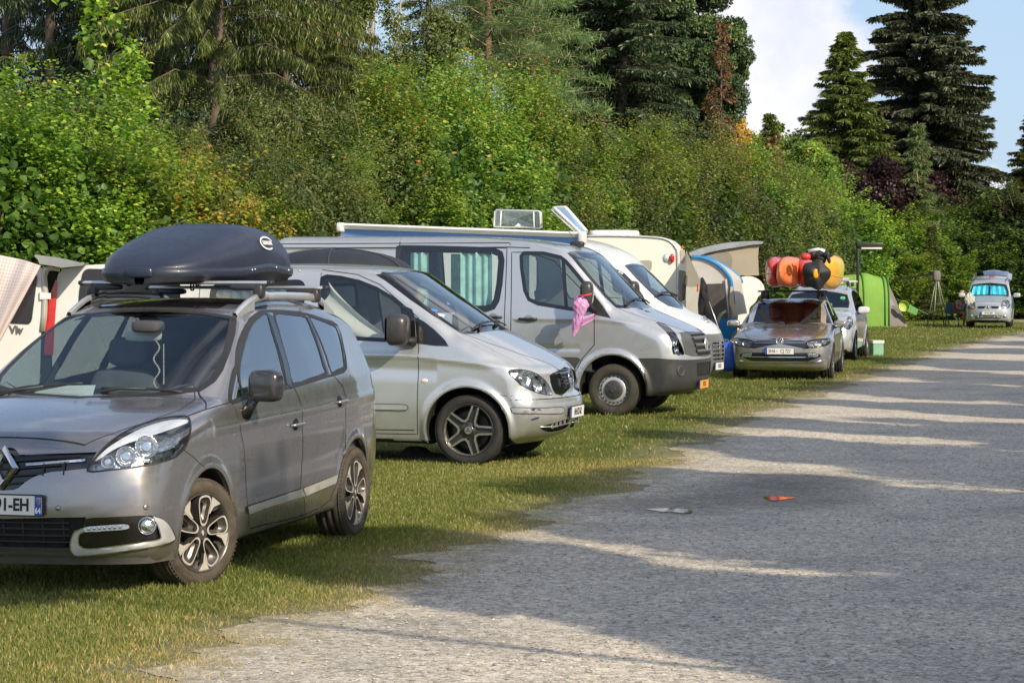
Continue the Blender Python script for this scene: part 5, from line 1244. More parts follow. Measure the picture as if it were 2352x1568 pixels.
def conifer(seed,H,Rb,mat,style='spruce',dens=1.,bare=.06,needle=.16,nw=.16,tip=None,trunk_m=None,top=1.,cones=False,rtop=.04,step=.36,taper=.85,trunk_r=None,from_h=0.):
    g=np.random.default_rng(seed); root=empty('conifer')
    P=[];Dn=[];Nn=[];S=[];T=[]; st=MB(); tr=trunk_r or H*.014
    st.tube([(0,0,-.1),(0,0,H*.3),(.0,.0,H*.7),(0,0,H*.99)],[tr,tr*.8,tr*.4,.02],10)
    z=max(H*bare,from_h); CP=[];CD=[]
    while z<H*.985:
        f=(z-H*bare)/(H*(1-bare)); R_=Rb*((1-f)**taper)*(.9+.2*g.random())+rtop*(1-f)*2+.05
        nb=3 if style!='hang' else 3
        for b in range(nb):
            a=g.random()*2*PI; L_=R_*(.72+.45*g.random()); rise=.25 if f>.8 else (.10 if style=='spruce' else .25)
            n=max(6,int(L_/.10)); t=np.linspace(.0,1,n); dr=.30 if style in('spruce','hang') else .12
            zz=z+L_*(rise*t*(1-t)*2.0-dr*t*t*(1.2-f)+(.14*t**4)+(.35*t if f>.85 else 0)); r=t*L_; ca,sa=math.cos(a),math.sin(a)
            br=np.stack([r*ca,r*sa,zz],1)
            if f<.93: st.tube([tuple(br[0]),tuple(br[n//2]),tuple(br[-1])],[.035*(1-f)+.012,.02*(1-f)+.008,.004],4,cap=False)
            # side twigs
            m=int(n*(5 if style!='hang' else 7)*dens)
            ti=g.random(m)**.75; k=np.clip((ti*(n-1)).astype(int),0,n-2); base=br[k]+(br[k+1]-br[k])*g.random((m,1))
            sgn=np.where(g.random(m)<.5,1,-1); side=np.stack([-sa*sgn,ca*sgn,np.zeros(m)],1); out=np.array([ca,sa,-.1])
            if style=='hang':
                L2=(.15+.55*g.random(m))*(.5+.5*(1-ti)); dd=side*.25*g.random((m,1))+out*.15+np.array([0,0,-1.]); q=3
            elif style=='pine':
                L2=(.12+.35*g.random(m)); dd=side*.8+out*.6+rn(g,m)*.6+np.array([0,0,.25]); q=3
            else:
                L2=(.10+.42*(1-ti)*min(1,L_/1.5)*g.random(m)*1.3+.05); dd=side*.9+out*.75+np.array([0,0,-.75])+rn(g,m)*.35; q=3
            dd/=np.linalg.norm(dd,axis=1,keepdims=True)
            for j in range(q):
                u=(j+g.random(m))/q; p=base+dd*(L2*u)[:,None]
                nd=dd*(.9 if style!='pine' else .5)+rn(g,m)*(.45 if style!='pine' else .9); P.append(p);Dn.append(nd);Nn.append(rn(g,m)+np.array([0,0,.8]));S.append(needle*(.7+.6*g.random(m)))
                T.append(np.clip(g.normal(.45,.2,m)+.25*(ti-.5)+.1*(u-.5),0,.97))
            if cones and g.random()<.35 and f>.15:
                p=br[int(n*.7)]; CP.append(p+np.array([0,0,-.08])); CD.append([0,0,-1.])
        z+=step*.42*(1.1-f*.5)*(.7+.6*g.random())*(H/14)**.3
    o=leaf_object('crown',np.concatenate(P),np.concatenate(Dn),np.concatenate(Nn),np.concatenate(S),np.concatenate(T),mat,root,nw,True)
    if tip:
        me=o.data; me.materials.append(tip[0]); zc=np.empty(len(me.vertices)*3); me.vertices.foreach_get('co',zc); zc=zc.reshape(-1,4,3)[:,0]
        sel=((zc[:,2]>tip[1])&(zc[:,2]<tip[2])&(g.random(len(zc))<tip[3])); me.polygons.foreach_set('material_index',sel.astype(np.int32))
    if CP:
        for p in CP: st.lathe([(-.09,.004),(-.06,.022),(0,.026),(.05,.018),(.07,.0)],axis='z',c=tuple(p),n=5,mi=1)
    st.build('trunk',[trunk_m or bark,pm('cone',(.42,.30,.13),.7)],root); return root
def broadleaf(seed,H,lobes,per,lsize,mat,trunk_m=None,trunk_r=.16,asp=.7,fork=None,shell=.55,tb=0,simple=True,hang=0.):
    """tree: lobes (x,y,z,rx,rz,weight); limbs run from the trunk into each lobe"""
    g=np.random.default_rng(seed); root=empty('broadleaf_tree'); P=[];Dn=[];Nn=[];S=[];T=[]; st=MB(); f=fork or H*.35
    st.tube([(0,0,-.1),(0,0,f*.5),(.05,0,f),(.0,.05,H*.7)],[trunk_r*1.25,trunk_r,trunk_r*.8,trunk_r*.3],10)
    for (x,y,z,rx,rz,wt) in lobes:
        b=np.array([0,0,min(f+(z-f)*.25,z*.8)]); mid=(b+np.array([x,y,z]))/2+g.normal(size=3)*.2; st.tube([tuple(b),tuple(mid),(x,y,z)],[trunk_r*.45,trunk_r*.28,trunk_r*.1],6)
        ns=int(26*wt)
        for i in range(ns):
            d=rn(g,1)[0]; e=np.array([x,y,z])+d*np.array([rx,rx,rz])*(shell+(1.08-shell)*g.random()); 
            if i%3==0: st.tube([(x,y,z),tuple((np.array([x,y,z])+e)/2+g.normal(size=3)*.08),tuple(e)],[trunk_r*.1,trunk_r*.06,.006],4,cap=False)
            n=int(per/ns*(.6+.8*g.random())); cr=.16*(rx+rz)*(.7+.7*g.random()); q=rn(g,n)*(g.random((n,1))**.45)*cr*np.array([1.15,1.15,.75]); 
            if hang: q[:,2]-=hang*g.random(n)**2*1.2; q[:,:2]*=np.where(g.random((n,1))<.6,.6,1)
            p=e+q; P.append(p); up=q/np.maximum(np.linalg.norm(q,axis=1,keepdims=True),1e-6)
            Dn.append(rn(g,n)+up*.4-np.array([0,0,.35])); Nn.append(up*.6+np.array([0,0,.6])+rn(g,n)*.6); S.append(lsize*(.6+.8*g.random(n))); T.append(np.clip(g.normal(.45+.12*d[2],.18,n)+tb+g.normal()*.08,0,1))
    leaf_object('crown',np.concatenate(P),np.concatenate(Dn),np.concatenate(Nn),np.concatenate(S),np.concatenate(T),mat,root,asp,simple)
    st.build('trunk',trunk_m or bark,root); return root
def place(o,u,Y,rz=0,sc=1.,szf=1.,name=None,label=None,cat=None,group=None,X=None,v=None):
    o.location=((u-1176)/FOC*Y if X is None else X,Y,0); o.rotation_euler=(0,0,rz); o.scale=(sc,sc,sc*szf)
    if name: o.name=name
    return tag(o,label,cat,group)
def build_veg():
    g=random.Random(11)
    # ---- hedge line: prototypes by kind, then copies with their own place, turn and size
    protos={
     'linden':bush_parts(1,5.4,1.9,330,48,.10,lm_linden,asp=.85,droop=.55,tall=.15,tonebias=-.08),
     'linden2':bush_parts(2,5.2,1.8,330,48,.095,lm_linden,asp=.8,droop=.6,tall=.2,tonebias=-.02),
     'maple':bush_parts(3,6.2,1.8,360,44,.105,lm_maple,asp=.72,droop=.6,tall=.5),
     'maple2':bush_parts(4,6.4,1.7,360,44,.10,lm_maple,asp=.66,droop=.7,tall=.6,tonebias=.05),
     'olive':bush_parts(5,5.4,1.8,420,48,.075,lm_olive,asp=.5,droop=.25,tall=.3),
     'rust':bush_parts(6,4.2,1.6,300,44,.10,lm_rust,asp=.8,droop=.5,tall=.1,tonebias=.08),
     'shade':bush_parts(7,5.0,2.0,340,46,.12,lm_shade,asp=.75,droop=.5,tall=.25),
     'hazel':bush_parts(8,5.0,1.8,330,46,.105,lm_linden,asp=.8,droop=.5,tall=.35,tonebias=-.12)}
    for p in protos.values(): p.hide_render=False
    used=set()
    def bush(kind,u,Y,h,label,w=1.,X=None,group='leafy bushes forming the hedge behind the pitches'):
        pr=protos[kind]; o=pr if kind not in used else copy_tree(pr); used.add(kind); H0={'linden':5.4,'linden2':5.2,'maple':6.2,'maple2':6.4,'olive':5.4,'rust':4.2,'shade':5.0,'hazel':5.0}[kind]
        s=h/H0; place(o,u,Y,g.uniform(0,6.28),1,1,'hedge_bush',label,'bush',group,X); o.scale=(w*(s*.5+.5),w*(s*.5+.5),s); return o
    def top(v,Y): return (CAM_H+(640-v)*Y/FOC)*.94
    front=[('hazel',-40,36.5,150,1.1),('linden',95,37.5,165,1.1),('linden2',235,38.5,215,1.1),('linden',330,40.5,300,.95),('rust',430,40.5,290,1.05),('rust',520,42,345,.9),('olive',590,45,225,1.05),('linden2',560,43.5,400,.9),('olive',720,47,245,1.1),('maple',790,49,345,1.0),('maple2',860,52,150,1.1),
     ('maple',940,53.5,145,1.15),('maple2',1020,56,140,1.15),('linden2',1000,52.5,350,1.1),('maple',1110,58.5,165,1.2),('maple2',1180,61,160,1.2),('hazel',1150,56.5,400,1.2),('olive',1260,63,330,1.2),('maple',1330,67,290,1.2),('olive',1400,69,290,1.3),('olive',1350,63,420,1.2),('maple2',1470,73,285,1.3),
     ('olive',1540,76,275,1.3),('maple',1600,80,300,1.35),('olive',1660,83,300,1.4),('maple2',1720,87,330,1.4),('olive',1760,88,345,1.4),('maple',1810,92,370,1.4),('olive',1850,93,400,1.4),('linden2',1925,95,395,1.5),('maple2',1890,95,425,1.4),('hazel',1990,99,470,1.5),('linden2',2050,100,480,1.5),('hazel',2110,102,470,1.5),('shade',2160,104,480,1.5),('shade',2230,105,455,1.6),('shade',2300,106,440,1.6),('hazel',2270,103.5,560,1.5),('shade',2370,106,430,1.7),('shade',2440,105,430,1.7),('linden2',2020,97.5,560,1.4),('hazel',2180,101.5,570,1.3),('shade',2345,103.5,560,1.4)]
    front=[(k_,u_,Y_+(4.5 if u_>1895 else 0),v_,w_) for k_,u_,Y_,v_,w_ in front]
    names={'linden':'broad-leaved light green bush','linden2':'bright green round-leaved bush','maple':'tall red-stemmed maple bush','maple2':'upright maple bush with long shoots','olive':'grey-green small-leaved bush','rust':'bush dotted with rust-brown leaves','shade':'dark shaded bush','hazel':'large-leaved hazel bush'}
    def where(u):
        for lim,t in ((50,'at the far left edge'),(180,'left of the roof box'),(290,'left above the roof box'),(370,'above the nose of the roof box'),(480,'over the roof box'),(575,'right above the roof box'),(640,'behind the back of the roof box'),(760,'above the rear end of the long silver van'),(880,'above the left awning end'),(960,'over the blue awning, left part'),(1060,'over the middle of the blue awning'),(1140,'left of the clear roof hatch'),(1220,'above the clear roof hatch'),(1300,'above the tilted roof hatch'),(1380,'above the white campervan roof'),(1450,'above the caravan, left part'),(1520,'above the caravan'),(1600,'above the caravan corner'),(1680,'above the raised camper roof'),(1740,'right of the raised camper roof'),(1800,'above the red kayaks'),(1870,'above the yellow kayak'),(1940,'left of the lamp post'),(2000,'behind the lamp post'),(2080,'above the green tent'),(2140,'above the tent canopy pole'),(2200,'left of the small silver van'),(2290,'above the small silver van'),(2600,'at the right edge')):
            if u<lim: return t
    seen={}
    for k,(kind,u,Y,v,w) in enumerate(front):
        w_=where(u); key=(kind,w_); extra='' if key not in seen else ', lower in front'; seen[key]=1
        bush(kind,u,Y,top(v,Y),names[kind]+' in the hedge '+w_+extra,w)
    # second row closing the hedge from behind
    for k in range(30):
        u=-80+k*86; 
        Y=np.interp(u,[-100,300,650,1000,1300,1650,1900,2150,2500],[40.5,46,53,61,71,89,105,113,114]); v=np.interp(u,[-100,200,300,520,700,850,1150,1300,1700,1900,2400],[200,200,300,380,300,230,230,330,350,430,520])
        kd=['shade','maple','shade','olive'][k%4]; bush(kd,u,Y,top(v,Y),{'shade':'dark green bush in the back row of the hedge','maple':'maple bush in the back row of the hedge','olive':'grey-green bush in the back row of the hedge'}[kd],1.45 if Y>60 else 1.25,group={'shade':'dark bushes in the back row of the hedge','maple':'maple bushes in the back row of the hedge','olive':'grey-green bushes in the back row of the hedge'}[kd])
    # ---- tall trees behind
    def tall(o,u,Y,label,cat,rz=0,sc=1.,szf=1.,name='tree'): place(o,u,Y,rz,sc,szf,name,label,cat)
    hang=conifer(21,17,4.2,nd_green,'hang',dens=1.5,bare=.05,needle=.19,nw=.13,cones=True,step=.48,taper=.6,trunk_r=.28)
    tall(hang,500,56,'tall spruce with curtains of hanging twigs and pale cones, trunk showing','spruce',name='spruce_tree')
    h2=copy_tree(hang); tall(h2,655,60,'drooping spruce right of the one with the visible trunk','spruce',2.1,.9,name='spruce_tree')
    h3=copy_tree(hang); tall(h3,355,61,'drooping spruce just left of the one with the visible trunk','spruce',4.0,.95,name='spruce_tree')
    dk=conifer(22,15,3.4,nd_dark,'hang',dens=.9,bare=.1,needle=.2,nw=.15,step=.7,taper=.6,trunk_r=.25)
    tall(dk,120,60,'dark shaded spruce with hanging twigs behind the bushes at upper left','spruce',name='spruce_tree')
    d2=copy_tree(dk); tall(d2,20,64,'dark spruce cut by the left edge of the picture','spruce',1.2,1.05,name='spruce_tree')
    bl=[(g.uniform(-1.5,1.5),g.uniform(-1.3,1.3),z,g.uniform(.8,1.3),g.uniform(.7,1.1),.6) for z in (4.5,5.4,6.2,7,7.8,8.6,9.5,10.3,11.2)]
    bi=broadleaf(23,12.5,bl,9000,.085,lm_birch,bark_pale,.10,asp=.6,fork=2.,shell=.35,hang=.8)
    tall(bi,850,66,'loose pale-leaved birch with whitish limbs and sky showing through','birch',name='birch_tree',sc=1.12)
    b2=copy_tree(bi); tall(b2,760,70,'smaller birch between the drooping spruce and the taller birch','birch',2.5,.8,name='birch_tree')
    sp=conifer(24,15,1.7,nd_green,'spruce',dens=.8,needle=.17,nw=.16,step=.5,trunk_r=.16); tall(sp,985,68,'slim spruce between the birch and the soft pine','spruce',name='spruce_tree')
    pi_=conifer(25,15,3.1,nd_pine,'pine',dens=1.0,bare=.2,needle=.26,nw=.07,trunk_m=bark_warm,step=.75,taper=.5,trunk_r=.19); tall(pi_,1122,70,'soft-needled pine with a bare sunlit trunk','pine',name='pine_tree')
    p2=copy_tree(pi_); tall(p2,1225,76,'second soft-needled pine, right of the one with the sunlit trunk','pine',2.,.92,name='pine_tree')
    ol=[(g.uniform(-2.6,2.6),g.uniform(-2,2),z,g.uniform(1.4,2.0),g.uniform(1.2,1.7),1.) for z in np.linspace(4.5,14.5,14)]
    oak=broadleaf(26,15.5,ol,32000,.15,lm_dark,bark,.25,asp=.7,fork=3.5,shell=.5)
    tall(oak,1300,84,'dense dark broad-leaved tree left of the big dark spruce','tree',name='oak_tree')
    o2=copy_tree(oak); tall(o2,1365,90,'dark broad-leaved tree reaching the top of the picture behind the big dark spruce','tree',1.9,1.05,name='oak_tree')
    o3=copy_tree(oak); tall(o3,1584,86,'dark broad-leaved tree beside the white cloud, behind the orange dead spruce tip','tree',3.6,.70,1.13,name='oak_tree')
    s2=conifer(27,16,3.9,nd_dark,'spruce',dens=1.5,needle=.2,nw=.22,step=.42,taper=.75,trunk_r=.26); tall(s2,1430,80,'big dark spruce rising above the middle of the hedge','spruce',name='spruce_tree')
    de=conifer(28,11.2,1.4,nd_brown,'spruce',dens=.35,needle=.15,nw=.2,step=.45,trunk_r=.1); tall(de,1655,84.5,'dead spruce with an orange-brown tip','spruce',name='spruce_tree')
    ye=broadleaf(29,8,[(0,0,5.6,.9,1.4,1.),(.2,0,7,.5,.9,.6)],6000,.1,leaf_mat('leaf_gold',[(0,(.08,.06,.015)),(.6,(.28,.22,.05)),(1,(.45,.33,.08))]),bark,.1); tall(ye,1690,90,'golden yellow tree squeezed between dark tree and sky','tree',name='golden_tree')
    s3=conifer(30,9.2,1.6,nd_green,'spruce',dens=1.2,needle=.15,nw=.2,tip=(nd_brown,5.2,8.2,.75),step=.4); tall(s3,1768,96,'small spruce with brown patches left of the purple tree','spruce',name='spruce_tree',sc=.94)
    s4=conifer(31,14,4.6,nd_green,'spruce',dens=1.8,needle=.23,nw=.22,cones=True,step=.32,taper=1.0); tall(s4,1940,112,'pointed spruce with open top left of the tallest spruce','spruce',name='spruce_tree',sc=1.12,szf=.87)
    s5=conifer(32,19,5.5,nd_blue,'spruce',dens=2.1,needle=.30,nw=.28,step=.30,taper=.5,trunk_r=.25); tall(s5,2118,116,'tallest grey-green spruce with tiered upturned branches at the right','spruce',name='spruce_tree',sc=.9)
    yl=conifer(33,8.8,1.9,nd_pine,'young',dens=1.4,needle=.16,nw=.16,step=.5,trunk_m=bark_warm); tall(yl,2105,106.5,'young fresh green larch in front of the tallest spruce','larch',name='larch_tree',sc=1.02)
    pl=[(g.uniform(-3,3),g.uniform(-2,2),g.uniform(4.0,6.4),g.uniform(1.3,1.9),g.uniform(.9,1.3),1.) for _ in range(9)]
    pu=broadleaf(34,7.5,pl,17000,.15,lm_purple,bark,.2,fork=2.5); tall(pu,1905,107,'dark purple-leaved tree below the pointed spruce','tree',name='copper_beech_tree')
    pu2=copy_tree(pu); tall(pu2,2165,113,'purple-leaved tree partly hidden by the tallest spruce','tree',2.2,.9,name='copper_beech_tree')
    s6=copy_tree(s4); tall(s6,2372,118,'spruce cut by the right edge of the picture','spruce',1.4,.76,name='spruce_tree')
    s7=copy_tree(s3); s7.children[0]
    tall(s7,2290,114,'small round-topped spruce between the tallest spruce and the right edge','spruce',2.,.60,name='spruce_tree')
    tp=broadleaf(35,7.6,[(g.uniform(-4,4),g.uniform(-1,1),g.uniform(5,7),1.3,1.0,.7) for _ in range(9)],9000,.14,lm_maple,bark,.15); tall(tp,1800,118,'yellow-green tree tops far behind the hedge left of the pointed spruce','tree',sc=1.22,name='maple_tree'); tp3=copy_tree(tp); tall(tp3,1725,104,'leafy tree tops behind the hedge right of the golden tree','tree',3.,1.02,name='maple_tree')
    tp2=copy_tree(tp); tall(tp2,2270,121,'leafy tree tops behind the hedge above the small silver van','tree',1.,.85,name='maple_tree')
    for k,(u,Y,h) in enumerate(((1245,64,155),(1310,66,215),(1367,68,235),(2140,103,500))):
        o=conifer(40+k,7.4,.55,nd_green,'young',dens=.9,needle=.13,nw=.14,step=.3,trunk_r=.04) if k==0 else copy_tree(bpy.data.objects['sapling_spruce'])
        H_=top(h,Y); place(o,u,Y,k*1.3,1,H_/7.4,'sapling_spruce',['slender spruce leader above the hedge over the clear roof hatch','slender spruce leader second from the clear roof hatch','slender spruce leader above the white campervan','slender young spruce beside the green tent'][k],'spruce')
    # thin red-stemmed maple shoots standing up at upper left
    o=bush_parts(60,7.0,.55,26,30,.13,lm_linden,asp=.8,droop=.9,tall=3,branches=True,spread=.8); place(o,228,38.6,0,1,1,'maple_shoot','long upright maple shoots with red stems above the upper left bushes','bush')
    o2=copy_tree(o); place(o2,305,39.4,2.,.9,.86,'maple_shoot','single upright maple shoot right of the tallest shoots','bush')
    # house roof glimpsed through the purple tree
    hr=empty('house',((1822-1176)/FOC*124,124,0),.3,'red tiled house roof glimpsed beside the purple tree','house')
    m=MB(); m.box((0,0,2.6),(7,6,5.2)); m.build('wall',pm('render_wall',(.6,.56,.48),.8),hr)
    m=MB(); m.prism([(-4.0,5.1),(4.0,5.1),(0,8.0)],-3.5,3.5,axis='y',smooth=False); rt=m.build('roof',pm('roof_tile',(.42,.16,.10),.8,var=.25,vs=3,bump=.5,bs=12),hr)
    m=MB(); m.box((1.2,-.8,7.6),(.6,.6,1.4)); m.build('chimney',pm('brick',(.3,.14,.1),.85),rt)
    for x in (-2,0,2):
        m=MB(); m.box((x,-3.01,2.8),(1.0,.06,1.2)); w=m.build('window',pm('window_frame',(.7,.7,.68),.5),hr); m=MB(); m.box((x,-3.05,2.8),(.84,.03,1.04)); m.build('pane',gloss_black,w)
def build_shadow_trees():
    """the trees standing to the right of the camera, whose shadows cross the drive"""
    g=random.Random(5); d=(-math.sin(SUN_AZ),-math.cos(SUN_AZ)); p=(-d[1]*-1,-d[0]*-1); p=(math.cos(SUN_AZ)*-1,math.sin(SUN_AZ)); ct=1/math.tan(SUN_EL)
    lob=[(g.uniform(-.75,.75),g.uniform(-.75,.75),z,r,r*1.0,1.) for z,r in ((3.6,1.5),(4.6,1.6),(5.6,1.6),(6.5,1.4),(7.4,1.2),(8.2,.8))]+[(x,y,5.2,1.2,1.3,.8) for x,y in ((1.1,.3),(-1.1,-.3),(.2,1.1),(-.2,-1.1))]
    pr=broadleaf(50,9,lob,16000,.16,lm_maple,bark,.17,fork=2.2,shell=.3)
    # (s across the sun, t = where the tip's shadow falls along it, height, width)
    L_=[(9.25,12.9,9.0,.58),(13.4,16.8,9.5,1.31),(18.5,20.2,9.0,.86),(21.8,22.6,9.6,.84),(25.5,26.6,8.5,.56),(29.7,30.2,9.5,1.05),(34.3,32.6,9.4,1.0),(40.4,36.8,9.8,1.52),(47.4,41,9.5,1.45),(54,46.5,9.5,1.3),(61,51.3,9.5,1.4),(68.5,56,9.5,1.4),
        (13.5,11.5,11,1.30),(10.7,9.3,10,.45),(20.3,14.6,11,1.66),(24.3,18.5,11,.95),(29.5,21.5,11,1.3),(34.2,26,11,1.2),(40.4,29.5,11,1.50),(48,35,11,1.7),(9.0,8.2,10.5,.66),(8.15,7.9,10,.42)]
    for k,(s,t,H,w) in enumerate(L_):
        o=pr if k==0 else copy_tree(pr); tt=t-H*ct; x=p[0]*s+d[0]*tt; y=p[1]*s+d[1]*tt
        o.location=(x,y,0); o.rotation_euler=(0,0,k*1.37); o.scale=(w,w,H/9.0); o.name='roadside_tree'
        tag(o,'maple tree standing right of the gravel drive, out of the picture, shading it','tree','trees along the right side of the gravel drive')
    # tree with one long bare limb reaching left to a leafy end: its shadow lies over the near car's bonnet
    def W(s_,t_,z): return (p[0]*s_+d[0]*t_,p[1]*s_+d[1]*t_,z)
    bx,by,_=W(9.0,.7,0); bl=W(5.75,.7,8.05); lobs=[(bl[0]-bx,bl[1]-by,8.05,.95,.85,1.6)]+[(x,y,z,1.1,1.1,.8) for x,y,z in ((.3,.2,5.5),(-.1,.5,6.6),(.5,-.3,7.6),(.8,.6,4.6))]
    o=broadleaf(51,9,lobs,15000,.15,lm_maple,bark,.035,fork=2.5,shell=.1); o.location=(bx,by,0); o.name='roadside_tree'; tag(o,'slender tree right of the gravel drive, out of the picture, with one long limb','tree')
    m=MB(); pts=[(9.0,0),(9.0,2.5),(8.45,3.0),(7.33,4.96),(6.81,6.04),(5.9,7.8)]; m.tube([tuple(Vector(W(a,.7,z))-Vector((bx,by,0))) for a,z in pts],[.14,.11,.05,.035,.03,.02],8); m.build('limb',bark,o)
# ---------------------------------------------------------------- ground
EDGE=[(-6.0,-6),(-3.3,4),(-1.75,10.5),(-1.68,10.77),(-.82,13.7),(-.08,16.95),(1.33,22.2),(2.1,26),(3.47,32.2),(5.2,38.5),(7.67,47.6),(11.0,60),(15.3,74),(19.5,86),(22,92)]
EX=tab([(y,x) for x,y in EDGE],.6)
def edge_x(y): return EX(y)+.16*np.sin(y*1.9)+.10*np.sin(y*4.3+1)+.05*np.sin(y*11+2)
def build_ground():
    # turf: one sheet to the horizon, finer near the camera; height stays flat
    def sheet(name,rows,mat,kind='structure'):
        m=MB(); m.grid(rows); o=m.build(name,mat); 
        me=o.data; n=len(me.vertices); co=np.empty(n*3); me.vertices.foreach_get('co',co); co=co.reshape(-1,3)
        a=me.attributes.new('edge','FLOAT','POINT'); a.data.foreach_set('value',(co[:,0]-EX(co[:,1])).astype(np.float32)); return tag(o,kind=kind)
    def gmat():
        m,nt=new_mat('turf'); o=N(nt,'ShaderNodeOutputMaterial'); b=N(nt,'ShaderNodeBsdfPrincipled'); L(nt,b.outputs[0],o.inputs[0]); co=objc(nt)
        a=N(nt,'ShaderNodeAttribute'); a.attribute_name='edge'
        g1=ramp(nt,noise(nt,1.2,6,.65,co),[(.3,(.085,.125,.022)),(.5,(.15,.18,.035)),(.7,(.24,.22,.06))])
        g2=ramp(nt,noise(nt,45,4,.7,co),[(.3,(.35,.4,.3)),(.7,(1.35,1.3,1.2))]); c=mixc(nt,1.,g1,g2,'MULTIPLY')
        ad=nt.nodes.new('ShaderNodeMath'); ad.operation='MULTIPLY_ADD'; L(nt,noise(nt,2.5,6,.7,co),ad.inputs[0]); ad.inputs[1].default_value=1.6; L(nt,a.outputs['Fac'],ad.inputs[2])
        mr=nt.nodes.new('ShaderNodeMapRange'); L(nt,ad.outputs[0],mr.inputs[0]); mr.inputs[1].default_value=-.05; mr.inputs[2].default_value=.95
        c=mixc(nt,mr.outputs[0],c,ramp(nt,noise(nt,38,5,.75,co),[(.35,(.14,.13,.05)),(.5,(.34,.29,.18)),(.62,(.60,.55,.46))]))
        L(nt,c,b.inputs['Base Color']); b.inputs['Roughness'].default_value=.9; b.inputs['Specular IOR Level'].default_value=.15
        bp=nt.nodes.new('ShaderNodeBump'); bp.inputs['Strength'].default_value=.9; bp.inputs['Distance'].default_value=.03; L(nt,noise(nt,60,3,.7,co),bp.inputs['Height']); L(nt,bp.outputs[0],b.inputs['Normal']); return m
    ys=np.concatenate([np.arange(-60,5,5),np.arange(5,110,.6),np.array([115,140,200,400,1500.])]); 
    xs_=np.concatenate([np.array([-1200,-300,-80,-40,-20,-10]),np.linspace(-9,30,60),np.array([40,80,300,1200.])])
    sheet('ground',[[(x,y,0) for x in xs_] for y in ys],gmat())
    def rmat():
        m,nt=new_mat('gravel'); o=N(nt,'ShaderNodeOutputMaterial'); b=N(nt,'ShaderNodeBsdfPrincipled'); L(nt,b.outputs[0],o.inputs[0]); co=objc(nt)
        a=N(nt,'ShaderNodeAttribute'); a.attribute_name='edge'
        v=nt.nodes.new('ShaderNodeTexVoronoi'); v.inputs['Scale'].default_value=62; L(nt,co,v.inputs['Vector'])
        v2=nt.nodes.new('ShaderNodeTexVoronoi'); v2.inputs['Scale'].default_value=24; v2.inputs['Randomness'].default_value=1; L(nt,co,v2.inputs['Vector'])
        cr=nt.nodes.new('ShaderNodeSeparateColor'); L(nt,v.outputs['Color'],cr.inputs[0])
        c=ramp(nt,cr.outputs[0],[(0,(.30,.275,.24)),(.4,(.63,.565,.475)),(.8,(.80,.715,.59)),(1,(.95,.87,.75))])
        cr2=nt.nodes.new('ShaderNodeSeparateColor'); L(nt,v2.outputs['Color'],cr2.inputs[0]); c=mixc(nt,.30,c,ramp(nt,cr2.outputs[1],[(0,(.16,.15,.13)),(.6,(.50,.465,.41)),(1,(.85,.80,.72))]))
        c=mixc(nt,1.,c,ramp(nt,noise(nt,.7,6,.7,co),[(.3,(.70,.70,.72)),(.5,(1,.99,.98)),(.72,(1.15,1.12,1.08))]),'MULTIPLY')
        c=mixc(nt,1.,c,ramp(nt,noise(nt,16,7,.8,co),[(.36,(.50,.49,.46)),(.46,(.95,.95,.95)),(.60,(1.05,1.05,1.04)),(.70,(1.3,1.28,1.25))]),'MULTIPLY')
        c=mixc(nt,1.,c,ramp(nt,noise(nt,5,8,.8,co),[(.30,(.55,.56,.50)),(.42,(1,1,1))]),'MULTIPLY')
        # damp hollows round the puddles
        for (u,v_,r) in ((1535,1172,.75),(1775,1147,1.15),(1850,1110,.9)):
            p=gnd(u,v_); mp=nt.nodes.new('ShaderNodeVectorMath'); mp.operation='SUBTRACT'; L(nt,co,mp.inputs[0]); mp.inputs[1].default_value=(p.x,p.y+.35,0)
            ml=nt.nodes.new('ShaderNodeVectorMath'); ml.operation='MULTIPLY'; ml.inputs[1].default_value=(1.,.62,1); L(nt,mp.outputs[0],ml.inputs[0])
            ln=nt.nodes.new('ShaderNodeVectorMath'); ln.operation='LENGTH'; L(nt,ml.outputs[0],ln.inputs[0]); ad=nt.nodes.new('ShaderNodeMath'); ad.operation='MULTIPLY_ADD'; L(nt,noise(nt,3.5,6,.7,co),ad.inputs[0]); ad.inputs[1].default_value=.9; L(nt,ln.outputs['Value'],ad.inputs[2])
            mr=nt.nodes.new('ShaderNodeMapRange'); mr.interpolation_type='SMOOTHSTEP'; L(nt,ad.outputs[0],mr.inputs[0]); mr.inputs[1].default_value=r+.5; mr.inputs[2].default_value=r*.55+.2; mr.inputs[3].default_value=0; mr.inputs[4].default_value=.5; c=mixc(nt,mr.outputs[0],c,(.10,.092,.08))
        # moss and straw near the verge and in patches
        ad=nt.nodes.new('ShaderNodeMath'); ad.operation='MULTIPLY_ADD'; L(nt,noise(nt,5.5,8,.75,co),ad.inputs[0]); ad.inputs[1].default_value=-3.4; L(nt,a.outputs['Fac'],ad.inputs[2])
        mr=nt.nodes.new('ShaderNodeMapRange'); L(nt,ad.outputs[0],mr.inputs[0]); mr.inputs[1].default_value=-1.25; mr.inputs[2].default_value=-1.75; mr.inputs[3].default_value=0; mr.inputs[4].default_value=.55
        mg=ramp(nt,noise(nt,9,5,.7,co),[(.35,(.17,.165,.06)),(.6,(.34,.28,.15))]); c=mixc(nt,mr.outputs[0],c,mg)
        mr=nt.nodes.new('ShaderNodeMapRange'); L(nt,noise(nt,3.1,9,.78,co),mr.inputs[0]); mr.inputs[1].default_value=.63; mr.inputs[2].default_value=.70; mr.inputs[4].default_value=.55; c=mixc(nt,mr.outputs[0],c,(.085,.085,.04))
        L(nt,c,b.inputs['Base Color']); b.inputs['Roughness'].default_value=.92; b.inputs['Specular IOR Level'].default_value=.2
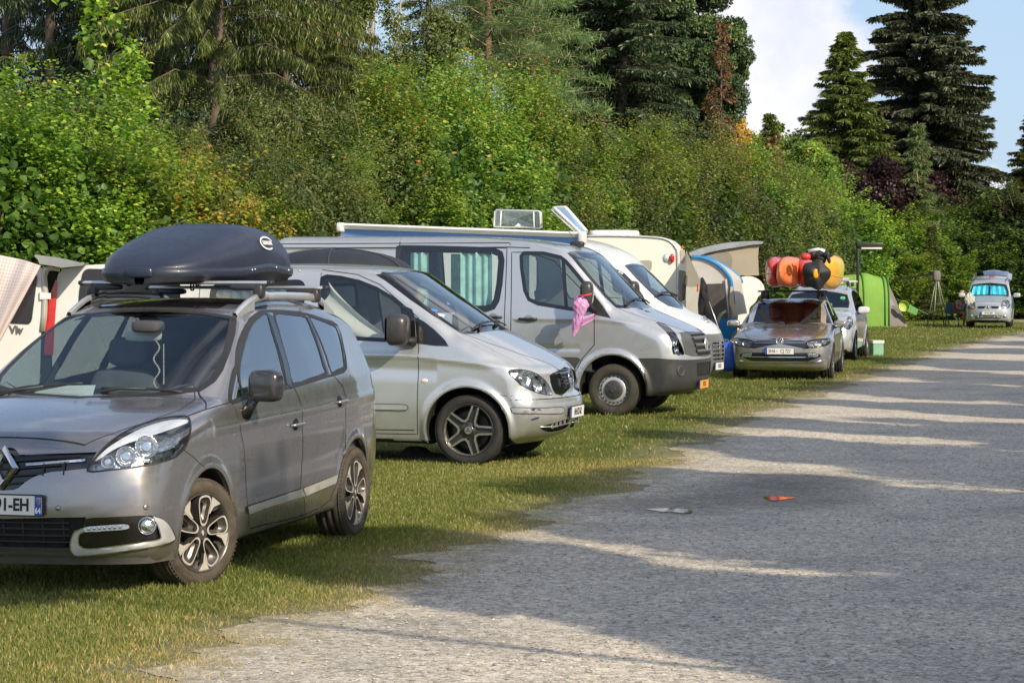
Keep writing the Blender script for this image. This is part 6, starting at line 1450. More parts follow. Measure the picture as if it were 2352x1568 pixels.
        bp=nt.nodes.new('ShaderNodeBump'); bp.inputs['Strength'].default_value=.6; bp.inputs['Distance'].default_value=.008; L(nt,v.outputs['Distance'],bp.inputs['Height']); bp.invert=True
        bp2=nt.nodes.new('ShaderNodeBump'); bp2.inputs['Strength'].default_value=.6; bp2.inputs['Distance'].default_value=.04; L(nt,noise(nt,4,8,.75,co),bp2.inputs['Height']); L(nt,bp.outputs[0],bp2.inputs['Normal']); L(nt,bp2.outputs[0],b.inputs['Normal']); return m
    ys=np.concatenate([np.arange(-20,9,1.),np.arange(9,40,.08),np.arange(40,93,.3)]); rng=np.random.default_rng(3)
    jit=np.convolve(rng.normal(size=len(ys)+6),[.1,.2,.4,.2,.1],'valid')[:len(ys)]*.09
    rows=[]
    for i,y in enumerate(ys):
        x0=edge_x(y)+jit[i]*1.4-.06; taper=max(0,(y-84)/9)**2; far=edge_x(y)+9.5; f=np.array([0,.02,.05,.1,.2,.35,.5,.7,1.]); rows.append([(x0+(far-x0)*t,y,.004) for t in f])
    sheet('gravel_road',rows,rmat())
    # bare gravel showing through the turf between the vans (thin worn strips)
    # ---- puddles: still water lying in hollows of the gravel
    wat=pm('puddle_water',(.02,.02,.018),.03,spec=.9,var=.1); 
    for k,(z,pts) in enumerate(((None,[(1484,1171),(1500,1169.5),(1530,1169),(1553,1169),(1572,1170),(1588,1174),(1587,1180),(1570,1181),(1550,1178.5),(1525,1178),(1503,1174.5)]),(None,[(1752,1142.5),(1765,1141.5),(1790,1142),(1812,1143.5),(1830,1144.5),(1812,1147.5),(1795,1150),(1775,1152),(1760,1148)]))):
        P=[gnd(u,v) for u,v in pts]; c=sum(P,Vector())/len(P); out=catmull([(p.x,p.y) for p in P],3,True); m=MB(); sl=(.006,.0032)[k]; m.add([(x,y,.010-(y-c.y)*sl) for x,y in out],[tuple(range(len(out)))],0,False); tag(m.build('puddle',wat),kind='structure')
    # ---- grass blades
    def blades(name,n,y0,y1,h,w,seed,mat,xw=9.,margin=.25):
        g=np.random.default_rng(seed); out=[]; y=y0+(y1-y0)*g.random(n*2)**.8; xmin=-.235*y; xmax=EX(y)+margin+.5; x=xmin+(xmax-xmin)*g.random(n*2)
        e=x-edge_x(y); pr=np.clip(-e/.7+.16+.30*np.sin(x*5+y*3)*np.sin(y*4.1)+.15*np.sin(x*13)*np.sin(y*17),0,1)*.98+.03*np.exp(-np.clip(e,0,3)/.25)*(np.sin(x*7+1)*np.sin(y*6)>.2)+.004*(e<1.2); keep=(g.random(n*2)<pr)&(x<.235*y); x,y=x[keep][:n],y[keep][:n]; e=e[keep][:n]; m=len(x)
        P=np.stack([x,y,np.zeros(m)+.001],1); dn=np.stack([g.normal(0,.5,m),g.normal(0,.5,m),np.ones(m)],1); a=g.random(m)*6.28; nn=np.stack([np.cos(a),np.sin(a),np.full(m,.2)],1)
        cl=.5+.5*np.sin(x*1.3+1)*np.sin(y*.9); dry=np.clip(1+e/.8,0,1)*.35
        tone=np.clip(g.normal(.40,.17,m)+.22*cl*(.6+.4*np.sin(x*.5+y*.35))+dry+(g.random(m)<.04)*.4,0,1); S=h*(.5+.9*g.random(m))*(1-.3*np.clip(1+e/.5,0,1))
        o=leaf_object(name,P,dn,nn,S,tone,mat,None,w,True); return tag(o,'short mown grass growing around the parked vehicles' if name=='grass' else None,'grass',kind='stuff')
    gm=leaf_mat('grass_blade',[(0,(.022,.040,.008)),(.4,(.062,.092,.016)),(.7,(.118,.132,.036)),(.9,(.19,.168,.06)),(1,(.25,.21,.10))],trans=.4)
    blades('grass',230000,9.5,24,.036,.13,1,gm); o=blades('grass_far',130000,24,60,.045,.22,2,gm); o.name='grass'; o['label']='mown grass farther back between the vans and tents'; o2=blades('grass_verge',40000,60,100,.06,.4,3,gm); o2.name='grass'; o2['label']='far grass strip in front of the tents'
    # ---- loose stones
    g=np.random.default_rng(9); n=20000; y=9.8+24*g.random(n)**1.4; x=edge_x(y)+.12+(.235*y-edge_x(y))*g.random(n); ok=x<.24*y; x,y=x[ok],y[ok]; m=MB(); tv=np.array([(1,1,.2),(-1,1,0),(-1,-1,.1),(1,-1,-.1),(.2,.1,1.1),(0,0,-.8)]); tf=[(0,1,4),(1,2,4),(2,3,4),(3,0,4)]
    V=[];F=[]
    for i in range(len(x)):
        s=.003+.009*g.random()**3; R_=g.random()*6; c_,s_=math.cos(R_),math.sin(R_); q=tv*(1+.3*g.normal(size=(6,3)))*s; V+= [(x[i]+a*c_-b*s_,y[i]+a*s_+b*c_,.006+abs(c)*.6) for a,b,c in q]; F+=[tuple(k+i*6 for k in f) for f in tf]
    m.add(V,F,0,False); me=bpy.data.meshes.new('loose_gravel'); me.from_pydata(m.v,[],m.f); me.materials.append(pm('stone',(.42,.39,.35),.9,var=.7,vs=30)); o=bpy.data.objects.new('loose_gravel',me); COL.objects.link(o); tag(o,'small loose stones scattered over the gravel drive','gravel',kind='stuff')
# ---------------------------------------------------------------- the other vehicles
def slab_mirrors(root,x,y,z,mat,w=.14,h=.13,ln=.22):
    for sg in (1,-1): mirror(root,(x,y*sg,z),(w,ln,h),[mat,black_pl],(x-.02,(y-.14)*sg,z-.06),sg)
def simple_wheels(root,xs,y,r,rim,w,style,mats,steer=0):
    for i,x in enumerate(xs):
        for sg in (1,-1): wheel('wheel',(x,y*sg,r-.004),(0 if sg>0 else PI)+(R(steer) if i==0 else 0),root,r,rim,w,style,tyre_dark,mats)
alloy=[pm('alloy_dark',(.12,.12,.12),.4,metal=.6),pm('alloy',(.55,.55,.56),.28,metal=.85,var=.05),seam,pm('brake_disc',(.12,.11,.10),.4,metal=.8)]
def build_estate():
    root=empty('parked_car',(5.02,43.67,0),R(-101.5),'silver-beige estate car facing the camera, carrying kayaks on its roof rack','car')
    paint=pm('beige_silver',(.40,.39,.375),.28,metal=.75,coat=1,var=.04,dirt=.3)
    side=smooth_poly([(-3.72,.26),(.72,.17,.05),(.83,.24,.03),(.875,.42,.08),(.865,.62,.06),(.82,.74,.08),(.60,.82,.2),(.1,.92,.3),(-.42,.985,.1),(-.50,1.0,.03),(-1.28,1.38,.1),(-1.7,1.455,.4),(-2.3,1.47,.4),(-3.2,1.41,.2),(-3.45,1.34,.05),(-3.72,1.0,.1),(-3.80,.7,.1),(-3.78,.32,.05)],.05,5)
    w=[(0,.83),(.2,.86),(.35,.895),(.55,.915),(.75,.918),(.90,.90),(.98,.86),(1.1,.80),(1.25,.72),(1.4,.64),(1.5,.6)]
    B=Body(side,w,[(-3.8,.9),(-3.2,.97),(-2,1),(0,1),(.5,.97),(.88,.88)],[(-3.8,-.12),(-3,-.06),(-2,0),(-1.2,.12),(-.4,.2),(.3,.24),(.9,.30)],[(0,0),(.6,0),(.9,.06),(1.2,.05),(1.45,.05)],k=lambda x,z: np.interp(z,[.3,.6,.9,1.1,1.4],[.05,.08,.09,.05,.08]),wheels=((0,.33),(-2.79,.33)),flare=.015,arch_r=.35,zc=.6)
    T=tracer(B,root)
    ws=half(T(5,[(1395,722),(1412,790),(1428,860),(1432,898)]),(-1.24,0,1.385),(-.46,0,1.0))
    hl=T(5,[(1240,1070),(1300,1058),(1380,1050),(1450,1048),(1457,1080),(1440,1105),(1390,1120),(1320,1135),(1270,1140),(1240,1110)])
    gr=half(T(5,[(1240,1072),(1245,1110),(1265,1138),(1230,1145)]),(.86,0,.765),(.88,0,.665))
    lg=half([(0,.62,.50),(0,.72,.47),(0,.74,.43),(0,.62,.38),(0,.5,.345)],(0,0,.50),(0,0,.345))
    chrome2=[(0,y,z) for y,z in ((-.78,.33),(-.62,.315),(0,.30),(.62,.315),(.78,.33),(.80,.375),(.6,.345),(0,.325),(-.6,.345),(-.8,.375))]
    sw=[(x,0,z) for x,z in smooth_poly([(-.80,.97),(-.62,1.0),(-1.32,1.36,.1),(-1.9,1.42),(-2.9,1.38),(-3.3,1.05),(-2.6,1.0)],.06)]
    hood=[(.80,0,0),(.76,.45,0),(.60,.62,0),(.2,.72,0),(-.40,.76,0),(-.55,.66,0),(-.49,.3,0),(-.47,0,0)]; hood=hood+[(x,-y,z) for x,y,z in hood[::-1][1:-1]]
    bump=[(1.2,0,.1),(1.2,0,.62),(.6,0,.62),(.36,0,.60),(.37,0,.1)]
    fd=[(-.5,0,.28),(-.52,0,1.0),(-1.4,0,1.4),(-1.62,0,1.42),(-1.60,0,.28)]; rd=[(-1.60,0,.28),(-1.62,0,1.42),(-2.5,0,1.42),(-2.62,0,.9),(-2.38,0,.6),(-2.33,0,.28)]
    regs=[Reg('wheel_arch',side_pts(circ(0,.33,.355,.18)),(0,1,0),None,delete=True,dot=-3),Reg('wheel_arch',side_pts(circ(-2.79,.33,.355,.18)),(0,1,0),None,delete=True,dot=-3),
     Reg('bumper',bump,(0,1,0),paint,both=False,dot=-3),Reg('bonnet',hood,(0,0,1),paint,both=False,dot=.25),Reg('front_door',fd,(0,1,0),paint),Reg('rear_door',rd,(0,1,0),paint),
     Reg('windscreen',ws,(.6,0,.8),gl_wind,both=False,lim=(-1.7,.1)),Reg('side_window',sw,(0,1,0),gl_side),Reg('rear_window',[(0,y,z) for y,z in smooth_poly([(-.55,1.33),(.55,1.33),(.66,1.06),(-.66,1.06)],.06)],(-1,0,.4),gl_side,both=False),
     Reg('headlight',hl,(.85,.5,.1),gl_clear),Reg('grille_recess',gr,(1,0,0),gloss_black,both=False,push=-.015),Reg('lower_grille',lg,(1,0,0),gloss_black,both=False,push=-.01)]
    cut_body(B,root,regs,paint,.035,dark=well)
    m=MB(); [arch(B,m,cx,.33,.355,.18) for cx in (0,-2.79)]; m.build('wheel_housing',[paint,well],root)
    m=MB(); strip(B,m,fd,(0,1,0),.009,.001,closed=True); strip(B,m,rd,(0,1,0),.009,.001,closed=True); strip(B,m,[p for p in hood if p[1]>0],(0,0,1),.009,.001); strip(B,m,[(-1.62,0,1.0),(-1.66,0,1.42)],(0,1,0),.07,.003); m.build('panel_seam',seam,root)
    m=MB(); strip(B,m,ws,(.6,0,.8),.03,.002,closed=True,both=False); m.build('window_seal',gloss_black,root)
    m=MB(); strip(B,m,sw,(0,1,0),.018,.003,closed=True); m.build('window_trim',satin,root)
    lamp_unit(B,root,hl,(.85,.5,.1),.05,bulbs=[(T(5,[(1330,1095)])[0],.045),(T(5,[(1400,1080)])[0],.045)],dark=True)
    m=MB()
    for k in range(4):
        z=.672+.028*k; yw=.46+.03*k; H=sur(B,[(0,y,z) for y in np.linspace(-yw,yw,20)],(1,0,0)); m.grid([[(p[0]-.012,p[1],z+.008),(p[0]+.004,p[1],z+.005),(p[0]+.004,p[1],z-.003)] for p in H])
    m.build('grille_slats',chrome,root)
    m=MB(); patch(B,m,chrome2,(1,0,0),.014,sgn=(1,),h=.04); m.build('bumper_blade',chrome,root)
    m=MB(); H=sur(B,[(0,y,.42) for y in np.linspace(-.7,.7,20)],(1,0,0)); m.grid([[(p[0]+.002,p[1],.428),(p[0]+.004,p[1],.415)] for p in H]); m.build('bumper_strip',chrome,root)
    m=MB()
    for sg in (1,-1):
        e=None; patch(B,m,[(0,y*1.,z) for y,z in ((.50,.49),(.66,.485),(.70,.45),(.66,.42),(.52,.425))],(1,0,0),.006,sgn=(sg,),h=.04)
    m.build('fog_lamps',reflector,root)
    vw_badge(root,(B.hit([[3,0,.715]],[[-1,0,0]])[0][0]+.012,0,.715),.068,(-.15,0,1))
    px0=B.hit([[3,0,.54]],[[-1,0,0]])[0][0]; plate(root,frame((px0+.02,0,.53),(0,1,0),(0,0,1)),.52,.11,[plate_white,black_pl,ink,plate_blue,white_ink,pm('plate_seal',(.3,.4,.3),.5)],[('box',-.26,-.22,-.055,.055,3),('SHA',.094,-.135,-.002,2,.74,.0006),('box',-.052,-.030,-.012,.012,5),('CJ 727',.094,.11,-.002,2,.74,.0006)])
    slab_mirrors(root,-.66,1.0,1.0,pm('mirror_silver',(.55,.52,.48),.2,metal=.8,coat=.8),.16,.13,.24)
    m=MB()
    for sg in (1,-1): H=sur(B,[(x,.56,3) for x in np.linspace(-1.5,-3.2,16)],(0,0,1)); m.tube([(p[0],p[1]*sg,p[2]+.035*math.sin(PI*min(1,i/2.,(15-i)/2.)/2)) for i,p in enumerate(H)],.014,8)
    m.build('roof_rail',black_pl,root)
    for x in (-1.55,-2.45):
        e=empty('roof_bar',(x,0,1.60)); e.parent=root; m=MB(); m.box((0,0,0),(.05,1.26,.03),bev=.01); m.build('bar',black_pl,e)
        for sg in (1,-1): m=MB(); sup(m,(0,.53*sg,-.07),(.12,.08,.16),e1=.5,e2=.5); m.build('bar_foot',black_pl,e)
    m=MB()
    for y0,y1 in ((-.6,-.05),(.0,.6)): H=sur(B,[(-.5,y,3) for y in np.linspace(y0,y1,6)],(0,0,1)); m.tube([tuple(h+np.array((0,0,.02))) for h in H],.009,6)
    m.build('wipers',black_pl,root)
    simple_wheels(root,(0,-2.79),.80,.33,.245,.225,10,alloy)
    cabin(root,B,-.5,-3.5,.35,(-.52,.93,.66),[(-1.5,.37,.32,.5),(-1.5,-.37,.32,.5),(-2.4,.4,.33,.45),(-2.4,-.4,.33,.45)],(-1.0,.37,.83),seat_grey)
    m=MB(); m.tube([(-1.15,.70,1.50),(-.75,.86,1.16)],.006,6); 
    m.build('strap_line',pm('strap',(.6,.58,.5),.6),root)
    return root,B
def kayak(root_name,loc,rz,L_,wd,ht,mat,label,nose_up=.12,tilt=0,cockpit=False,rock=0.):
    e=empty(root_name,loc,rz,label,'kayak'); rows=[]; n=48
    for i in range(n+1):
        t=i/n*2-1; s=(1-abs(t)**2.0)**.8; w=wd/2*s+.012; hh=ht/2*(1-abs(t)**5)**.6*(1-.22*t*t)+.015; zc=nose_up*abs(t)**2.2
        rows.append([(t*L_/2,w*math.copysign(abs(math.cos(a))**.70,math.cos(a))+rock*abs(t)**2,zc+hh*(math.copysign(abs(math.sin(a))**.8,math.sin(a)))*(1 if math.sin(a)>0 else .8)) for a in np.linspace(0,2*PI,29)])
    m=MB(); m.grid(rows); M=Matrix.Rotation(R(tilt),4,'X'); m.v=[tuple(M@Vector(v)) for v in m.v]; m.build('hull',mat,e)
    m=MB(); sd=[]
    for sg in (1,-1):
        pts=[(r[0][0],(abs(r[0][1])+.002)*sg,r[0][2]) for r in rows]; pts=[tuple(M@Vector(p)) for p in pts]; m.tube(pts,.007,5)
    m.build('seam_line',mat,e)
    if cockpit:
        m=MB(); m.lathe([(0,.26),(.035,.27),(.03,.24),(-.05,.20),(-.06,0)],axis='z',n=28,c=(0,0,0)); m.v=[tuple(M@Vector((v[0]*1.3,v[1]*.85,v[2]+ht*.5))) for v in m.v]; m.build('cockpit_rim',black_pl,e)
    return e
def build_kayaks():
    def pos(z,x,y,Y): p=at(*px(z,[(x,y)])[0],Y); return p
    rz=R(-101.5); dx,dy=math.cos(rz),math.sin(rz)
    red=pm('kayak_red',(.62,.05,.035),.3,coat=.4,var=.12); org=pm('kayak_orange',(.80,.20,.06),.35,coat=.3,var=.15,vs=4); red2=pm('kayak_red_b',(.58,.04,.03),.35,coat=.3,var=.12); yel=pm('kayak_yellow',(.82,.42,.02),.35,coat=.3,var=.08)
    Ym=45.6
    # u,v centre at the bow; boats lie on their sides across two bars
    for (zx,zy,Y,wd,ht,mat,lab,up,tl,ck) in ((905,455,Ym,.36,.62,red,'dark red kayak on its edge, leftmost on the roof of the estate car',.0,4,False),(1035,455,Ym-.55,.44,.62,org,'bright orange kayak beside the leftmost red one, bow towards the camera',.02,-4,False),(1190,460,Ym,.36,.62,red2,'red kayak between the orange and the yellow kayak',.0,6,False)):
        p=pos(5,zx,zy,Y-1.3); kayak('kayak',(p.x+dx*-1.3,p.y-dy*1.3,p.z),rz,2.6,wd,ht,mat,lab,up,tl,ck,rock=-.10 if mat is org else .03)
    p=pos(5,1392,455,Ym-1.4); y=kayak('kayak',(p.x-dx*1.3,p.y-dy*1.3,p.z),rz,2.8,.54,.72,yel,'yellow kayak, rightmost on the estate car, with black spray cover',.0,-14,False)
    # black cockpit cover hanging on the near end of the yellow kayak
    c=pos(5,1320,465,Ym-2.95); e=empty('spray_cover',c,R(-96),'black kayak spray cover with a round hole, hanging in front of the yellow kayak','cover')
    m=MB(); rows=[]
    for i in range(9):
        t=i/8; r=.075+(.28-.075)*t; rows.append([(.05-.11*t**1.5+.015*math.sin(3*a),r*(1+.11*math.sin(3*a+1)*t)*math.cos(a)*.90+.0,r*(1+.10*math.cos(5*a)*t)*math.sin(a)*.95) for a in np.linspace(0,2*PI,33)])
    m.grid(rows); m.build('skirt',pm('neoprene',(.018,.018,.02),.55,bump=.2,bs=60),e)
    m=MB(); sup(m,(.03,-.0,.02),(.04,.10,.17),e1=.9,e2=.9); m.build('inner_pad',yel,e)
    c=pos(5,1345,300,Ym-1.7); e=empty('gear_bag',c,R(-100),'black net gear bag lying on top of the yellow kayak','bag'); g=np.random.default_rng(4)
    m=MB()
    for k in range(14): sup(m,(g.uniform(-.15,.15),g.uniform(-.22,.22),g.uniform(-.05,.04)),(.26,.20,.07),e1=.8,e2=.8,M=Matrix.Rotation(g.uniform(0,3),3,'X'),n=12)
    m.build('bag_body',pm('net_black',(.02,.02,.022),.7,bump=.6,bs=80),e)
    m=MB(); m.tube([(.1,-.18,.10),(.12,.0,.13),(.1,.12,.1)],.035,8); m.build('white_strap',white_ink,e)
    c=pos(5,1225,300,Ym-1.9); e=tag(sup(MB(),(0,0,0),(.2,.26,.13),e1=.8,e2=.7).build('float_bag',pm('float_red',(.65,.03,.03),.4,coat=.3)),'small red float bag in front of the black net bag','bag'); e.location=c
    c=pos(5,1508,410,Ym-.6); e=tag(sup(MB(),(0,0,0),(.25,.13,.36),e1=.8,e2=.7).build('dry_bag',fabric('lime',(.25,.70,.10),.3)),'lime green dry bag wedged behind the yellow kayak','bag'); e.location=c
def build_minivan():
    # silver people carrier behind the estate: front wheel at about (7.6,53)
    root=empty('parked_car',(6.84,53.4,0),R(-103.7),'silver minivan with white mirrors half hidden behind the kayak car','car')
    paint=pm('silver_light',(.62,.63,.66),.28,metal=.6,coat=1,var=.03)
    side=smooth_poly([(-3.65,.26),(.78,.18,.05),(.90,.28,.04),(.95,.50,.1),(.90,.75,.1),(.70,.95,.2),(.2,1.10,.3),(-.25,1.17,.05),(-1.15,1.60,.1),(-1.7,1.69,.5),(-2.8,1.66,.4),(-3.4,1.56,.1),(-3.65,1.1,.2),(-3.75,.7,.1),(-3.7,.3,.05)],.05,5)
    B=Body(side,[(0,.86),(.3,.90),(.6,.93),(.95,.925),(1.1,.87),(1.3,.79),(1.5,.70),(1.7,.62)],[(-3.8,.9),(-3,.98),(0,1),(.5,.96),(.95,.88)],[(-3.8,-.1),(-2,0),(-1,.12),(0,.24),(.95,.34)],[(0,0),(.8,0),(1.1,.05),(1.7,.06)],k=lambda x,z: np.interp(z,[.3,.7,1.0,1.3,1.6],[.05,.1,.10,.06,.09]),wheels=((0,.33),(-2.8,.33)),flare=.02,arch_r=.37,zc=.7)
    T=tracer(B,root)
    ws=half([(-.95,.62,1.48),(-.62,.70,1.28),(-.42,.70,1.17)],(-1.08,0,1.565),(-.25,0,1.18))
    sw=[(x,0,z) for x,z in smooth_poly([(-.55,1.10),(-1.25,1.50,.15),(-1.9,1.57),(-3.0,1.50),(-3.3,1.18),(-2,1.12)],.05)]
    hl=[(.74,.60,.72),(.60,.72,.86),(.36,.80,1.0),(.28,.86,.98),(.42,.88,.82),(.62,.80,.70)]
    gr=half([(0,.40,.62),(0,.36,.5)],(0,0,.62),(0,0,.5))
    regs=[Reg('wheel_arch',side_pts(circ(0,.33,.37,.18)),(0,1,0),None,delete=True,dot=-3),Reg('wheel_arch',side_pts(circ(-2.8,.33,.37,.18)),(0,1,0),None,delete=True,dot=-3),Reg('front_door',[(-.55,0,.3),(-.55,0,1.1),(-1.2,0,1.56),(-1.6,0,1.6),(-1.6,0,.3)],(0,1,0),paint),
     Reg('windscreen',ws,(.6,0,.8),gl_wind,both=False,lim=(-1.5,.2)),Reg('side_window',sw,(0,1,0),gl_dark),Reg('headlight',hl,(.7,.6,.2),gl_clear),Reg('grille',gr,(1,0,0),gloss_black,both=False)]
    cut_body(B,root,regs,paint,.05,dark=well)
    m=MB(); [arch(B,m,cx,.33,.37,.18) for cx in (0,-2.8)]; m.build('wheel_housing',[paint,well],root)
    m=MB()
    for x in (-.55,-1.6,-2.6): strip(B,m,[(x,0,.35),(x,0,1.12)],(0,1,0),.012,.001)
    strip(B,m,ws,(.6,0,.8),.04,.002,closed=True,both=False); m.build('panel_seam',seam,root)
    lamp_unit(B,root,np.array(hl),(.7,.6,.2),.05,bulbs=[((.5,.78,.86),.06)])
    slab_mirrors(root,-.62,1.05,1.13,pm('mirror_white',(.75,.76,.78),.25,coat=.8),.17,.16,.26)
    for x in (-1.5,-2.5):
        e=empty('roof_bar',(x,0,1.77)); e.parent=root; m=MB(); m.tube([(0,-.72,0),(0,.72,0)],.025,10); m.build('bar',satin,e); m=MB(); [m.box((0,.60*s,-.05),(.08,.07,.13),bev=.02) for s in (1,-1)]; m.build('bar_foot',black_pl,e)
    m=MB(); m.tube([(-1.48,-.45,1.82),(-1.48,.62,1.82)],.05,12); m.tube([(-1.40,-.2,1.74),(-1.4,.5,1.74)],.03,8); m.build('awning_pole_bundle',pm('grey_roll',(.35,.36,.38),.4),root)
    for p in ((-.75,.55,1.40),(-.52,.28,1.25)):
        m=MB(); sup(m,p,(.02,.12,.07),e1=.8); m.build('sticker',pm('sticker_green',(.15,.5,.25),.5),root)
    simple_wheels(root,(0,-2.8),.82,.33,.235,.22,8,alloy)
    cabin(root,B,-.3,-3.3,.4,(-.3,1.1,.7),[(-1.3,.4,.5,.5),(-1.3,-.4,.5,.5)],(-.8,.4,1.0),seat_dark)
    m=MB(); px0=B.hit([[3,0,.42]],[[-1,0,0]])[0][0]
    for sg in (1,-1): sup(m,(.80,.66*sg,.42),(.06,.13,.13),e1=.8,e2=.8)
    m.build('fog_lamps',reflector,root)
def build_small_van():
    root=empty('parked_car',(17.91,88.8,0),R(-103.5),'small silver van at the far end, tailgate raised, blue sunshade in the windscreen','van')
    paint=pm('silver_c',(.52,.55,.57),.3,metal=.55,coat=.8,var=.03)
    side=smooth_poly([(-3.15,.28),(.68,.2,.05),(.78,.32,.05),(.82,.52,.1),(.78,.80,.12),(.60,.96,.2),(.1,1.12,.2),(-.18,1.2,.04),(-.62,1.66,.1),(-.85,1.78,.2),(-1.4,1.86,.4),(-2.9,1.84,.15),(-3.1,1.75,.1),(-3.2,1.0,.2),(-3.22,.4,.1)],.05,5)
    B=Body(side,[(0,.80),(.3,.83),(.6,.845),(1.0,.84),(1.2,.80),(1.5,.74),(1.8,.68)],[(-3.3,.95),(-2.5,1),(0,1),(.4,.97),(.8,.88)],[(-3.3,-.05),(-1,.08),(-.3,.14),(.3,.22),(.85,.34)],[(0,0),(.8,0),(1.2,.05),(1.8,.06)],k=lambda x,z: np.interp(z,[.3,.7,1.0,1.3,1.8],[.06,.12,.12,.06,.10]),wheels=((0,.31),(-2.6,.31)),flare=.015,arch_r=.35,zc=.8)
    T=tracer(B,root)
    ws=half([(-.62,.60,1.62),(-.42,.68,1.40),(-.25,.70,1.2)],(-.66,0,1.66),(-.2,0,1.22))
    sw=[(x,0,z) for x,z in smooth_poly([(-.45,1.2),(-.85,1.62,.1),(-1.6,1.68),(-2.9,1.64),(-2.95,1.2)],.05)]
    hl=[(x,0,0) for x in ()]; hl=catmull([(.66,.44,.72),(.60,.48,.90),(.40,.58,1.04),(.25,.70,1.05),(.3,.78,.92),(.45,.76,.78),(.6,.62,.70)],3,True)
    gr=half([(0,.30,.82),(0,.42,.80),(0,.36,.72),(0,.12,.72)],(0,0,.82),(0,0,.72)); lg=half([(0,.50,.46),(0,.46,.36)],(0,0,.46),(0,0,.36))
    tail=[(0,y,z) for y,z in ((-.68,1.78),(.68,1.78),(.76,.6),(-.76,.6))]
    regs=[Reg('wheel_arch',side_pts(circ(0,.31,.34,.18)),(0,1,0),None,delete=True,dot=-3),Reg('wheel_arch',side_pts(circ(-2.6,.31,.34,.18)),(0,1,0),None,delete=True,dot=-3),Reg('tail_opening',tail,(-1,0,0),None,both=False,delete=True,lim=(-4,-2.9)),
     Reg('windscreen',ws,(.7,0,.7),glass('clear_windscreen',(.95,.97,.97),.7,base=.01),both=False,lim=(-1.2,.2)),Reg('side_window',sw,(0,1,0),gl_side),Reg('headlight',np.array(hl),(.8,.5,.2),gl_clear),Reg('grille_recess',gr,(1,0,0),gloss_black,both=False,push=-.01),Reg('lower_grille',lg,(1,0,0),gloss_black,both=False,push=-.01)]
    cut_body(B,root,regs,paint,.05,dark=well)
    m=MB(); [arch(B,m,cx,.31,.34,.18) for cx in (0,-2.6)]; m.build('wheel_housing',[paint,well],root)
    m=MB(); strip(B,m,ws,(.7,0,.7),.06,.003,closed=True,both=False); strip(B,m,[(-.6,0,.35),(-.6,0,1.2)],(0,1,0),.015,.001); strip(B,m,[(.5,y,0) for y in (-.5,0,.5)],(0,0,1),.015,.001,both=False); m.build('panel_seam',seam,root)
    lamp_unit(B,root,np.array(hl),(.8,.5,.2),.05,bulbs=[((.5,.62,.9),.09)])
    m=MB(); patch(B,m,[(0,y,z) for y,z in ((.50,.73),(.66,.75),(.60,.80),(.50,.78))],(1,0,0),.006,h=.04); m.build('indicator',orange_lens,root)
    bx=B.hit([[3,0,.77]],[[-1,0,0]])[0][0]+.02; m=MB(); Mb=frame((bx,0,.77),(0,1,0),(0,0,1)); o4=[(0,.08),(.055,0),(0,-.08),(-.055,0)]; i4=[(0,.04),(.025,0),(0,-.04),(-.025,0)]
    for k in range(4): m.add([Mb@Vector((*o4[k],0)),Mb@Vector((*o4[(k+1)%4],0)),Mb@Vector((*i4[(k+1)%4],.01)),Mb@Vector((*i4[k],.01))],[(0,1,2,3)],0,False)
    m.build('badge',chrome,root)
    m=MB(); m.prism([(-.02,.70),(-.16,.70),(-.06,.86),(0,.87),(.06,.86),(.16,.70)],bx-.025,bx-.012,axis='x'); m.build('badge_panel',paint,root)
    px0=B.hit([[3,0,.56]],[[-1,0,0]])[0][0]; plate(root,frame((px0+.02,0,.56),(0,1,0),(0,0,1)),.52,.11,[plate_white,black_pl,ink,plate_blue],[('box',-.26,-.22,-.055,.055,3),('GP XS 2029',.085,.02,0,2,.70)])
    m=MB()
    for sg in (1,-1): sup(m,(.70,.60*sg,.45),(.08,.11,.11),e1=.8,e2=.8)
    m.build('fog_lamps',reflector,root)
    m=MB(); [m.tube([(px0+.0-.10*abs(y)**2,y,z) for y in np.linspace(-.48,.48,9)],.012,6) for z in (.41,)]; [m.tube([(px0-.03,y,.36),(px0-.03,y,.46)],.012,6) for y in (-.36,-.22,.22,.36)]; m.build('grille_bars',paint,root)
    # folding sunshade behind the windscreen
    sb=pm('sunshade_blue',(.02,.40,.90),.5,var=.5,vs=5); sc=pm('sunshade_light',(.12,.75,.95),.5,var=.3,vs=6)
    for sg in (-1,1):
        m=MB()
        for k in range(6):
            y0=.04+k*.105; a=[(-.36,y0,1.235),(-.70,y0*.9,1.60)]; b=[(-.36+(.02 if k%2 else -.02),y0+.105,1.235),(-.70,(y0+.105)*.9,1.60)]
            m.add([(a[0][0],a[0][1]*sg,a[0][2]),(b[0][0],b[0][1]*sg,b[0][2]),(b[1][0],b[1][1]*sg,b[1][2]),(a[1][0],a[1][1]*sg,a[1][2])],[(0,1,2,3)],k%2,False)
        m.build('sunshade',[sb,sc],root)
    slab_mirrors(root,-.42,1.02,1.22,pm('mirror_silver_c',(.6,.63,.63),.3,metal=.4),.16,.17,.26)
    m=MB(); m.tube([(-.95,0,1.80),(-.80,0,2.02)],.006,5); m.build('aerial',black_pl,root)
    m=MB(); m.tube([(-.8,s*.60,1.80) for s in (1,)]+[(-2.8,.60,1.86)],.02,6); m.tube([(-.8,-.60,1.80),(-2.8,-.60,1.86)],.02,6); m.build('roof_channel',seam,root)
    e=empty('tailgate'); e.parent=root
    m=MB(); m.grid([[(-3.05-1.15*t,y*(1-.0*t),1.85+.33*t-.10*(y/.7)**2*(.4+t)) for y in np.linspace(-.74,.74,12)] for t in np.linspace(0,1,8)]); m.grid([[(-3.05-1.15*t,y,1.81+.33*t-.10*(y/.7)**2*(.4+t)) for y in np.linspace(-.74,.74,12)] for t in np.linspace(0,1,8)]); m.build('panel',paint,e)
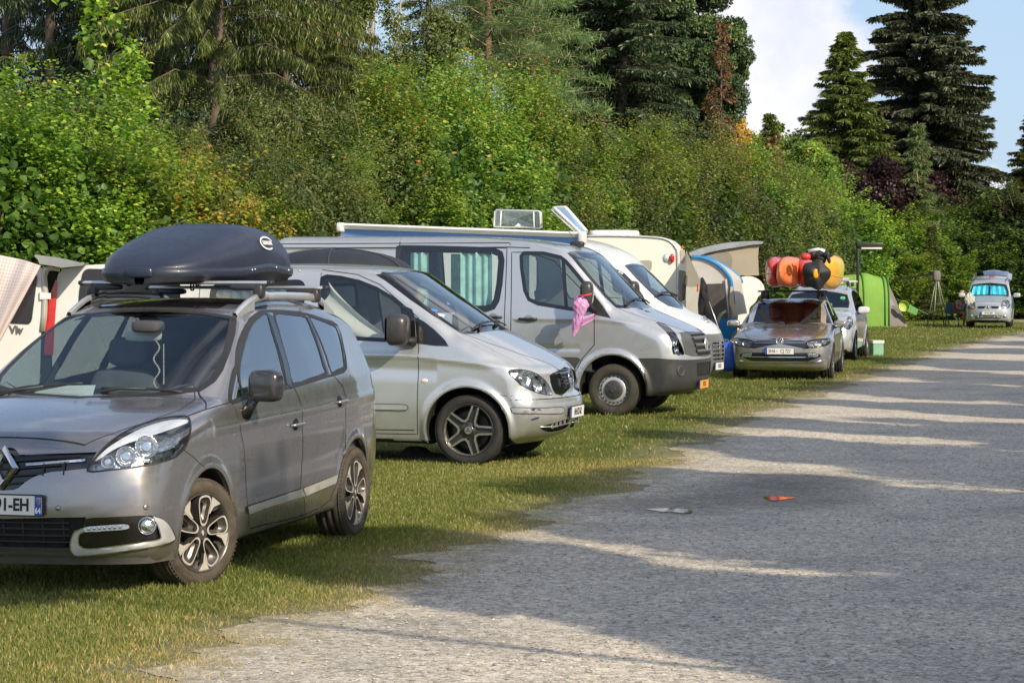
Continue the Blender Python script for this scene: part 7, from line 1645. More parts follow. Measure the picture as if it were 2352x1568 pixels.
    m=MB(); m.box((-3.12,0,1.93),(.05,.22,.05)); m.build('brake_light',red_lens,e); m=MB(); m.grid([[(-3.45-.6*t,y,1.985+.17*t-.05*(y/.7)**2) for y in np.linspace(-.6,.6,6)] for t in (0,1)]); m.build('pane',gl_dark,e)
    simple_wheels(root,(0,-2.6),.73,.31,.20,.18,7,alloy)
    cabin(root,B,-.3,-3.0,.4,(-.25,1.1,.65),[(-1.2,.37,.5,.48),(-1.2,-.37,.5,.48)],(-.7,.37,1.05),seat_dark)
def build_hatch_van():
    # white van at the far left, rear end towards the right, tailgate up; seen above and through the grey car
    root=empty('parked_van',(-4.7,23.6,0),R(188),'white van at the left with opened rear door and tall red tail light','van')
    W_=pm('white_paint',(.68,.69,.70),.35,coat=.7,var=.04,dirt=.2)
    def pt(u,v,Y,z=None): p=at(u,v,Y); return p
    inv=Matrix.Translation(root.location)@Matrix.Rotation(R(188),4,'Z'); inv=inv.inverted()
    def Lc(z7,x,y,Y): return inv@at(*px(z7,[(x,y)])[0],Y)
    # body: rear quarter, front to the right: built as a box-like shell between Y=22.3 and 24.2
    Y0=22.6
    prof=[Lc(7,x,y,Y0) for x,y in ((745,360),(800,310),(1070,258),(1400,240),(2300,255),(2300,1400),(700,1400),(640,820),(700,560))]
    zz=[p.z for p in prof]; poly=smooth_poly([(p.x,p.z if i not in(5,6) else .32) for i,p in enumerate(prof)],.12,5); m=MB(); y0=prof[0].y; 
    V0=[(x,y0,z) for x,z in poly]; V1=[(x,y0-.10 if True else 0,z) for x,z in poly]
    m.prism(poly,y0,y0+(-1.75 if (inv@Vector((0,30,0))).y<(inv@Vector((0,20,0))).y else 1.75),axis='y',smooth=False); sh=m.build('body',W_,root,smooth_angle=35)
    sgn=-1 if (inv@Vector((0,30,0))).y<(inv@Vector((0,20,0))).y else 1
    m=MB(); w=[Lc(7,x,y,Y0-.012) for x,y in ((1065,300),(2300,330),(2300,860),(1000,830),(1010,600))]; m.prism(smooth_poly([(p.x,p.z) for p in w],.06),y0-.004*sgn,y0-.016*sgn,axis='y'); m.build('side_window',gl_dark if False else gloss_black,root)
    m=MB(); r=[Lc(7,x,y,Y0-.02) for x,y in ((712,440),(735,480),(722,700),(700,1000),(680,1400),(560,1400),(600,830),(650,600),(690,500))]; m.prism([(p.x,max(p.z,.4)) for p in r],y0-.03*sgn,y0+.1*sgn,axis='y'); m.build('tail_light',red_lens,root)
    # rear door standing open: flat leaf with window, left of the opening
    e=empty('rear_door'); e.parent=root; Yd=22.3
    d=[Lc(7,x,y,Yd) for x,y in ((-400,240),(520,285),(560,330),(560,640),(520,1000),(470,2600),(-400,2600))]; yd=d[0].y
    m=MB(); m.prism(smooth_poly([(p.x,p.z) for p in d],.05),yd,yd+.10*sgn,axis='y'); m.build('door_panel',W_,e)
    w=[Lc(7,x,y,Yd-.01) for x,y in ((-200,330),(430,355),(470,400),(400,960),(370,1010),(-300,980))]; m=MB(); m.prism(smooth_poly([(p.x,p.z) for p in w],.05),yd-.003*sgn,yd-.012*sgn,axis='y'); m.build('door_window',gloss_black,e)
    m=MB(); h=[Lc(7,x,y,Yd-.02) for x,y in ((500,600),(640,615),(640,690),(500,695))]; m.prism([(p.x,p.z) for p in h],yd-.03*sgn,yd+.05*sgn,axis='y'); m.build('hinge',W_,e)
    t=Lc(7,200,1085,Yd-.02); Mt=frame((t.x,yd-.014*sgn,t.z),inv.to_3x3()@Vector((1,0,0)),(0,0,1)); m=MB(); text_mb('Viv',.105,Mt,m,0,.004,bold=.003); m.build('lettering',pm('letter_grey',(.25,.26,.28),.3,metal=.8),e)
    # door opening frame behind
    m=MB(); f=[Lc(7,x,y,Yd+.3) for x,y in ((540,300),(600,290),(760,300),(760,2500),(520,2500))]; m.prism([(p.x,p.z) for p in f],f[0].y,f[0].y+.3*sgn,axis='y'); m.build('load_space',pm('load_dark',(.02,.03,.012),.9),root)
    m=MB(); pts=[Lc(7,x,y,Yd+.1) for x,y in ((535,1100),(560,900),(575,600),(560,400),(590,310),(660,285),(760,300))]; m.tube(pts,.03,8); m.build('door_frame',pm('frame_grey',(.5,.49,.44),.4,metal=.3),root)
    # raised flap
    m=MB(); fl=[Lc(7,x,y,Y0-.3) for x,y in ((450,140),(470,125),(760,165),(1090,240),(1060,262),(800,290),(700,270),(520,245),(500,190))]; m.prism([(p.x,p.z) for p in fl],fl[0].y-.2*sgn,fl[0].y+1.2*sgn,axis='y'); m.build('raised_flap',pm('flap_grey',(.30,.31,.32),.4,metal=.3),root)
    for x in (-1.2,): 
        pass
    m=MB(); wl=Lc(7,900,1400,Y0); m.v=[]
    for xx in ((wl.x+prof[5].x)/2-.3,(wl.x+prof[5].x)/2+.3)[:1]:
        wheel('wheel',(xx,y0+.15*sgn,.33),0 if sgn<0 else PI,root,.33,.22,.21,7,tyre_dark,alloy)
        wheel('wheel',(xx,y0+1.6*sgn,.33),PI if sgn<0 else 0,root,.33,.22,.21,7,tyre_dark,alloy)
    # checked cloth over the open door
    c=empty('checked_cloth',at(20,1000*.6049,22.0),0,'white and red checked tablecloth hung over the open van door','cloth')
    cl=[px(7,[(x,y)])[0] for x,y in ((-500,40),(0,130),(300,190),(520,262))]; bt=[px(7,[(x,y)])[0] for x,y in ((-700,1500),(-350,1500),(-150,1430),(10,1220))]
    rows=[]
    for i in range(22):
        s=i/21; k=min(int(s*3),2); f=s*3-k; a=[cl[k][j]+(cl[k+1][j]-cl[k][j])*f for j in (0,1)]; b=[bt[k][j]+(bt[k+1][j]-bt[k][j])*f for j in (0,1)]; row=[]
        for j in range(26):
            t=j/25; row.append(at(a[0]+(b[0]-a[0])*t,a[1]+(b[1]-a[1])*t,21.95+.05*math.sin(s*14+t*2)-.12*math.sin(PI*min(1,t*4)/2)*.5)-c.location)
        rows.append(row)
    m=MB(); m.grid(rows); mt,nt=new_mat('gingham'); o=N(nt,'ShaderNodeOutputMaterial'); d=N(nt,'ShaderNodeBsdfPrincipled'); d.inputs['Roughness'].default_value=.85; tr=N(nt,'ShaderNodeBsdfTranslucent'); mx=N(nt,'ShaderNodeMixShader'); mx.inputs[0].default_value=.3
    uv=N(nt,'ShaderNodeUVMap'); 
    sep=N(nt,'ShaderNodeSeparateXYZ'); L(nt,uv.outputs[0],sep.inputs[0]); cs=None
    for ax in (0,1):
        w_=N(nt,'ShaderNodeMath'); w_.operation='FRACT'; ml=N(nt,'ShaderNodeMath'); ml.operation='MULTIPLY'; ml.inputs[1].default_value=(22,30)[ax]; L(nt,sep.outputs[ax],ml.inputs[0]); L(nt,ml.outputs[0],w_.inputs[0]); g_=N(nt,'ShaderNodeMath'); g_.operation='GREATER_THAN'; g_.inputs[1].default_value=.5; L(nt,w_.outputs[0],g_.inputs[0])
        if cs is None: cs=g_.outputs[0]
        else: ad=N(nt,'ShaderNodeMath'); ad.operation='ADD'; L(nt,cs,ad.inputs[0]); L(nt,g_.outputs[0],ad.inputs[1]); dv=N(nt,'ShaderNodeMath'); dv.operation='MULTIPLY'; dv.inputs[1].default_value=.5; L(nt,ad.outputs[0],dv.inputs[0]); cs=dv.outputs[0]
    cc=ramp(nt,cs,[(0,(.80,.79,.77)),(.5,(.79,.69,.69)),(1,(.72,.53,.54))]); L(nt,cc,d.inputs['Base Color']); L(nt,cc,tr.inputs[0]); L(nt,d.outputs[0],mx.inputs[1]); L(nt,tr.outputs[0],mx.inputs[2]); L(nt,mx.outputs[0],o.inputs[0])
    ob=m.build('cloth_sheet',mt,c); me=ob.data; uvl=me.uv_layers.new(name='UVMap'); 
    # vertex order in the grid is row-major; recover (s,t) from nearest row/col
    idx={}
    P=[tuple(round(q,4) for q in p) for r in rows for p in r]
    for n_,p in enumerate(P): idx[p]=(n_//26/21,(n_%26)/25)
    for lp in me.loops:
        co=me.vertices[lp.vertex_index].co; k=(round(co[0],4),round(co[1],4),round(co[2],4)); uvl.data[lp.index].uv=idx.get(k,(0,0))
def flat(root,name,pts,mat,thick=.02,proud=0,smooth_r=0,M=None,Y=None):
    """panel facing the camera side: picture points at depth Y, given thickness away from us"""
    P=[at(u,v,Y-proud)-root.location for u,v in pts]; q=smooth_poly([(p.x,p.z) for p in P],smooth_r) if smooth_r else [(p.x,p.z) for p in P]
    m=MB(); y=sum(p.y for p in P)/len(P); m.prism(q,y,y+thick,axis='y'); return m.build(name,mat,root,smooth_angle=35)
def build_campers():
    # ---------------- white campervan behind the long silver van, with awning and roof hatches
    root=empty('campervan',(2.42,37.7,0),R(-20),'white high-roof campervan with grey bumper and unrolled blue awning, beyond the long silver van','van')
    Wp=pm('camper_white',(.74,.74,.71),.35,coat=.6,var=.03)
    side=smooth_poly([(-4.95,.35),(.55,.28,.08),(.86,.34,.1),(.93,.55,.1),(.92,.86,.1),(.84,1.06,.1),(.66,1.20,.2),(.36,1.33,.1),(.26,1.38,.03),(-.46,2.05,.1),(-.70,2.26,.2),(-1.15,2.45,.3),(-1.9,2.55,.3),(-4.8,2.56,.1),(-4.95,2.4,.1),(-5.0,.5,.05)],.05,5)
    B=Body(side,[(0,.96),(.5,1.0),(.9,1.02),(1.3,1.01),(1.5,.98),(1.9,.92),(2.3,.87),(2.64,.82)],[(-5.1,1),(0,1),(.4,.97),(.95,.9)],[(-5,0),(-1.5,.06),(-.5,.16),(.2,.26),(.95,.40)],[(0,0),(1.0,0),(1.3,.06),(1.8,.05),(2.6,.06)],k=lambda x,z: np.interp(z,[.3,.7,1.1,1.5,2.6],[.08,.16,.16,.08,.12]),wheels=((0,.34),(-3.9,.34)),flare=.03,arch_r=.42,zc=1.)
    T=tracer(B,root)
    ws=half(T(4,[(940,470),(878,482),(960,570),(1040,650),(1100,708),(1170,752)]),(-.45,0,2.04),(.29,0,1.365))
    dw=T(4,[(775,492),(850,540),(920,610),(980,690),(1010,745),(900,700),(800,640)])
    bump=[(1.3,0,.1),(1.3,0,.92),(.8,0,.98),(.5,0,.95),(.42,0,.7),(.43,0,.1)]
    gr=[(0,y,z) for y,z in smooth_poly([(-.36,.84),(.36,.84),(.32,.56),(-.32,.56)],.05)]
    bumpm=pm('bumper_light_grey',(.20,.205,.21),.42,metal=.3,coat=.2)
    regs=[Reg('wheel_arch',side_pts(circ(0,.34,.41,.25)),(0,1,0),None,delete=True,dot=-3),Reg('wheel_arch',side_pts(circ(-3.9,.34,.41,.25)),(0,1,0),None,delete=True,dot=-3),Reg('bumper',bump,(0,1,0),bumpm,both=False,dot=-3),
     Reg('windscreen',ws,(.7,0,.7),gl_wind,both=False,lim=(-1.4,.5)),Reg('side_window',dw,(0,1,0),gl_side),Reg('grille',gr,(1,0,0),gloss_black,both=False,push=-.015)]
    cut_body(B,root,regs,Wp,.05,dark=well)
    m=MB(); [arch(B,m,cx,.34,.41,.25) for cx in (0,-3.9)]; m.build('wheel_housing',[Wp,well],root)
    m=MB(); strip(B,m,ws,(.7,0,.7),.05,.003,closed=True,both=False); strip(B,m,dw,(0,1,0),.05,.003,closed=True); m.build('window_seal',gloss_black,root)
    m=MB()
    for k in range(4):
        z=.60+.065*k; H=sur(B,[(0,y,z) for y in np.linspace(-.33,.33,8)],(1,0,0)); m.tube([tuple(h) for h in H],.013,6)
    m.tube([tuple(h) for h in sur(B,[(0,0,z) for z in (.56,.84)],(1,0,0))],.012,6); m.build('grille_bars',bumpm,root)
    bx=B.hit([[3,0,1.17]],[[-1,0,0]])[0]; M=frame((bx[0]+.01,0,1.17),(0,1,0),(-.6,0,1)); m=MB(); m.lathe([(0,.10),(.012,.097),(.012,.08),(.004,.075)],axis='z',n=28,M=M); [m.tube([M@Vector((-.05+.033*k-.012,-.045,.008)),M@Vector((-.05+.033*k+.012,.045,.008))],.006,5) for k in range(4)]; m.build('badge',chrome,root)
    px0=B.hit([[3,0,.45]],[[-1,0,0]])[0][0]; plate(root,frame((px0+.02,0,.46),(0,1,0),(.02,0,1)),.52,.11,[plate_white,black_pl,ink,plate_blue],[('box',-.26,-.22,-.055,.055,3),('N XR 5',.09,.02,0,2,.70)])
    for sg in (1,-1): mirror(root,(-.15,1.22*sg,1.42),(.17,.2,.34),[black_pl,black_pl],(-.15,.98*sg,1.35),sg)
    for y0,y1 in ((-.6,-.05),(.0,.6)):
        m=MB(); H=sur(B,[(.04,y,3) for y in np.linspace(y0,y1,6)],(0,0,1)); m.tube([tuple(h+np.array((0,0,.04))) for h in H],.016,6); m.build('wiper',black_pl,root)
    simple_wheels(root,(0,-3.9),.86,.34,.22,.22,'steel',[pm('rim_black',(.03,.03,.032),.5),satin,seam,seam,pm('hub_cap',(.05,.05,.052),.45)])
    cabin(root,B,-.4,-1.6,.6,(.0,1.3,.8),[(-1.15,.5,.75,.5),(-1.15,-.5,.75,.5)],(-.5,.5,1.2),seat_grey)
    # awning: case on the roof edge, cloth sagging towards us
    aw=empty('awning',(0,0,0)); aw.parent=root
    a=np.array([-6.2,-1.28,2.80]); b=np.array([-1.02,-1.22,2.64]); 
    iv=(Matrix.Translation(root.location)@Matrix.Rotation(R(-20),4,'Z')).inverted()
    A0=iv@at(783,515,36.9); A1=iv@at(1338,536,35.9)
    m=MB(); q=[(0,.0),(.05,.02),(.05,.075),(0,.09),(-.04,.06)]; rows=[]
    for P_ in (A0,A1): rows.append([(P_.x,P_.y+y,P_.z+z-.07) for y,z in q+[q[0]]])
    m.grid(rows,smooth=False); m.add(rows[0][:-1],[tuple(range(5))]); m.add(rows[1][:-1],[tuple(range(5))]); m.build('awning_rail',pm('rail_white',(.75,.75,.73),.35),aw)
    m=MB(); sup(m,(A0.x,A0.y,A0.z-.05),(.10,.18,.15),e1=.4,e2=.4); sup(m,(A1.x,A1.y,A1.z-.07),(.10,.18,.20),e1=.4,e2=.4); m.build('awning_end_cap',pm('rail_white',(.75,.75,.73),.35),aw)
    mt,nt=new_mat('awning_stripe'); o=N(nt,'ShaderNodeOutputMaterial'); d=N(nt,'ShaderNodeBsdfPrincipled'); d.inputs['Roughness'].default_value=.7; tr=N(nt,'ShaderNodeBsdfTranslucent'); mx=N(nt,'ShaderNodeMixShader'); mx.inputs[0].default_value=.45; atn=N(nt,'ShaderNodeAttribute'); atn.attribute_name='tone'
    cc=ramp(nt,atn.outputs['Fac'],[(0,(.22,.42,.85)),(.46,(.24,.45,.86)),(.5,(.75,.8,.9)),(.55,(.26,.47,.86)),(.60,(.7,.76,.88)),(.66,(.3,.5,.86)),(.8,(.42,.6,.88)),(.85,(.75,.8,.9)),(.9,(.42,.6,.88))]); L(nt,cc,d.inputs['Base Color']); L(nt,cc,tr.inputs[0]); L(nt,d.outputs[0],mx.inputs[1]); L(nt,tr.outputs[0],mx.inputs[2]); L(nt,mx.outputs[0],o.inputs[0])
    rows=[]; nu=60
    for i in range(nu+1):
        s=i/nu; top_=Vector(A0).lerp(Vector(A1),s); ext=.02-.16*(1-s)*0
        row=[]
        for j in range(11):
            t=j/10; sag=.035*math.sin(s*9)*math.sin(PI*t)+.02*math.sin(s*23)*t; row.append((top_.x-(.22*t if s<.001 else 0)*0-.25*t*(1-s)+.12*t*s*-1,top_.y+.55*t,top_.z-.06-(.20+.14*s)*t-sag*.6))
        rows.append(row)
    m=MB(); m.grid(rows); ob=m.build('awning_cloth',mt,aw); me=ob.data; at_=me.attributes.new('tone','FLOAT','POINT'); P={}
    for r in rows:
        for j,p in enumerate(r): P[(round(p[0],4),round(p[1],4),round(p[2],4))]=j/10
    at_.data.foreach_set('value',[P.get((round(v.co[0],4),round(v.co[1],4),round(v.co[2],4)),.2) for v in me.vertices])
    # two clear roof hatches
    clear=glass('hatch_plastic',(.80,.83,.84),1.6,base=.12)
    def hatch(name,quad,depth,lab):
        e=empty(name); e.parent=root; Q=[iv@at(u,v,Y) for u,v,Y in quad]; n=(Q[1]-Q[0]).cross(Q[3]-Q[0]).normalized(); m=MB()
        out=[Q[0].lerp(Q[1],.03).lerp(Q[3],.0)]+[Q[0].lerp(Q[1],.97)]+[Q[1].lerp(Q[2],.08),Q[1].lerp(Q[2],.95)]+[Q[2].lerp(Q[3],.03),Q[2].lerp(Q[3],.97)]+[Q[3].lerp(Q[0],.05),Q[3].lerp(Q[0],.92)]
        m.add(out+[p+n*depth for p in out],[tuple(range(8)),tuple(range(8,16))]+[(i,(i+1)%8,8+(i+1)%8,8+i) for i in range(8)],0,False); m.build('dome',clear,e)
        m=MB(); m.tube(out,.014,6,closed=True); m.tube([p+n*depth for p in out],.008,6,closed=True); m.build('rim',pm('rim_clear',(.6,.62,.6),.25,coat=.5),e)
        m=MB(); m.tube([Q[0].lerp(Q[1],.14),Q[3].lerp(Q[2],.14)],.012,6); m.tube([Q[0].lerp(Q[1],.86),Q[3].lerp(Q[2],.86)],.012,6); m.build('strut',white_ink,e)
    hatch('roof_hatch',((1137,482,38.6),(1240,485,38.2),(1242,524,38.2),(1134,521,38.6)),.05,'')
    hatch('roof_hatch',((1270,476,37.4),(1300,474,38.3),(1350,531,38.3),(1332,534,37.4)),.05,'')
    m=MB(); P_=[iv@at(u,v,Y) for u,v,Y in ((1180,521,38.2),(1192,512,38.4),(1240,523,38.2),(1215,519,38.6))]; m.add(P_,[(0,1,3),(1,2,3),(0,3,2)]); m.build('roof_flap',fabric('paper_white',(.7,.7,.68)),root)
    # ---------------- caravan
    cv=empty('caravan',at(1540,640,45.5)-Vector((0,0,at(1540,640,45.5).z)),0,'cream caravan with rounded roof corners, behind the white campervan','caravan')
    cream=pm('caravan_cream',(.77,.75,.69),.4,coat=.4,var=.03)
    Yc=45.5
    pr=[at(u,v,Yc)-cv.location for u,v in ((1340,541),(1425,541),(1520,546),(1550,552),(1572,575),(1590,640),(1592,760),(1592,850),(1340,850))]
    m=MB(); poly=smooth_poly([(p.x,p.z) for p in pr],.25,6); poly=[(x,max(z,.35)) for x,z in poly]; m.prism(poly,0,2.15,axis='y'); m.build('body',cream,cv,smooth_angle=35)
    m=MB(); tr_=[at(u,v,Yc)-cv.location for u,v in ((1340,542),(1425,542),(1500,545),(1533,551),(1551,568),(1556,600),(1556,800))]; m.tube([(x.x,-.01,x.z) for x in [Vector(p) for p in catmull([tuple(p) for p in tr_],4)]],.022,6); m.build('edge_trim',satin,cv)
    m=MB(); hd=at(1410,538,Yc+1)-cv.location; sup(m,(hd.x,1.,hd.z),(1.0,.7,.16),e1=.4,e2=.4); m.build('roof_vent',white_ink,cv)
    flat(cv,'side_window',[px(4,[(x,y)])[0] for x,y in ((970,440),(1045,437),(1062,450),(1060,500),(1045,518),(960,515))],pm('window_beige',(.35,.33,.27),.2,coat=.6),.01,.012,.06,Y=Yc)
    flat(cv,'front_window',[px(4,[(x,y)])[0] for x,y in ((1250,505),(1300,515),(1303,600),(1290,725),(1250,715))],pm('window_green',(.06,.09,.06),.08,coat=1),.01,.014,.04,Y=Yc)
    flat(cv,'window_frame',[px(4,[(x,y)])[0] for x,y in ((1242,497),(1308,507),(1309,605),(1295,735),(1242,725))],satin,.008,.004,.05,Y=Yc)
    p=at(*px(4,[(1203,425)])[0],Yc-.05)-cv.location; m=MB(); sup(m,tuple(p),(.09,.07,.17),e1=.8,e2=.8); m.build('marker_light',red_lens,cv); m=MB(); sup(m,(p.x-.11,.0,p.z),(.14,.06,.18),e1=.9,e2=.9); m.build('lamp_base',satin,cv)
    p=at(*px(4,[(1277,410)])[0],Yc)-cv.location; m=MB(); m.prism([(p.x-.05,p.z+.12),(p.x+.04,p.z+.12),(p.x+.04,p.z-.10),(p.x,p.z-.16),(p.x-.05,p.z-.10)],-.012,-.004,axis='y'); m.build('emblem',pm('emblem_grey',(.45,.4,.33),.5),cv); m=MB(); m.prism([(p.x-.04,p.z+.15),(p.x+.03,p.z+.15),(p.x,p.z+.22)],-.013,-.004,axis='y'); m.build('emblem_mark',pm('emblem_red',(.6,.12,.05),.5),cv)
    for xx in (-1.0,): wheel('wheel',(xx,.12,.3),PI,cv,.31,.2,.18,5,tyre_dark,alloy); wheel('wheel',(xx,2.03,.3),0,cv,.31,.2,.18,5,tyre_dark,alloy)
    m=MB(); m.tube([(-1,.0,.33),(-1,2.1,.33)],.04); m.tube([(-3.0,1.,.45),(-4.2,1.,.4)],.05); m.tube([(-4.1,1.,0),(-4.1,1.,.45)],.03); m.box((-1.2,1.05,.36),(3.2,1.9,.06)); m.build('chassis',black_pl,cv)
    # ---------------- cream canopy and dark clothes hanging by the caravan
    Yt=44.6
    cn=empty('canopy',at(1600,640,Yt)-Vector((0,0,at(1600,640,Yt).z)),0,'cream canopy cloth stretched from the caravan corner to a pole','canopy')
    Q=[at(u,v,Y)-cn.location for u,v,Y in ((1576,575,45.6),(1580,600,45.6),(1612,650,43.6),(1614,662,43.6),(1574,655,45.5))]
    m=MB(); rows=[[Q[0].lerp(Q[2],t),Q[4].lerp(Q[3],t)+Vector((0,0,-.02*math.sin(6*t)))] for t in np.linspace(0,1,8)]; m.grid(rows); m.build('canopy_cloth',fabric('cream_cloth',(.66,.60,.48),.35),cn)
    m=MB(); m.tube([at(1613,655,43.6)-cn.location,(at(1613,655,43.6).x-cn.location.x,43.6-cn.location.y,0)],.018,6); m.tube([at(1613,650,43.6)-cn.location,at(1660,780,43.2)-cn.location],.008,5); m.build('pole',satin,cn)
    flat(cn,'side_wall',[px(4,[(x,y)])[0] for x,y in ((1300,545),(1400,560),(1395,800),(1300,790))],fabric('grey_wall',(.62,.60,.55),.3),.015,0,0,Y=45.3)
    cl=empty('hanging_clothes',at(1640,640,43.5)-Vector((0,0,at(1640,640,43.5).z)),0,'black clothes hanging from the canopy pole beside the grey awning tent','clothes')
    P_=[px(4,[(x,y)])[0] for x,y in ((1405,560),(1420,558),(1445,610),(1460,700),(1470,800),(1482,855),(1455,868),(1430,840),(1385,835),(1382,740),(1395,650))]
    m=MB(); W3=[at(u,v,43.45)-cl.location for u,v in P_]; c0=sum(W3,Vector())/len(W3); m.add([p+Vector((0,.05*math.sin(i*2.1),0)) for i,p in enumerate(W3)]+[c0+Vector((0,-.12,0))],[(i,(i+1)%11,11) for i in range(11)]); m.build('coat',pm('cloth_black',(.012,.012,.015),.9),cl)
    m=MB(); m.tube([at(*px(4,[(1405,560)])[0],43.5)-cl.location,at(*px(4,[(1398,830)])[0],43.5)-cl.location],.02,6); m.build('belt',satin,cl)
    flat(cl,'orange_cloth',[px(4,[(x,y)])[0] for x,y in ((1378,605),(1392,605),(1390,660),(1376,660))],pm('orange_cloth',(.7,.2,.08),.8),.02,0,0,Y=43.6)
    # ---------------- grey awning tent with blue piping, blue skirt
    Ya=46.5
    tn=empty('awning_tent',at(1640,640,Ya)-Vector((0,0,at(1640,640,Ya).z)),0,'light grey tunnel tent with blue piping and blue skirt, left of the kayaks','tent')
    grey=fabric('tent_grey',(.60,.60,.60),.3); blue=fabric('tent_blue',(.01,.22,.55),.3,var=.2); mesh_dark=pm('tent_window',(.055,.052,.05),.4,var=.3,vs=2)
    arcF=[(1590,600),(1620,599),(1650,606),(1680,625),(1700,648),(1712,680),(1722,760),(1745,850)]
    arcN=[(1590,592),(1612,591),(1640,598),(1665,612),(1683,630),(1695,655),(1703,720),(1706,790),(1708,850)]
    def dens(A,n): 
        c=catmull([(a,b,0) for a,b in A],6); c=np.array(c); s=np.concatenate([[0],np.cumsum(np.linalg.norm(np.diff(c,axis=0),axis=1))]); t=np.linspace(0,s[-1],n); return np.stack([np.interp(t,s,c[:,0]),np.interp(t,s,c[:,1])],1)
    front=px(10,[(300,335),(400,335),(500,362),(600,410),(700,480),(770,560),(810,620),(828,700),(850,900),(880,1110)]); back=px(10,[(320,330),(450,328),(600,380),(720,440),(830,510),(900,570),(950,620),(965,700),(990,850),(1035,1080)])
    f=dens(front,30); b=dens(back,30)
    rows=[[at(u,v,Ya)-tn.location,at((u+u2)/2,(v+v2)/2-1,Ya+.5)-tn.location,at(u2,v2,Ya+1.0)-tn.location] for (u,v),(u2,v2) in zip(f,b)]
    m=MB(); m.grid(rows); m.build('roof_skin',fabric('tent_white',(.72,.70,.66),.35),tn)
    m=MB(); m.tube([at(u,v,Ya-.02)-tn.location for u,v in f[:26]],.035,8); m.tube([at(u,v,Ya+1.02)-tn.location for u,v in b[3:20]],.03,8); m.build('piping',pm('piping_blue',(.01,.20,.50),.5),tn)
    fr=[tuple(p) for p in f]+[px(10,[(880,1140)])[0],px(10,[(300,1200)])[0]]
    flat(tn,'front_wall',fr,grey,.02,0,0,Y=Ya+.02)
    flat(tn,'window',px(10,[(490,690),(725,682),(745,830),(768,1000),(780,1140),(570,1165),(540,1050),(500,850)]),mesh_dark,.01,.03,.04,Y=Ya)
    flat(tn,'skirt',px(10,[(530,1180),(780,1140),(870,1150),(935,1240),(850,1330),(820,1440),(820,1500),(700,1490),(640,1350),(560,1300)]),blue,.02,.10,0,Y=Ya)
    t=at(*px(10,[(770,1455)])[0],Ya-.13)-tn.location; m=MB(); text_mb('OUTDOOR',.13,frame(t,(1,0,0),(0,0,1)),m,0,.002,bold=.004); m.build('lettering',white_ink,tn)
    m=MB(); p0=at(*px(10,[(750,625)])[0],Ya-.03)-tn.location; p1=at(*px(10,[(800,1130)])[0],Ya-.03)-tn.location; m.tube([p0,p1],.025,6); m.build('zip_seam',pm('seam_grey',(.4,.4,.42),.7),tn)
    flat(tn,'side_flap',px(10,[(815,720),(850,730),(860,900),(900,1080),(870,1110),(800,950)]),fabric('cream_cloth',(.66,.60,.48)),.02,.12,0,Y=Ya)
    m=MB(); sup(m,at(*px(5,[(515,1215)])[0],43.6)-Vector((0,0,0)),(.42,.3,.55),e1=.8,e2=.7); tag(m.build('blue_bag',pm('bag_blue',(.02,.10,.55),.4,coat=.3,bump=.5,bs=20)),'blue plastic bag on the grass left of the kayak car','bag')
    # dark umbrella/guy arm beside
    m=MB(); q=px(10,[(585,1330),(600,1290),(640,1180),(690,1090),(760,1040)]); m.tube([at(u,v,44.2) for u,v in q],[.05,.05,.045,.04,.02],8); tag(m.build('folded_parasol',pm('parasol_dark',(.04,.045,.045),.6)),'dark folded parasol leaning in front of the blue tent skirt','parasol')
    # ---------------- camper with raised roof
    Yv=50.5
    vw=empty('pop_top_camper',at(1700,640,Yv)-Vector((0,0,at(1700,640,Yv).z)),0,'white camper with a raised grey roof over beige canvas, between the grey tent and kayaks','van')
    lid=px(10,[(255,280),(400,225),(600,172),(800,140),(1000,127),(1200,122),(1255,135),(1225,165),(1100,170),(900,205),(700,235),(500,280),(380,322),(290,330)])
    m=MB(); P_=[at(u,v,Yv)-vw.location for u,v in lid]; m.prism(smooth_poly([(p.x,p.z) for p in P_],.06),-.05,1.75,axis='y'); m.build('raised_roof',pm('lid_grey',(.42,.45,.50),.3,metal=.4,coat=.6),vw,smooth_angle=35)
    beige=fabric('canvas_beige',(.56,.49,.39),.35,var=.1,vs=1.5)
    flat(vw,'canvas',px(10,[(380,318),(700,240),(900,208),(1190,168),(1180,330),(1190,575),(930,575),(700,500),(500,380)]),beige,1.6,0,0,Y=Yv+.05)
    flat(vw,'canvas_window',px(10,[(490,330),(600,290),(760,265),(820,300),(838,350),(828,490),(700,500),(560,400)]),pm('canvas_mesh',(.26,.24,.20),.8,var=.15,vs=4),.01,.03,.08,Y=Yv+.05)
    m=MB()
    bd=px(10,[(930,590),(1100,585),(1210,640),(1265,730),(1262,800),(1180,850),(1150,930),(1060,1000),(1060,1500),(900,1500)])
    P_=[at(u,v,Yv)-vw.location for u,v in bd]; m.prism(smooth_poly([(p.x,max(p.z,.3)) for p in P_],.12),0,1.85,axis='y'); m.build('body',pm('van_white',(.80,.80,.80),.3,coat=.8,var=.02),vw,smooth_angle=35)
    P_=px(10,[(1100,585),(1240,582),(1245,610),(1258,700),(1220,650),(1180,612)]); flat(vw,'windscreen',P_,gl_dark,1.5,.01,0,Y=Yv+.1)
    wheel('wheel',(P_[0][0]*0-.3,.12,.33),PI,vw,.33,.22,.21,7,tyre_dark,alloy); wheel('wheel',(-.3,1.7,.33),0,vw,.33,.22,.21,7,tyre_dark,alloy)
    # ---------------- black dome behind the near silver van
    Yd=27.6; dm=empty('pop_up_tent',at(765,640,Yd)-Vector((0,0,at(765,640,Yd).z)),0,'dark domed shelter whose top shows over the roof of the near silver van','tent')
    c=at(762,572,Yd); zt=c.z; rx,ry,ch=.98,.7,.42
    def dome(t,a): k=math.sin(t)**.9; return (rx*k*math.cos(a)*(1+.02*math.cos(4*a)),ry*k*math.sin(a),zt-ch+ch*max(0,math.cos(t))**.8)
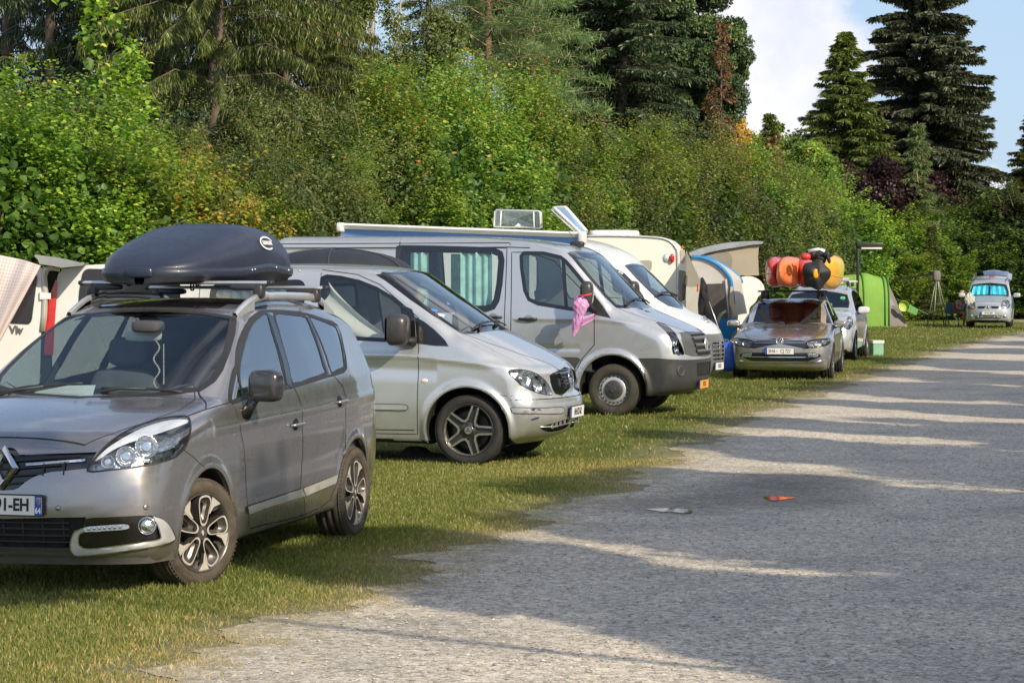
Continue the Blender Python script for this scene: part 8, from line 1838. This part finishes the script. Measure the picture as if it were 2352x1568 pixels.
    rows=[[dome(i/11*PI/2,a) for a in np.linspace(0,2*PI,37)] for i in range(12)]; rows.append([(x*.97,y*.97,.8) for x,y,_ in rows[11]]); rows.append([(x,y,0) for x,y,_ in rows[11]]); m=MB(); m.grid(rows); m.build('shell',pm('tent_black',(.022,.025,.035),.55,var=.2,bump=.2,bs=30),dm)
    m=MB()
    for a0 in (.5,1.57,2.6,3.7,4.7,5.8): m.tube([(x*1.005,y*1.005,z+.004) for x,y,z in [dome(t,a0) for t in np.linspace(0.02,PI/2,14)]]+[(rx*math.cos(a0)*1.004,ry*math.sin(a0)*1.004,.02)],.009,5)
    m.build('pole_sleeve',pm('sleeve',(.05,.055,.07),.5),dm)
def build_far():
    Yg=92.0
    gt=empty('green_tent',at(1990,640,Yg)-Vector((0,0,at(1990,640,Yg).z)),0,'lime green tunnel tent with a brown-grey porch, right of the lamp post','tent')
    gr=fabric('tent_green',(.40,.72,.15),.5,var=.08); gr2=fabric('tent_green_dark',(.10,.30,.05),.4); br=fabric('tent_taupe',(.30,.26,.25),.35,var=.08)
    top=px(6,[(180,560),(300,552),(440,545),(470,540),(500,525),(560,538),(620,560),(690,575),(738,560)])
    T=np.array(top); n=28; us=np.linspace(T[0,0],T[-1,0],n); vs=np.interp(us,T[:,0],T[:,1]); rows=[]
    for u,v in zip(us,vs):
        H=at(u,v,Yg).z; k=[]
        for a in np.linspace(0,PI,14): k.append((at(u,v,Yg).x-gt.location.x,-1.15*math.copysign(abs(math.cos(a))**.75,math.cos(a)),max(0,H*abs(math.sin(a))**.55)))
        rows.append(k)
    m=MB(); m.grid(rows); m.build('tunnel',gr,gt)
    m=MB()
    for zx in (470,690,735):
        u,_=px(6,[(zx,0)])[0]; i=int(np.argmin(abs(us-u))); m.tube([(p[0],p[1]*1.01,p[2]*1.01) for p in rows[i]],.03,6)
    m.build('pole_sleeve',gr2,gt)
    # porch
    A=at(*px(6,[(738,552)])[0],Yg); Bq=at(*px(6,[(1010,1085)])[0],Yg-1.); m=MB(); x0=A.x-gt.location.x; x1=Bq.x-gt.location.x
    m.add([(x0,-1.15,0),(x0,0,A.z),(x0,1.15,0),(x1,-.5,0),(x1,.5,0)],[(0,3,1),(1,3,4),(1,4,2)],0,False); m.build('porch',br,gt)
    flat(gt,'porch_window',px(6,[(752,780),(800,790),(850,880),(750,880)]),pm('pvc_window',(.35,.36,.42),.15,coat=.5),.01,1.05,0,Y=Yg)
    # tarp on a pole
    tp=empty('tarp',at(2150,640,92)-Vector((0,0,at(2150,640,92).z)),0,'grey canopy tarp stretched from the green tent to a tripod of thin poles','tarp')
    P_=[at(u,v,Y)-tp.location for (u,v),Y in zip(px(6,[(760,605),(900,590),(1060,565),(1200,535),(1330,508),(1350,548),(1290,560),(1180,560),(1000,595),(860,615)]),(92.4,92.2,92,91.8,91.6,91.6,93.2,93.4,93.6,93.6))]
    m=MB(); m.add(P_,[(0,1,8,9),(1,2,7,8),(2,3,6,7),(3,4,5,6)]); m.build('tarp_cloth',fabric('tarp_grey',(.10,.10,.11),.2),tp)
    m=MB(); tpz=P_[4]
    for (zx,dy) in ((1200,0),(1270,-.5),(1385,.6),(1440,.9)):
        b=gnd(*px(6,[(zx,1085)])[0]); b=at(px(6,[(zx,0)])[0][0],660,91.6+dy)-tp.location; m.tube([tpz-Vector((.1,0,.15)),(b.x,b.y,0)],.022,6)
    m.build('poles',pm('pole_green',(.25,.30,.22),.5,metal=.4),tp)
    m=MB(); sup(m,tuple(P_[4]-Vector((.1,0,.2))),(.30,.25,.42),e1=.6,e2=.6); m.build('pole_top_cloth',br,tp)
    b=at(*px(6,[(945,890)])[0],91); m=MB(); m.lathe([(-.05,.20),(.02,.22),(.06,.18),(.05,0)],axis='y',n=24,c=tuple(b)); tag(m.build('lime_tub',pm('tub_lime',(.45,.62,.10),.45)),'round lime tub hung on a line right of the tent porch','tub')
    m=MB(); q=[at(u,v,91) for u,v in px(6,[(1010,870),(1105,925),(1080,990),(980,945)])]; m.add(q+[p+Vector((0,.12,0)) for p in q],[(0,1,2,3),(4,5,6,7),(0,1,5,4),(1,2,6,5),(2,3,7,6),(3,0,4,7)],0,False); tag(m.build('green_box',pm('crate_green',(.14,.36,.10),.5)),'tilted green crate hung beside the round lime tub','crate')
    m=MB(); m.tube([at(*px(6,[(870,810)])[0],91.2),at(*px(6,[(1210,980)])[0],91.2)],.015,5); tag(m.build('guy_line',pm('line_green',(.12,.3,.15),.7)),'green line running from the tent porch past the tub','line')
    # lamp post
    Yl=62.; b=at(1970,640,Yl); lp=empty('lamp_post',(b.x,Yl,0),0,'black square lamp post with a flat horizontal head behind the kayak car','street lamp')
    zt=at(1970,556,Yl).z; x1=at(2026,560,Yl).x-b.x; m=MB(); m.box((0,0,zt/2),(.07,.07,zt),bev=.01); m.build('post',pm('lamp_black',(.02,.02,.022),.4,metal=.3),lp)
    m=MB(); m.box(((x1-.02)/2,0,zt-.07),(x1+.06,.20,.12),bev=.02); m.build('lamp_head',pm('lamp_head',(.05,.05,.045),.35,metal=.5,coat=.3),lp); m=MB(); m.box((x1*.55,-.005,zt-.165),(x1*.85,.19,.05),bev=.01); m.build('diffuser',pm('diffuser',(.7,.68,.62),.5),lp)
    # bin
    c=gnd(*px(6,[(655,1420)])[0]); bn=empty('bin',(c.x-.03,c.y,0),.2,'mint green plastic tub with a white rim behind the silver minivan','tub'); m=MB(); m.prism(smooth_poly([(-.12,-.15),(.15,-.15),(.15,.15),(-.12,.15)],.03),.0,.31,axis='z',smooth=False); m.build('tub_body',pm('mint',(.22,.42,.30),.5,var=.1),bn); m=MB(); m.prism(smooth_poly([(-.135,-.165),(.165,-.165),(.165,.165),(-.135,.165)],.03),.29,.36,axis='z'); m.build('rim',pm('tub_rim',(.7,.66,.62),.5),bn)
    # white bag on the small van's mirror
    b=at(*px(11,[(790,745)])[0],88.2); m=MB(); sup(m,(0,0,0),(.40,.16,.46),e1=.8,e2=.9,n=28,fn=lambda p:(p[0]*(1-1.6*max(0,p[2]))+.03*math.sin(p[2]*40),p[1]+.03*math.sin(p[0]*50+p[2]*30),p[2]+.02*math.sin(p[0]*45))); o=tag(m.build('white_bag',fabric('bag_white',(.7,.7,.68),.3,rough=.4)),'crumpled white bag hanging on the mirror of the small far van','bag'); o.location=b
    # folding chair with a seated person in a straw hat
    b=gnd(*px(11,[(640,1310)])[0]); Yp=90.; gx=at(*px(11,[(640,1310)])[0],Yp).x
    ch=empty('folding_chair',(gx,Yp,0),R(-60),'folding chair with bright metal legs beside the small far van','chair')
    m=MB(); [m.tube([(.25,y,0),(-.2,y,.46)],.02,6) or m.tube([(-.25,y,0),(.22,y,.46)],.02,6) or m.tube([(-.2,y,.44),(-.32,y,.95)],.018,6) for y in (-.24,.24)]; m.build('frame',chrome,ch)
    m=MB(); m.grid([[(x,y,.45-.03*math.cos(y*6)) for y in np.linspace(-.24,.24,5)] for x in (-.2,0,.22)]); m.grid([[(-.2-.12*t,y,.5+.42*t) for y in np.linspace(-.24,.24,5)] for t in (0,.5,1)]); m.build('seat_cloth',pm('chair_cloth',(.3,.08,.04),.8),ch)
    person((gx,Yp,0),R(-75))
    ch2=copy_tree(ch); g2=at(*px(11,[(420,1310)])[0],90.5); ch2.location=(g2.x,90.5,0); ch2.rotation_euler=(0,0,R(-100)); tag(ch2,'dark teal folding chair standing in the shade between tripod poles and small van','chair')
    for c_ in ch2.children: 
        c_.data=c_.data.copy(); c_.data.materials[0]=pm('chair_teal',(.02,.08,.09),.8)
def skin_obj(name,chains,mat,parent,sub=2):
    me=bpy.data.meshes.new(name); V=[];E=[];Rr=[]; idx={}
    for ch in chains:
        prev=None
        for (p,r) in ch:
            k=tuple(round(c,4) for c in p)
            if k not in idx: idx[k]=len(V); V.append(p); Rr.append(r)
            if prev is not None: E.append((prev,idx[k]))
            prev=idx[k]
    me.from_pydata(V,E,[]); o=bpy.data.objects.new(name,me); COL.objects.link(o); md=o.modifiers.new('s','SKIN'); 
    if not me.skin_vertices: 
        with bpy.context.temp_override(object=o,active_object=o): bpy.ops.mesh.customdata_skin_add()
    for i,r in enumerate(Rr): me.skin_vertices[0].data[i].radius=(r,r)
    me.skin_vertices[0].data[0].use_root=True; sb=o.modifiers.new('u','SUBSURF'); sb.levels=sub; sb.render_levels=sub
    nm=bpy.data.meshes.new_from_object(o.evaluated_get(bpy.context.evaluated_depsgraph_get())); bpy.data.objects.remove(o); nm.name=name; nm.materials.clear(); nm.materials.append(mat); nm.polygons.foreach_set('use_smooth',[True]*len(nm.polygons)); o=bpy.data.objects.new(name,nm); COL.objects.link(o); o.parent=parent; return o
def person(loc,rz):
    root=empty('person',loc,rz,'person in a straw hat and patterned top sitting by the far small van','person')
    sk=pm('skin',(.38,.17,.10),.5,var=.1); 
    pel=(-.05,0,.55); ch=[[(pel,.13),((-.10,0,.72),.125),((-.10,0,.90),.14),((-.06,0,1.0),.10),((-.03,0,1.06),.05),((.0,0,1.13),.06),((.03,0,1.20),.085),((.02,0,1.28),.075)]]
    for s in (1,-1):
        ch.append([(pel,.13),((.0,.10*s,.53),.10),((.40,.13*s,.56),.07),((.42,.13*s,.30),.055),((.36,.13*s,.07),.035),((.46,.14*s,.035),.035),((.54,.14*s,.03),.025)])
        ch.append([((-.10,0,.90),.14),((-.07,.17*s,.97),.055),((-.03,.23*s,.75),.042),((.20,.19*s,.68),.033),((.27,.17*s,.67),.026)])
        h=(.27,.17*s,.67)
        for k,(dy,l) in enumerate(((-.025,.07),(-.008,.08),(.009,.075),(.026,.06))): ch.append([(h,.026),((.30,.17*s+dy,.668),.010),((.30+l*.6,.17*s+dy*1.1,.66),.009),((.30+l,.17*s+dy*1.1,.642),.008)])
        ch.append([(h,.026),((.29,.17*s-.035*s,.67),.010),((.325,.17*s-.05*s,.66),.009)])
    skin_obj('body',ch,sk,root)
    top=[[((-.05,0,.56),.15),((-.10,0,.72),.145),((-.10,0,.90),.158),((-.07,0,.98),.12)]]+[[((-.10,0,.90),.158),((-.07,.17*s,.965),.075),((-.05,.21*s,.86),.060)] for s in (1,-1)]
    skin_obj('top',top,pm('patterned_top',(.35,.28,.30),.8,var=.9,vs=14),root)
    skin_obj('shorts',[[((-.05,0,.54),.15),((.02,.10*s,.535),.115),((.26,.125*s,.555),.092)] for s in (1,-1)],pm('shorts',(.12,.10,.11),.8),root)
    m=MB(); m.lathe([(0,.0),(.0,.10),(-.02,.115),(-.09,.11),(-.10,.20),(-.115,.24),(-.105,.24),(-.08,.11)],axis='z',n=28,c=(.02,0,1.39)); m.build('straw_hat',pm('straw',(.62,.42,.20),.8,bump=.4,bs=60),root)
    m=MB(); sup(m,(-.01,0,1.24),(.17,.19,.22),e1=.8,e2=.8); m.build('hair',pm('hair',(.08,.04,.02),.7),root)
    m=MB(); sup(m,(.115,0,1.20),(.03,.025,.05),e1=.8); m.build('nose',sk,root); m=MB(); [m.sphere((.098,y,1.225),.011,8) for y in (-.032,.032)]; m.build('eyes',pm('eye',(.03,.02,.02),.2),root); m=MB(); sup(m,(.10,0,1.155),(.02,.05,.012)); m.build('mouth',pm('lips',(.4,.1,.08),.5),root)
    return root
def bits():
    c=gnd(*px(3,[(960,1480)])[0]); m=MB(); m.prism([(-.28,0),(.26,0),(.20,.03),(.0,.06),(-.06,.11),(-.20,.12),(-.28,.05)],-.1,.1,axis='y',smooth=False); o=tag(m.build('wheel_ramp',pm('ramp_black',(.012,.012,.014),.7)),'black levelling ramp lying behind the front wheel of the near silver van','ramp'); o.location=c+Vector((0,.1,0)); o.rotation_euler=(0,0,R(-16))
# ---------------------------------------------------------------- light and sky
SUN_AZ=math.radians(142); SUN_EL=math.radians(31)       # azimuth clockwise from +Y (north)
def build_world():
    w=bpy.data.worlds.new('World'); SC.world=w; w.use_nodes=True; nt=w.node_tree; nt.nodes.clear()
    o=N(nt,'ShaderNodeOutputWorld'); bg=N(nt,'ShaderNodeBackground'); bg.inputs[1].default_value=.15; L(nt,bg.outputs[0],o.inputs[0])
    sky=nt.nodes.new('ShaderNodeTexSky'); sky.sky_type='NISHITA'; sky.sun_disc=False; sky.sun_elevation=SUN_EL; sky.sun_rotation=SUN_AZ; sky.air_density=1.0; sky.dust_density=1.2; sky.ozone_density=1.2; sky.altitude=300
    g=nt.nodes.new('ShaderNodeTexCoord').outputs['Generated']
    # clouds: noise on the direction, flattened towards the horizon
    mp=nt.nodes.new('ShaderNodeMapping'); mp.inputs['Scale'].default_value=(1,1,2.2); mp.inputs['Location'].default_value=(.37,.11,.02); L(nt,g,mp.inputs[0])
    n1=noise(nt,3.2,7,.55,mp.outputs[0])
    cl=ramp(nt,n1,[(.50,(0,0,0)),(.60,(1,1,1))])
    # the big bank seen between the trees
    def blob(u,v,rad,soft):
        d=ray(u,v); d=d/np.linalg.norm(d); vm=nt.nodes.new('ShaderNodeVectorMath'); vm.operation='SUBTRACT'; L(nt,g,vm.inputs[0]); vm.inputs[1].default_value=tuple(d)
        sc=nt.nodes.new('ShaderNodeVectorMath'); sc.operation='MULTIPLY'; sc.inputs[1].default_value=(1,1,1.5); L(nt,vm.outputs[0],sc.inputs[0])
        ln=nt.nodes.new('ShaderNodeVectorMath'); ln.operation='LENGTH'; L(nt,sc.outputs[0],ln.inputs[0])
        nn=nt.nodes.new('ShaderNodeMath'); nn.operation='MULTIPLY_ADD'; L(nt,noise(nt,26,8,.62,g),nn.inputs[0]); nn.inputs[1].default_value=soft; L(nt,ln.outputs['Value'],nn.inputs[2])
        mr=nt.nodes.new('ShaderNodeMapRange'); mr.interpolation_type='SMOOTHSTEP'; L(nt,nn.outputs[0],mr.inputs[0]); mr.inputs[1].default_value=rad+soft*.5+.004; mr.inputs[2].default_value=rad+soft*.5-.010; return mr.outputs[0]
    acc=None
    for u,v,r_,s_ in ((1640,40,.055,.05),(1720,60,.04,.05),(1790,160,.045,.045),(1850,200,.03,.04),(1600,200,.035,.04),(1880,215,.02,.03),(1700,420,.055,.05),(1860,560,.05,.05),(2250,470,.02,.04),(760,60,.018,.03),(1330,-60,.03,.05)):
        b=blob(u,v,r_,s_)
        if acc is None: acc=b
        else:
            m=nt.nodes.new('ShaderNodeMath'); m.operation='MAXIMUM'; L(nt,acc,m.inputs[0]); L(nt,b,m.inputs[1]); acc=m.outputs[0]
    # keep the general clouds out of the part of the sky the camera sees
    d0=ray(1900,100); d0=d0/np.linalg.norm(d0)
    vm=nt.nodes.new('ShaderNodeVectorMath'); vm.operation='DOT_PRODUCT'; L(nt,g,vm.inputs[0]); vm.inputs[1].default_value=tuple(d0)
    mr=nt.nodes.new('ShaderNodeMapRange'); L(nt,vm.outputs['Value'],mr.inputs[0]); mr.inputs[1].default_value=.93; mr.inputs[2].default_value=.97; mr.inputs[3].default_value=1; mr.inputs[4].default_value=.0
    mu=nt.nodes.new('ShaderNodeMath'); mu.operation='MULTIPLY'; L(nt,cl,mu.inputs[0]); L(nt,mr.outputs[0],mu.inputs[1])
    mx=nt.nodes.new('ShaderNodeMath'); mx.operation='MAXIMUM'; L(nt,acc,mx.inputs[0]); L(nt,mu.outputs[0],mx.inputs[1])
    sh=ramp(nt,noise(nt,14,6,.6,g),[(.3,(5.0,5.3,6.3)),(.62,(7.6,7.4,7.6))])
    # high thin haze brightens the blue
    spz=N(nt,'ShaderNodeSeparateXYZ'); L(nt,g,spz.inputs[0]); hm=N(nt,'ShaderNodeMapRange'); L(nt,spz.outputs[2],hm.inputs[0]); hm.inputs[1].default_value=.12; hm.inputs[2].default_value=.55; hm.inputs[3].default_value=.72; hm.inputs[4].default_value=.10
    hz=mixc(nt,hm.outputs[0],sky.outputs[0],(3.3,4.5,6.3))
    fac=nt.nodes.new('ShaderNodeMath'); fac.operation='MULTIPLY'; fac.inputs[1].default_value=.92; L(nt,mx.outputs[0],fac.inputs[0])
    L(nt,mixc(nt,fac.outputs[0],hz,sh),bg.inputs[0])
    s=bpy.data.lights.new('sun','SUN'); s.energy=5.0; s.angle=R(.53); s.color=(1,.87,.66); so=bpy.data.objects.new('sun',s); COL.objects.link(so)
    d=Vector((math.sin(SUN_AZ)*math.cos(SUN_EL),math.cos(SUN_AZ)*math.cos(SUN_EL),math.sin(SUN_EL))); so.rotation_euler=d.to_track_quat('Z','Y').to_euler(); so.location=(20,-20,30)
    SC.view_settings.view_transform='Standard'; SC.view_settings.look='None'; SC.view_settings.exposure=0
    SC.cycles.transparent_max_bounces=24; SC.cycles.max_bounces=7; SC.cycles.glossy_bounces=4; SC.cycles.use_denoising=True; SC.cycles.sample_clamp_indirect=6
build_world()
build_mpv(); roof_box()
build_vito(); build_crafter(); pink_bag()
build_estate(); build_kayaks(); build_minivan(); build_small_van(); build_hatch_van(); build_campers(); build_far(); bits()
build_veg(); build_shadow_trees(); build_ground()

def split_parts():
    names=('wheel_housing','panel_seam','window_seal','door_moulding','door_pillar','sill_seam','rub_strip','strip_seam','roof_channel','awning_end_cap','fog_lamps','wipers','bulb_reflector','scrape','side_repeater','windscreen_sticker','clamp','parking_sensor','tail_light','door_lining','side_repeater','indicator','window_trim','roof_vent','poles','drive_seam','vent_bars','grille_slots','projector_lamp','window_frame','bar_foot','piping','pole_sleeve','chrome_edge','turn_signal')
    for o in list(SC.objects):
        if o.type!='MESH' or not o.parent or o.name.split('.')[0] not in names or len(o.data.vertices)>60000: continue
        me=o.data; n=len(me.vertices); par=list(range(n))
        def f(a):
            while par[a]!=a: par[a]=par[par[a]]; a=par[a]
            return a
        for e in me.edges: 
            a,b=f(e.vertices[0]),f(e.vertices[1])
            if a!=b: par[a]=b
        comp={}
        for i in range(n): comp.setdefault(f(i),[]).append(i)
        co=np.empty(n*3); me.vertices.foreach_get('co',co); co=co.reshape(-1,3)
        box=[[co[v].min(0)-.02,co[v].max(0)+.02,set(v)] for v in comp.values()]
        ch=True
        while ch:
            ch=False
            for i in range(len(box)):
                for j in range(i+1,len(box)):
                    if (box[i][0]<=box[j][1]).all() and (box[j][0]<=box[i][1]).all():
                        box[i]=[np.minimum(box[i][0],box[j][0]),np.maximum(box[i][1],box[j][1]),box[i][2]|box[j][2]]; box.pop(j); ch=True; break
                if ch: break
        if not 1<len(box)<=24: continue
        for k,(lo,hi,vs) in enumerate(box):
            m2=me.copy(); bm=bmesh.new(); bm.from_mesh(m2); bm.verts.ensure_lookup_table(); bmesh.ops.delete(bm,geom=[v for v in bm.verts if v.index not in vs],context='VERTS'); bm.to_mesh(m2); bm.free()
            if k==0: keep=m2
            else:
                c=o.copy(); c.data=m2; COL.objects.link(c)
        o.data=keep
split_parts()
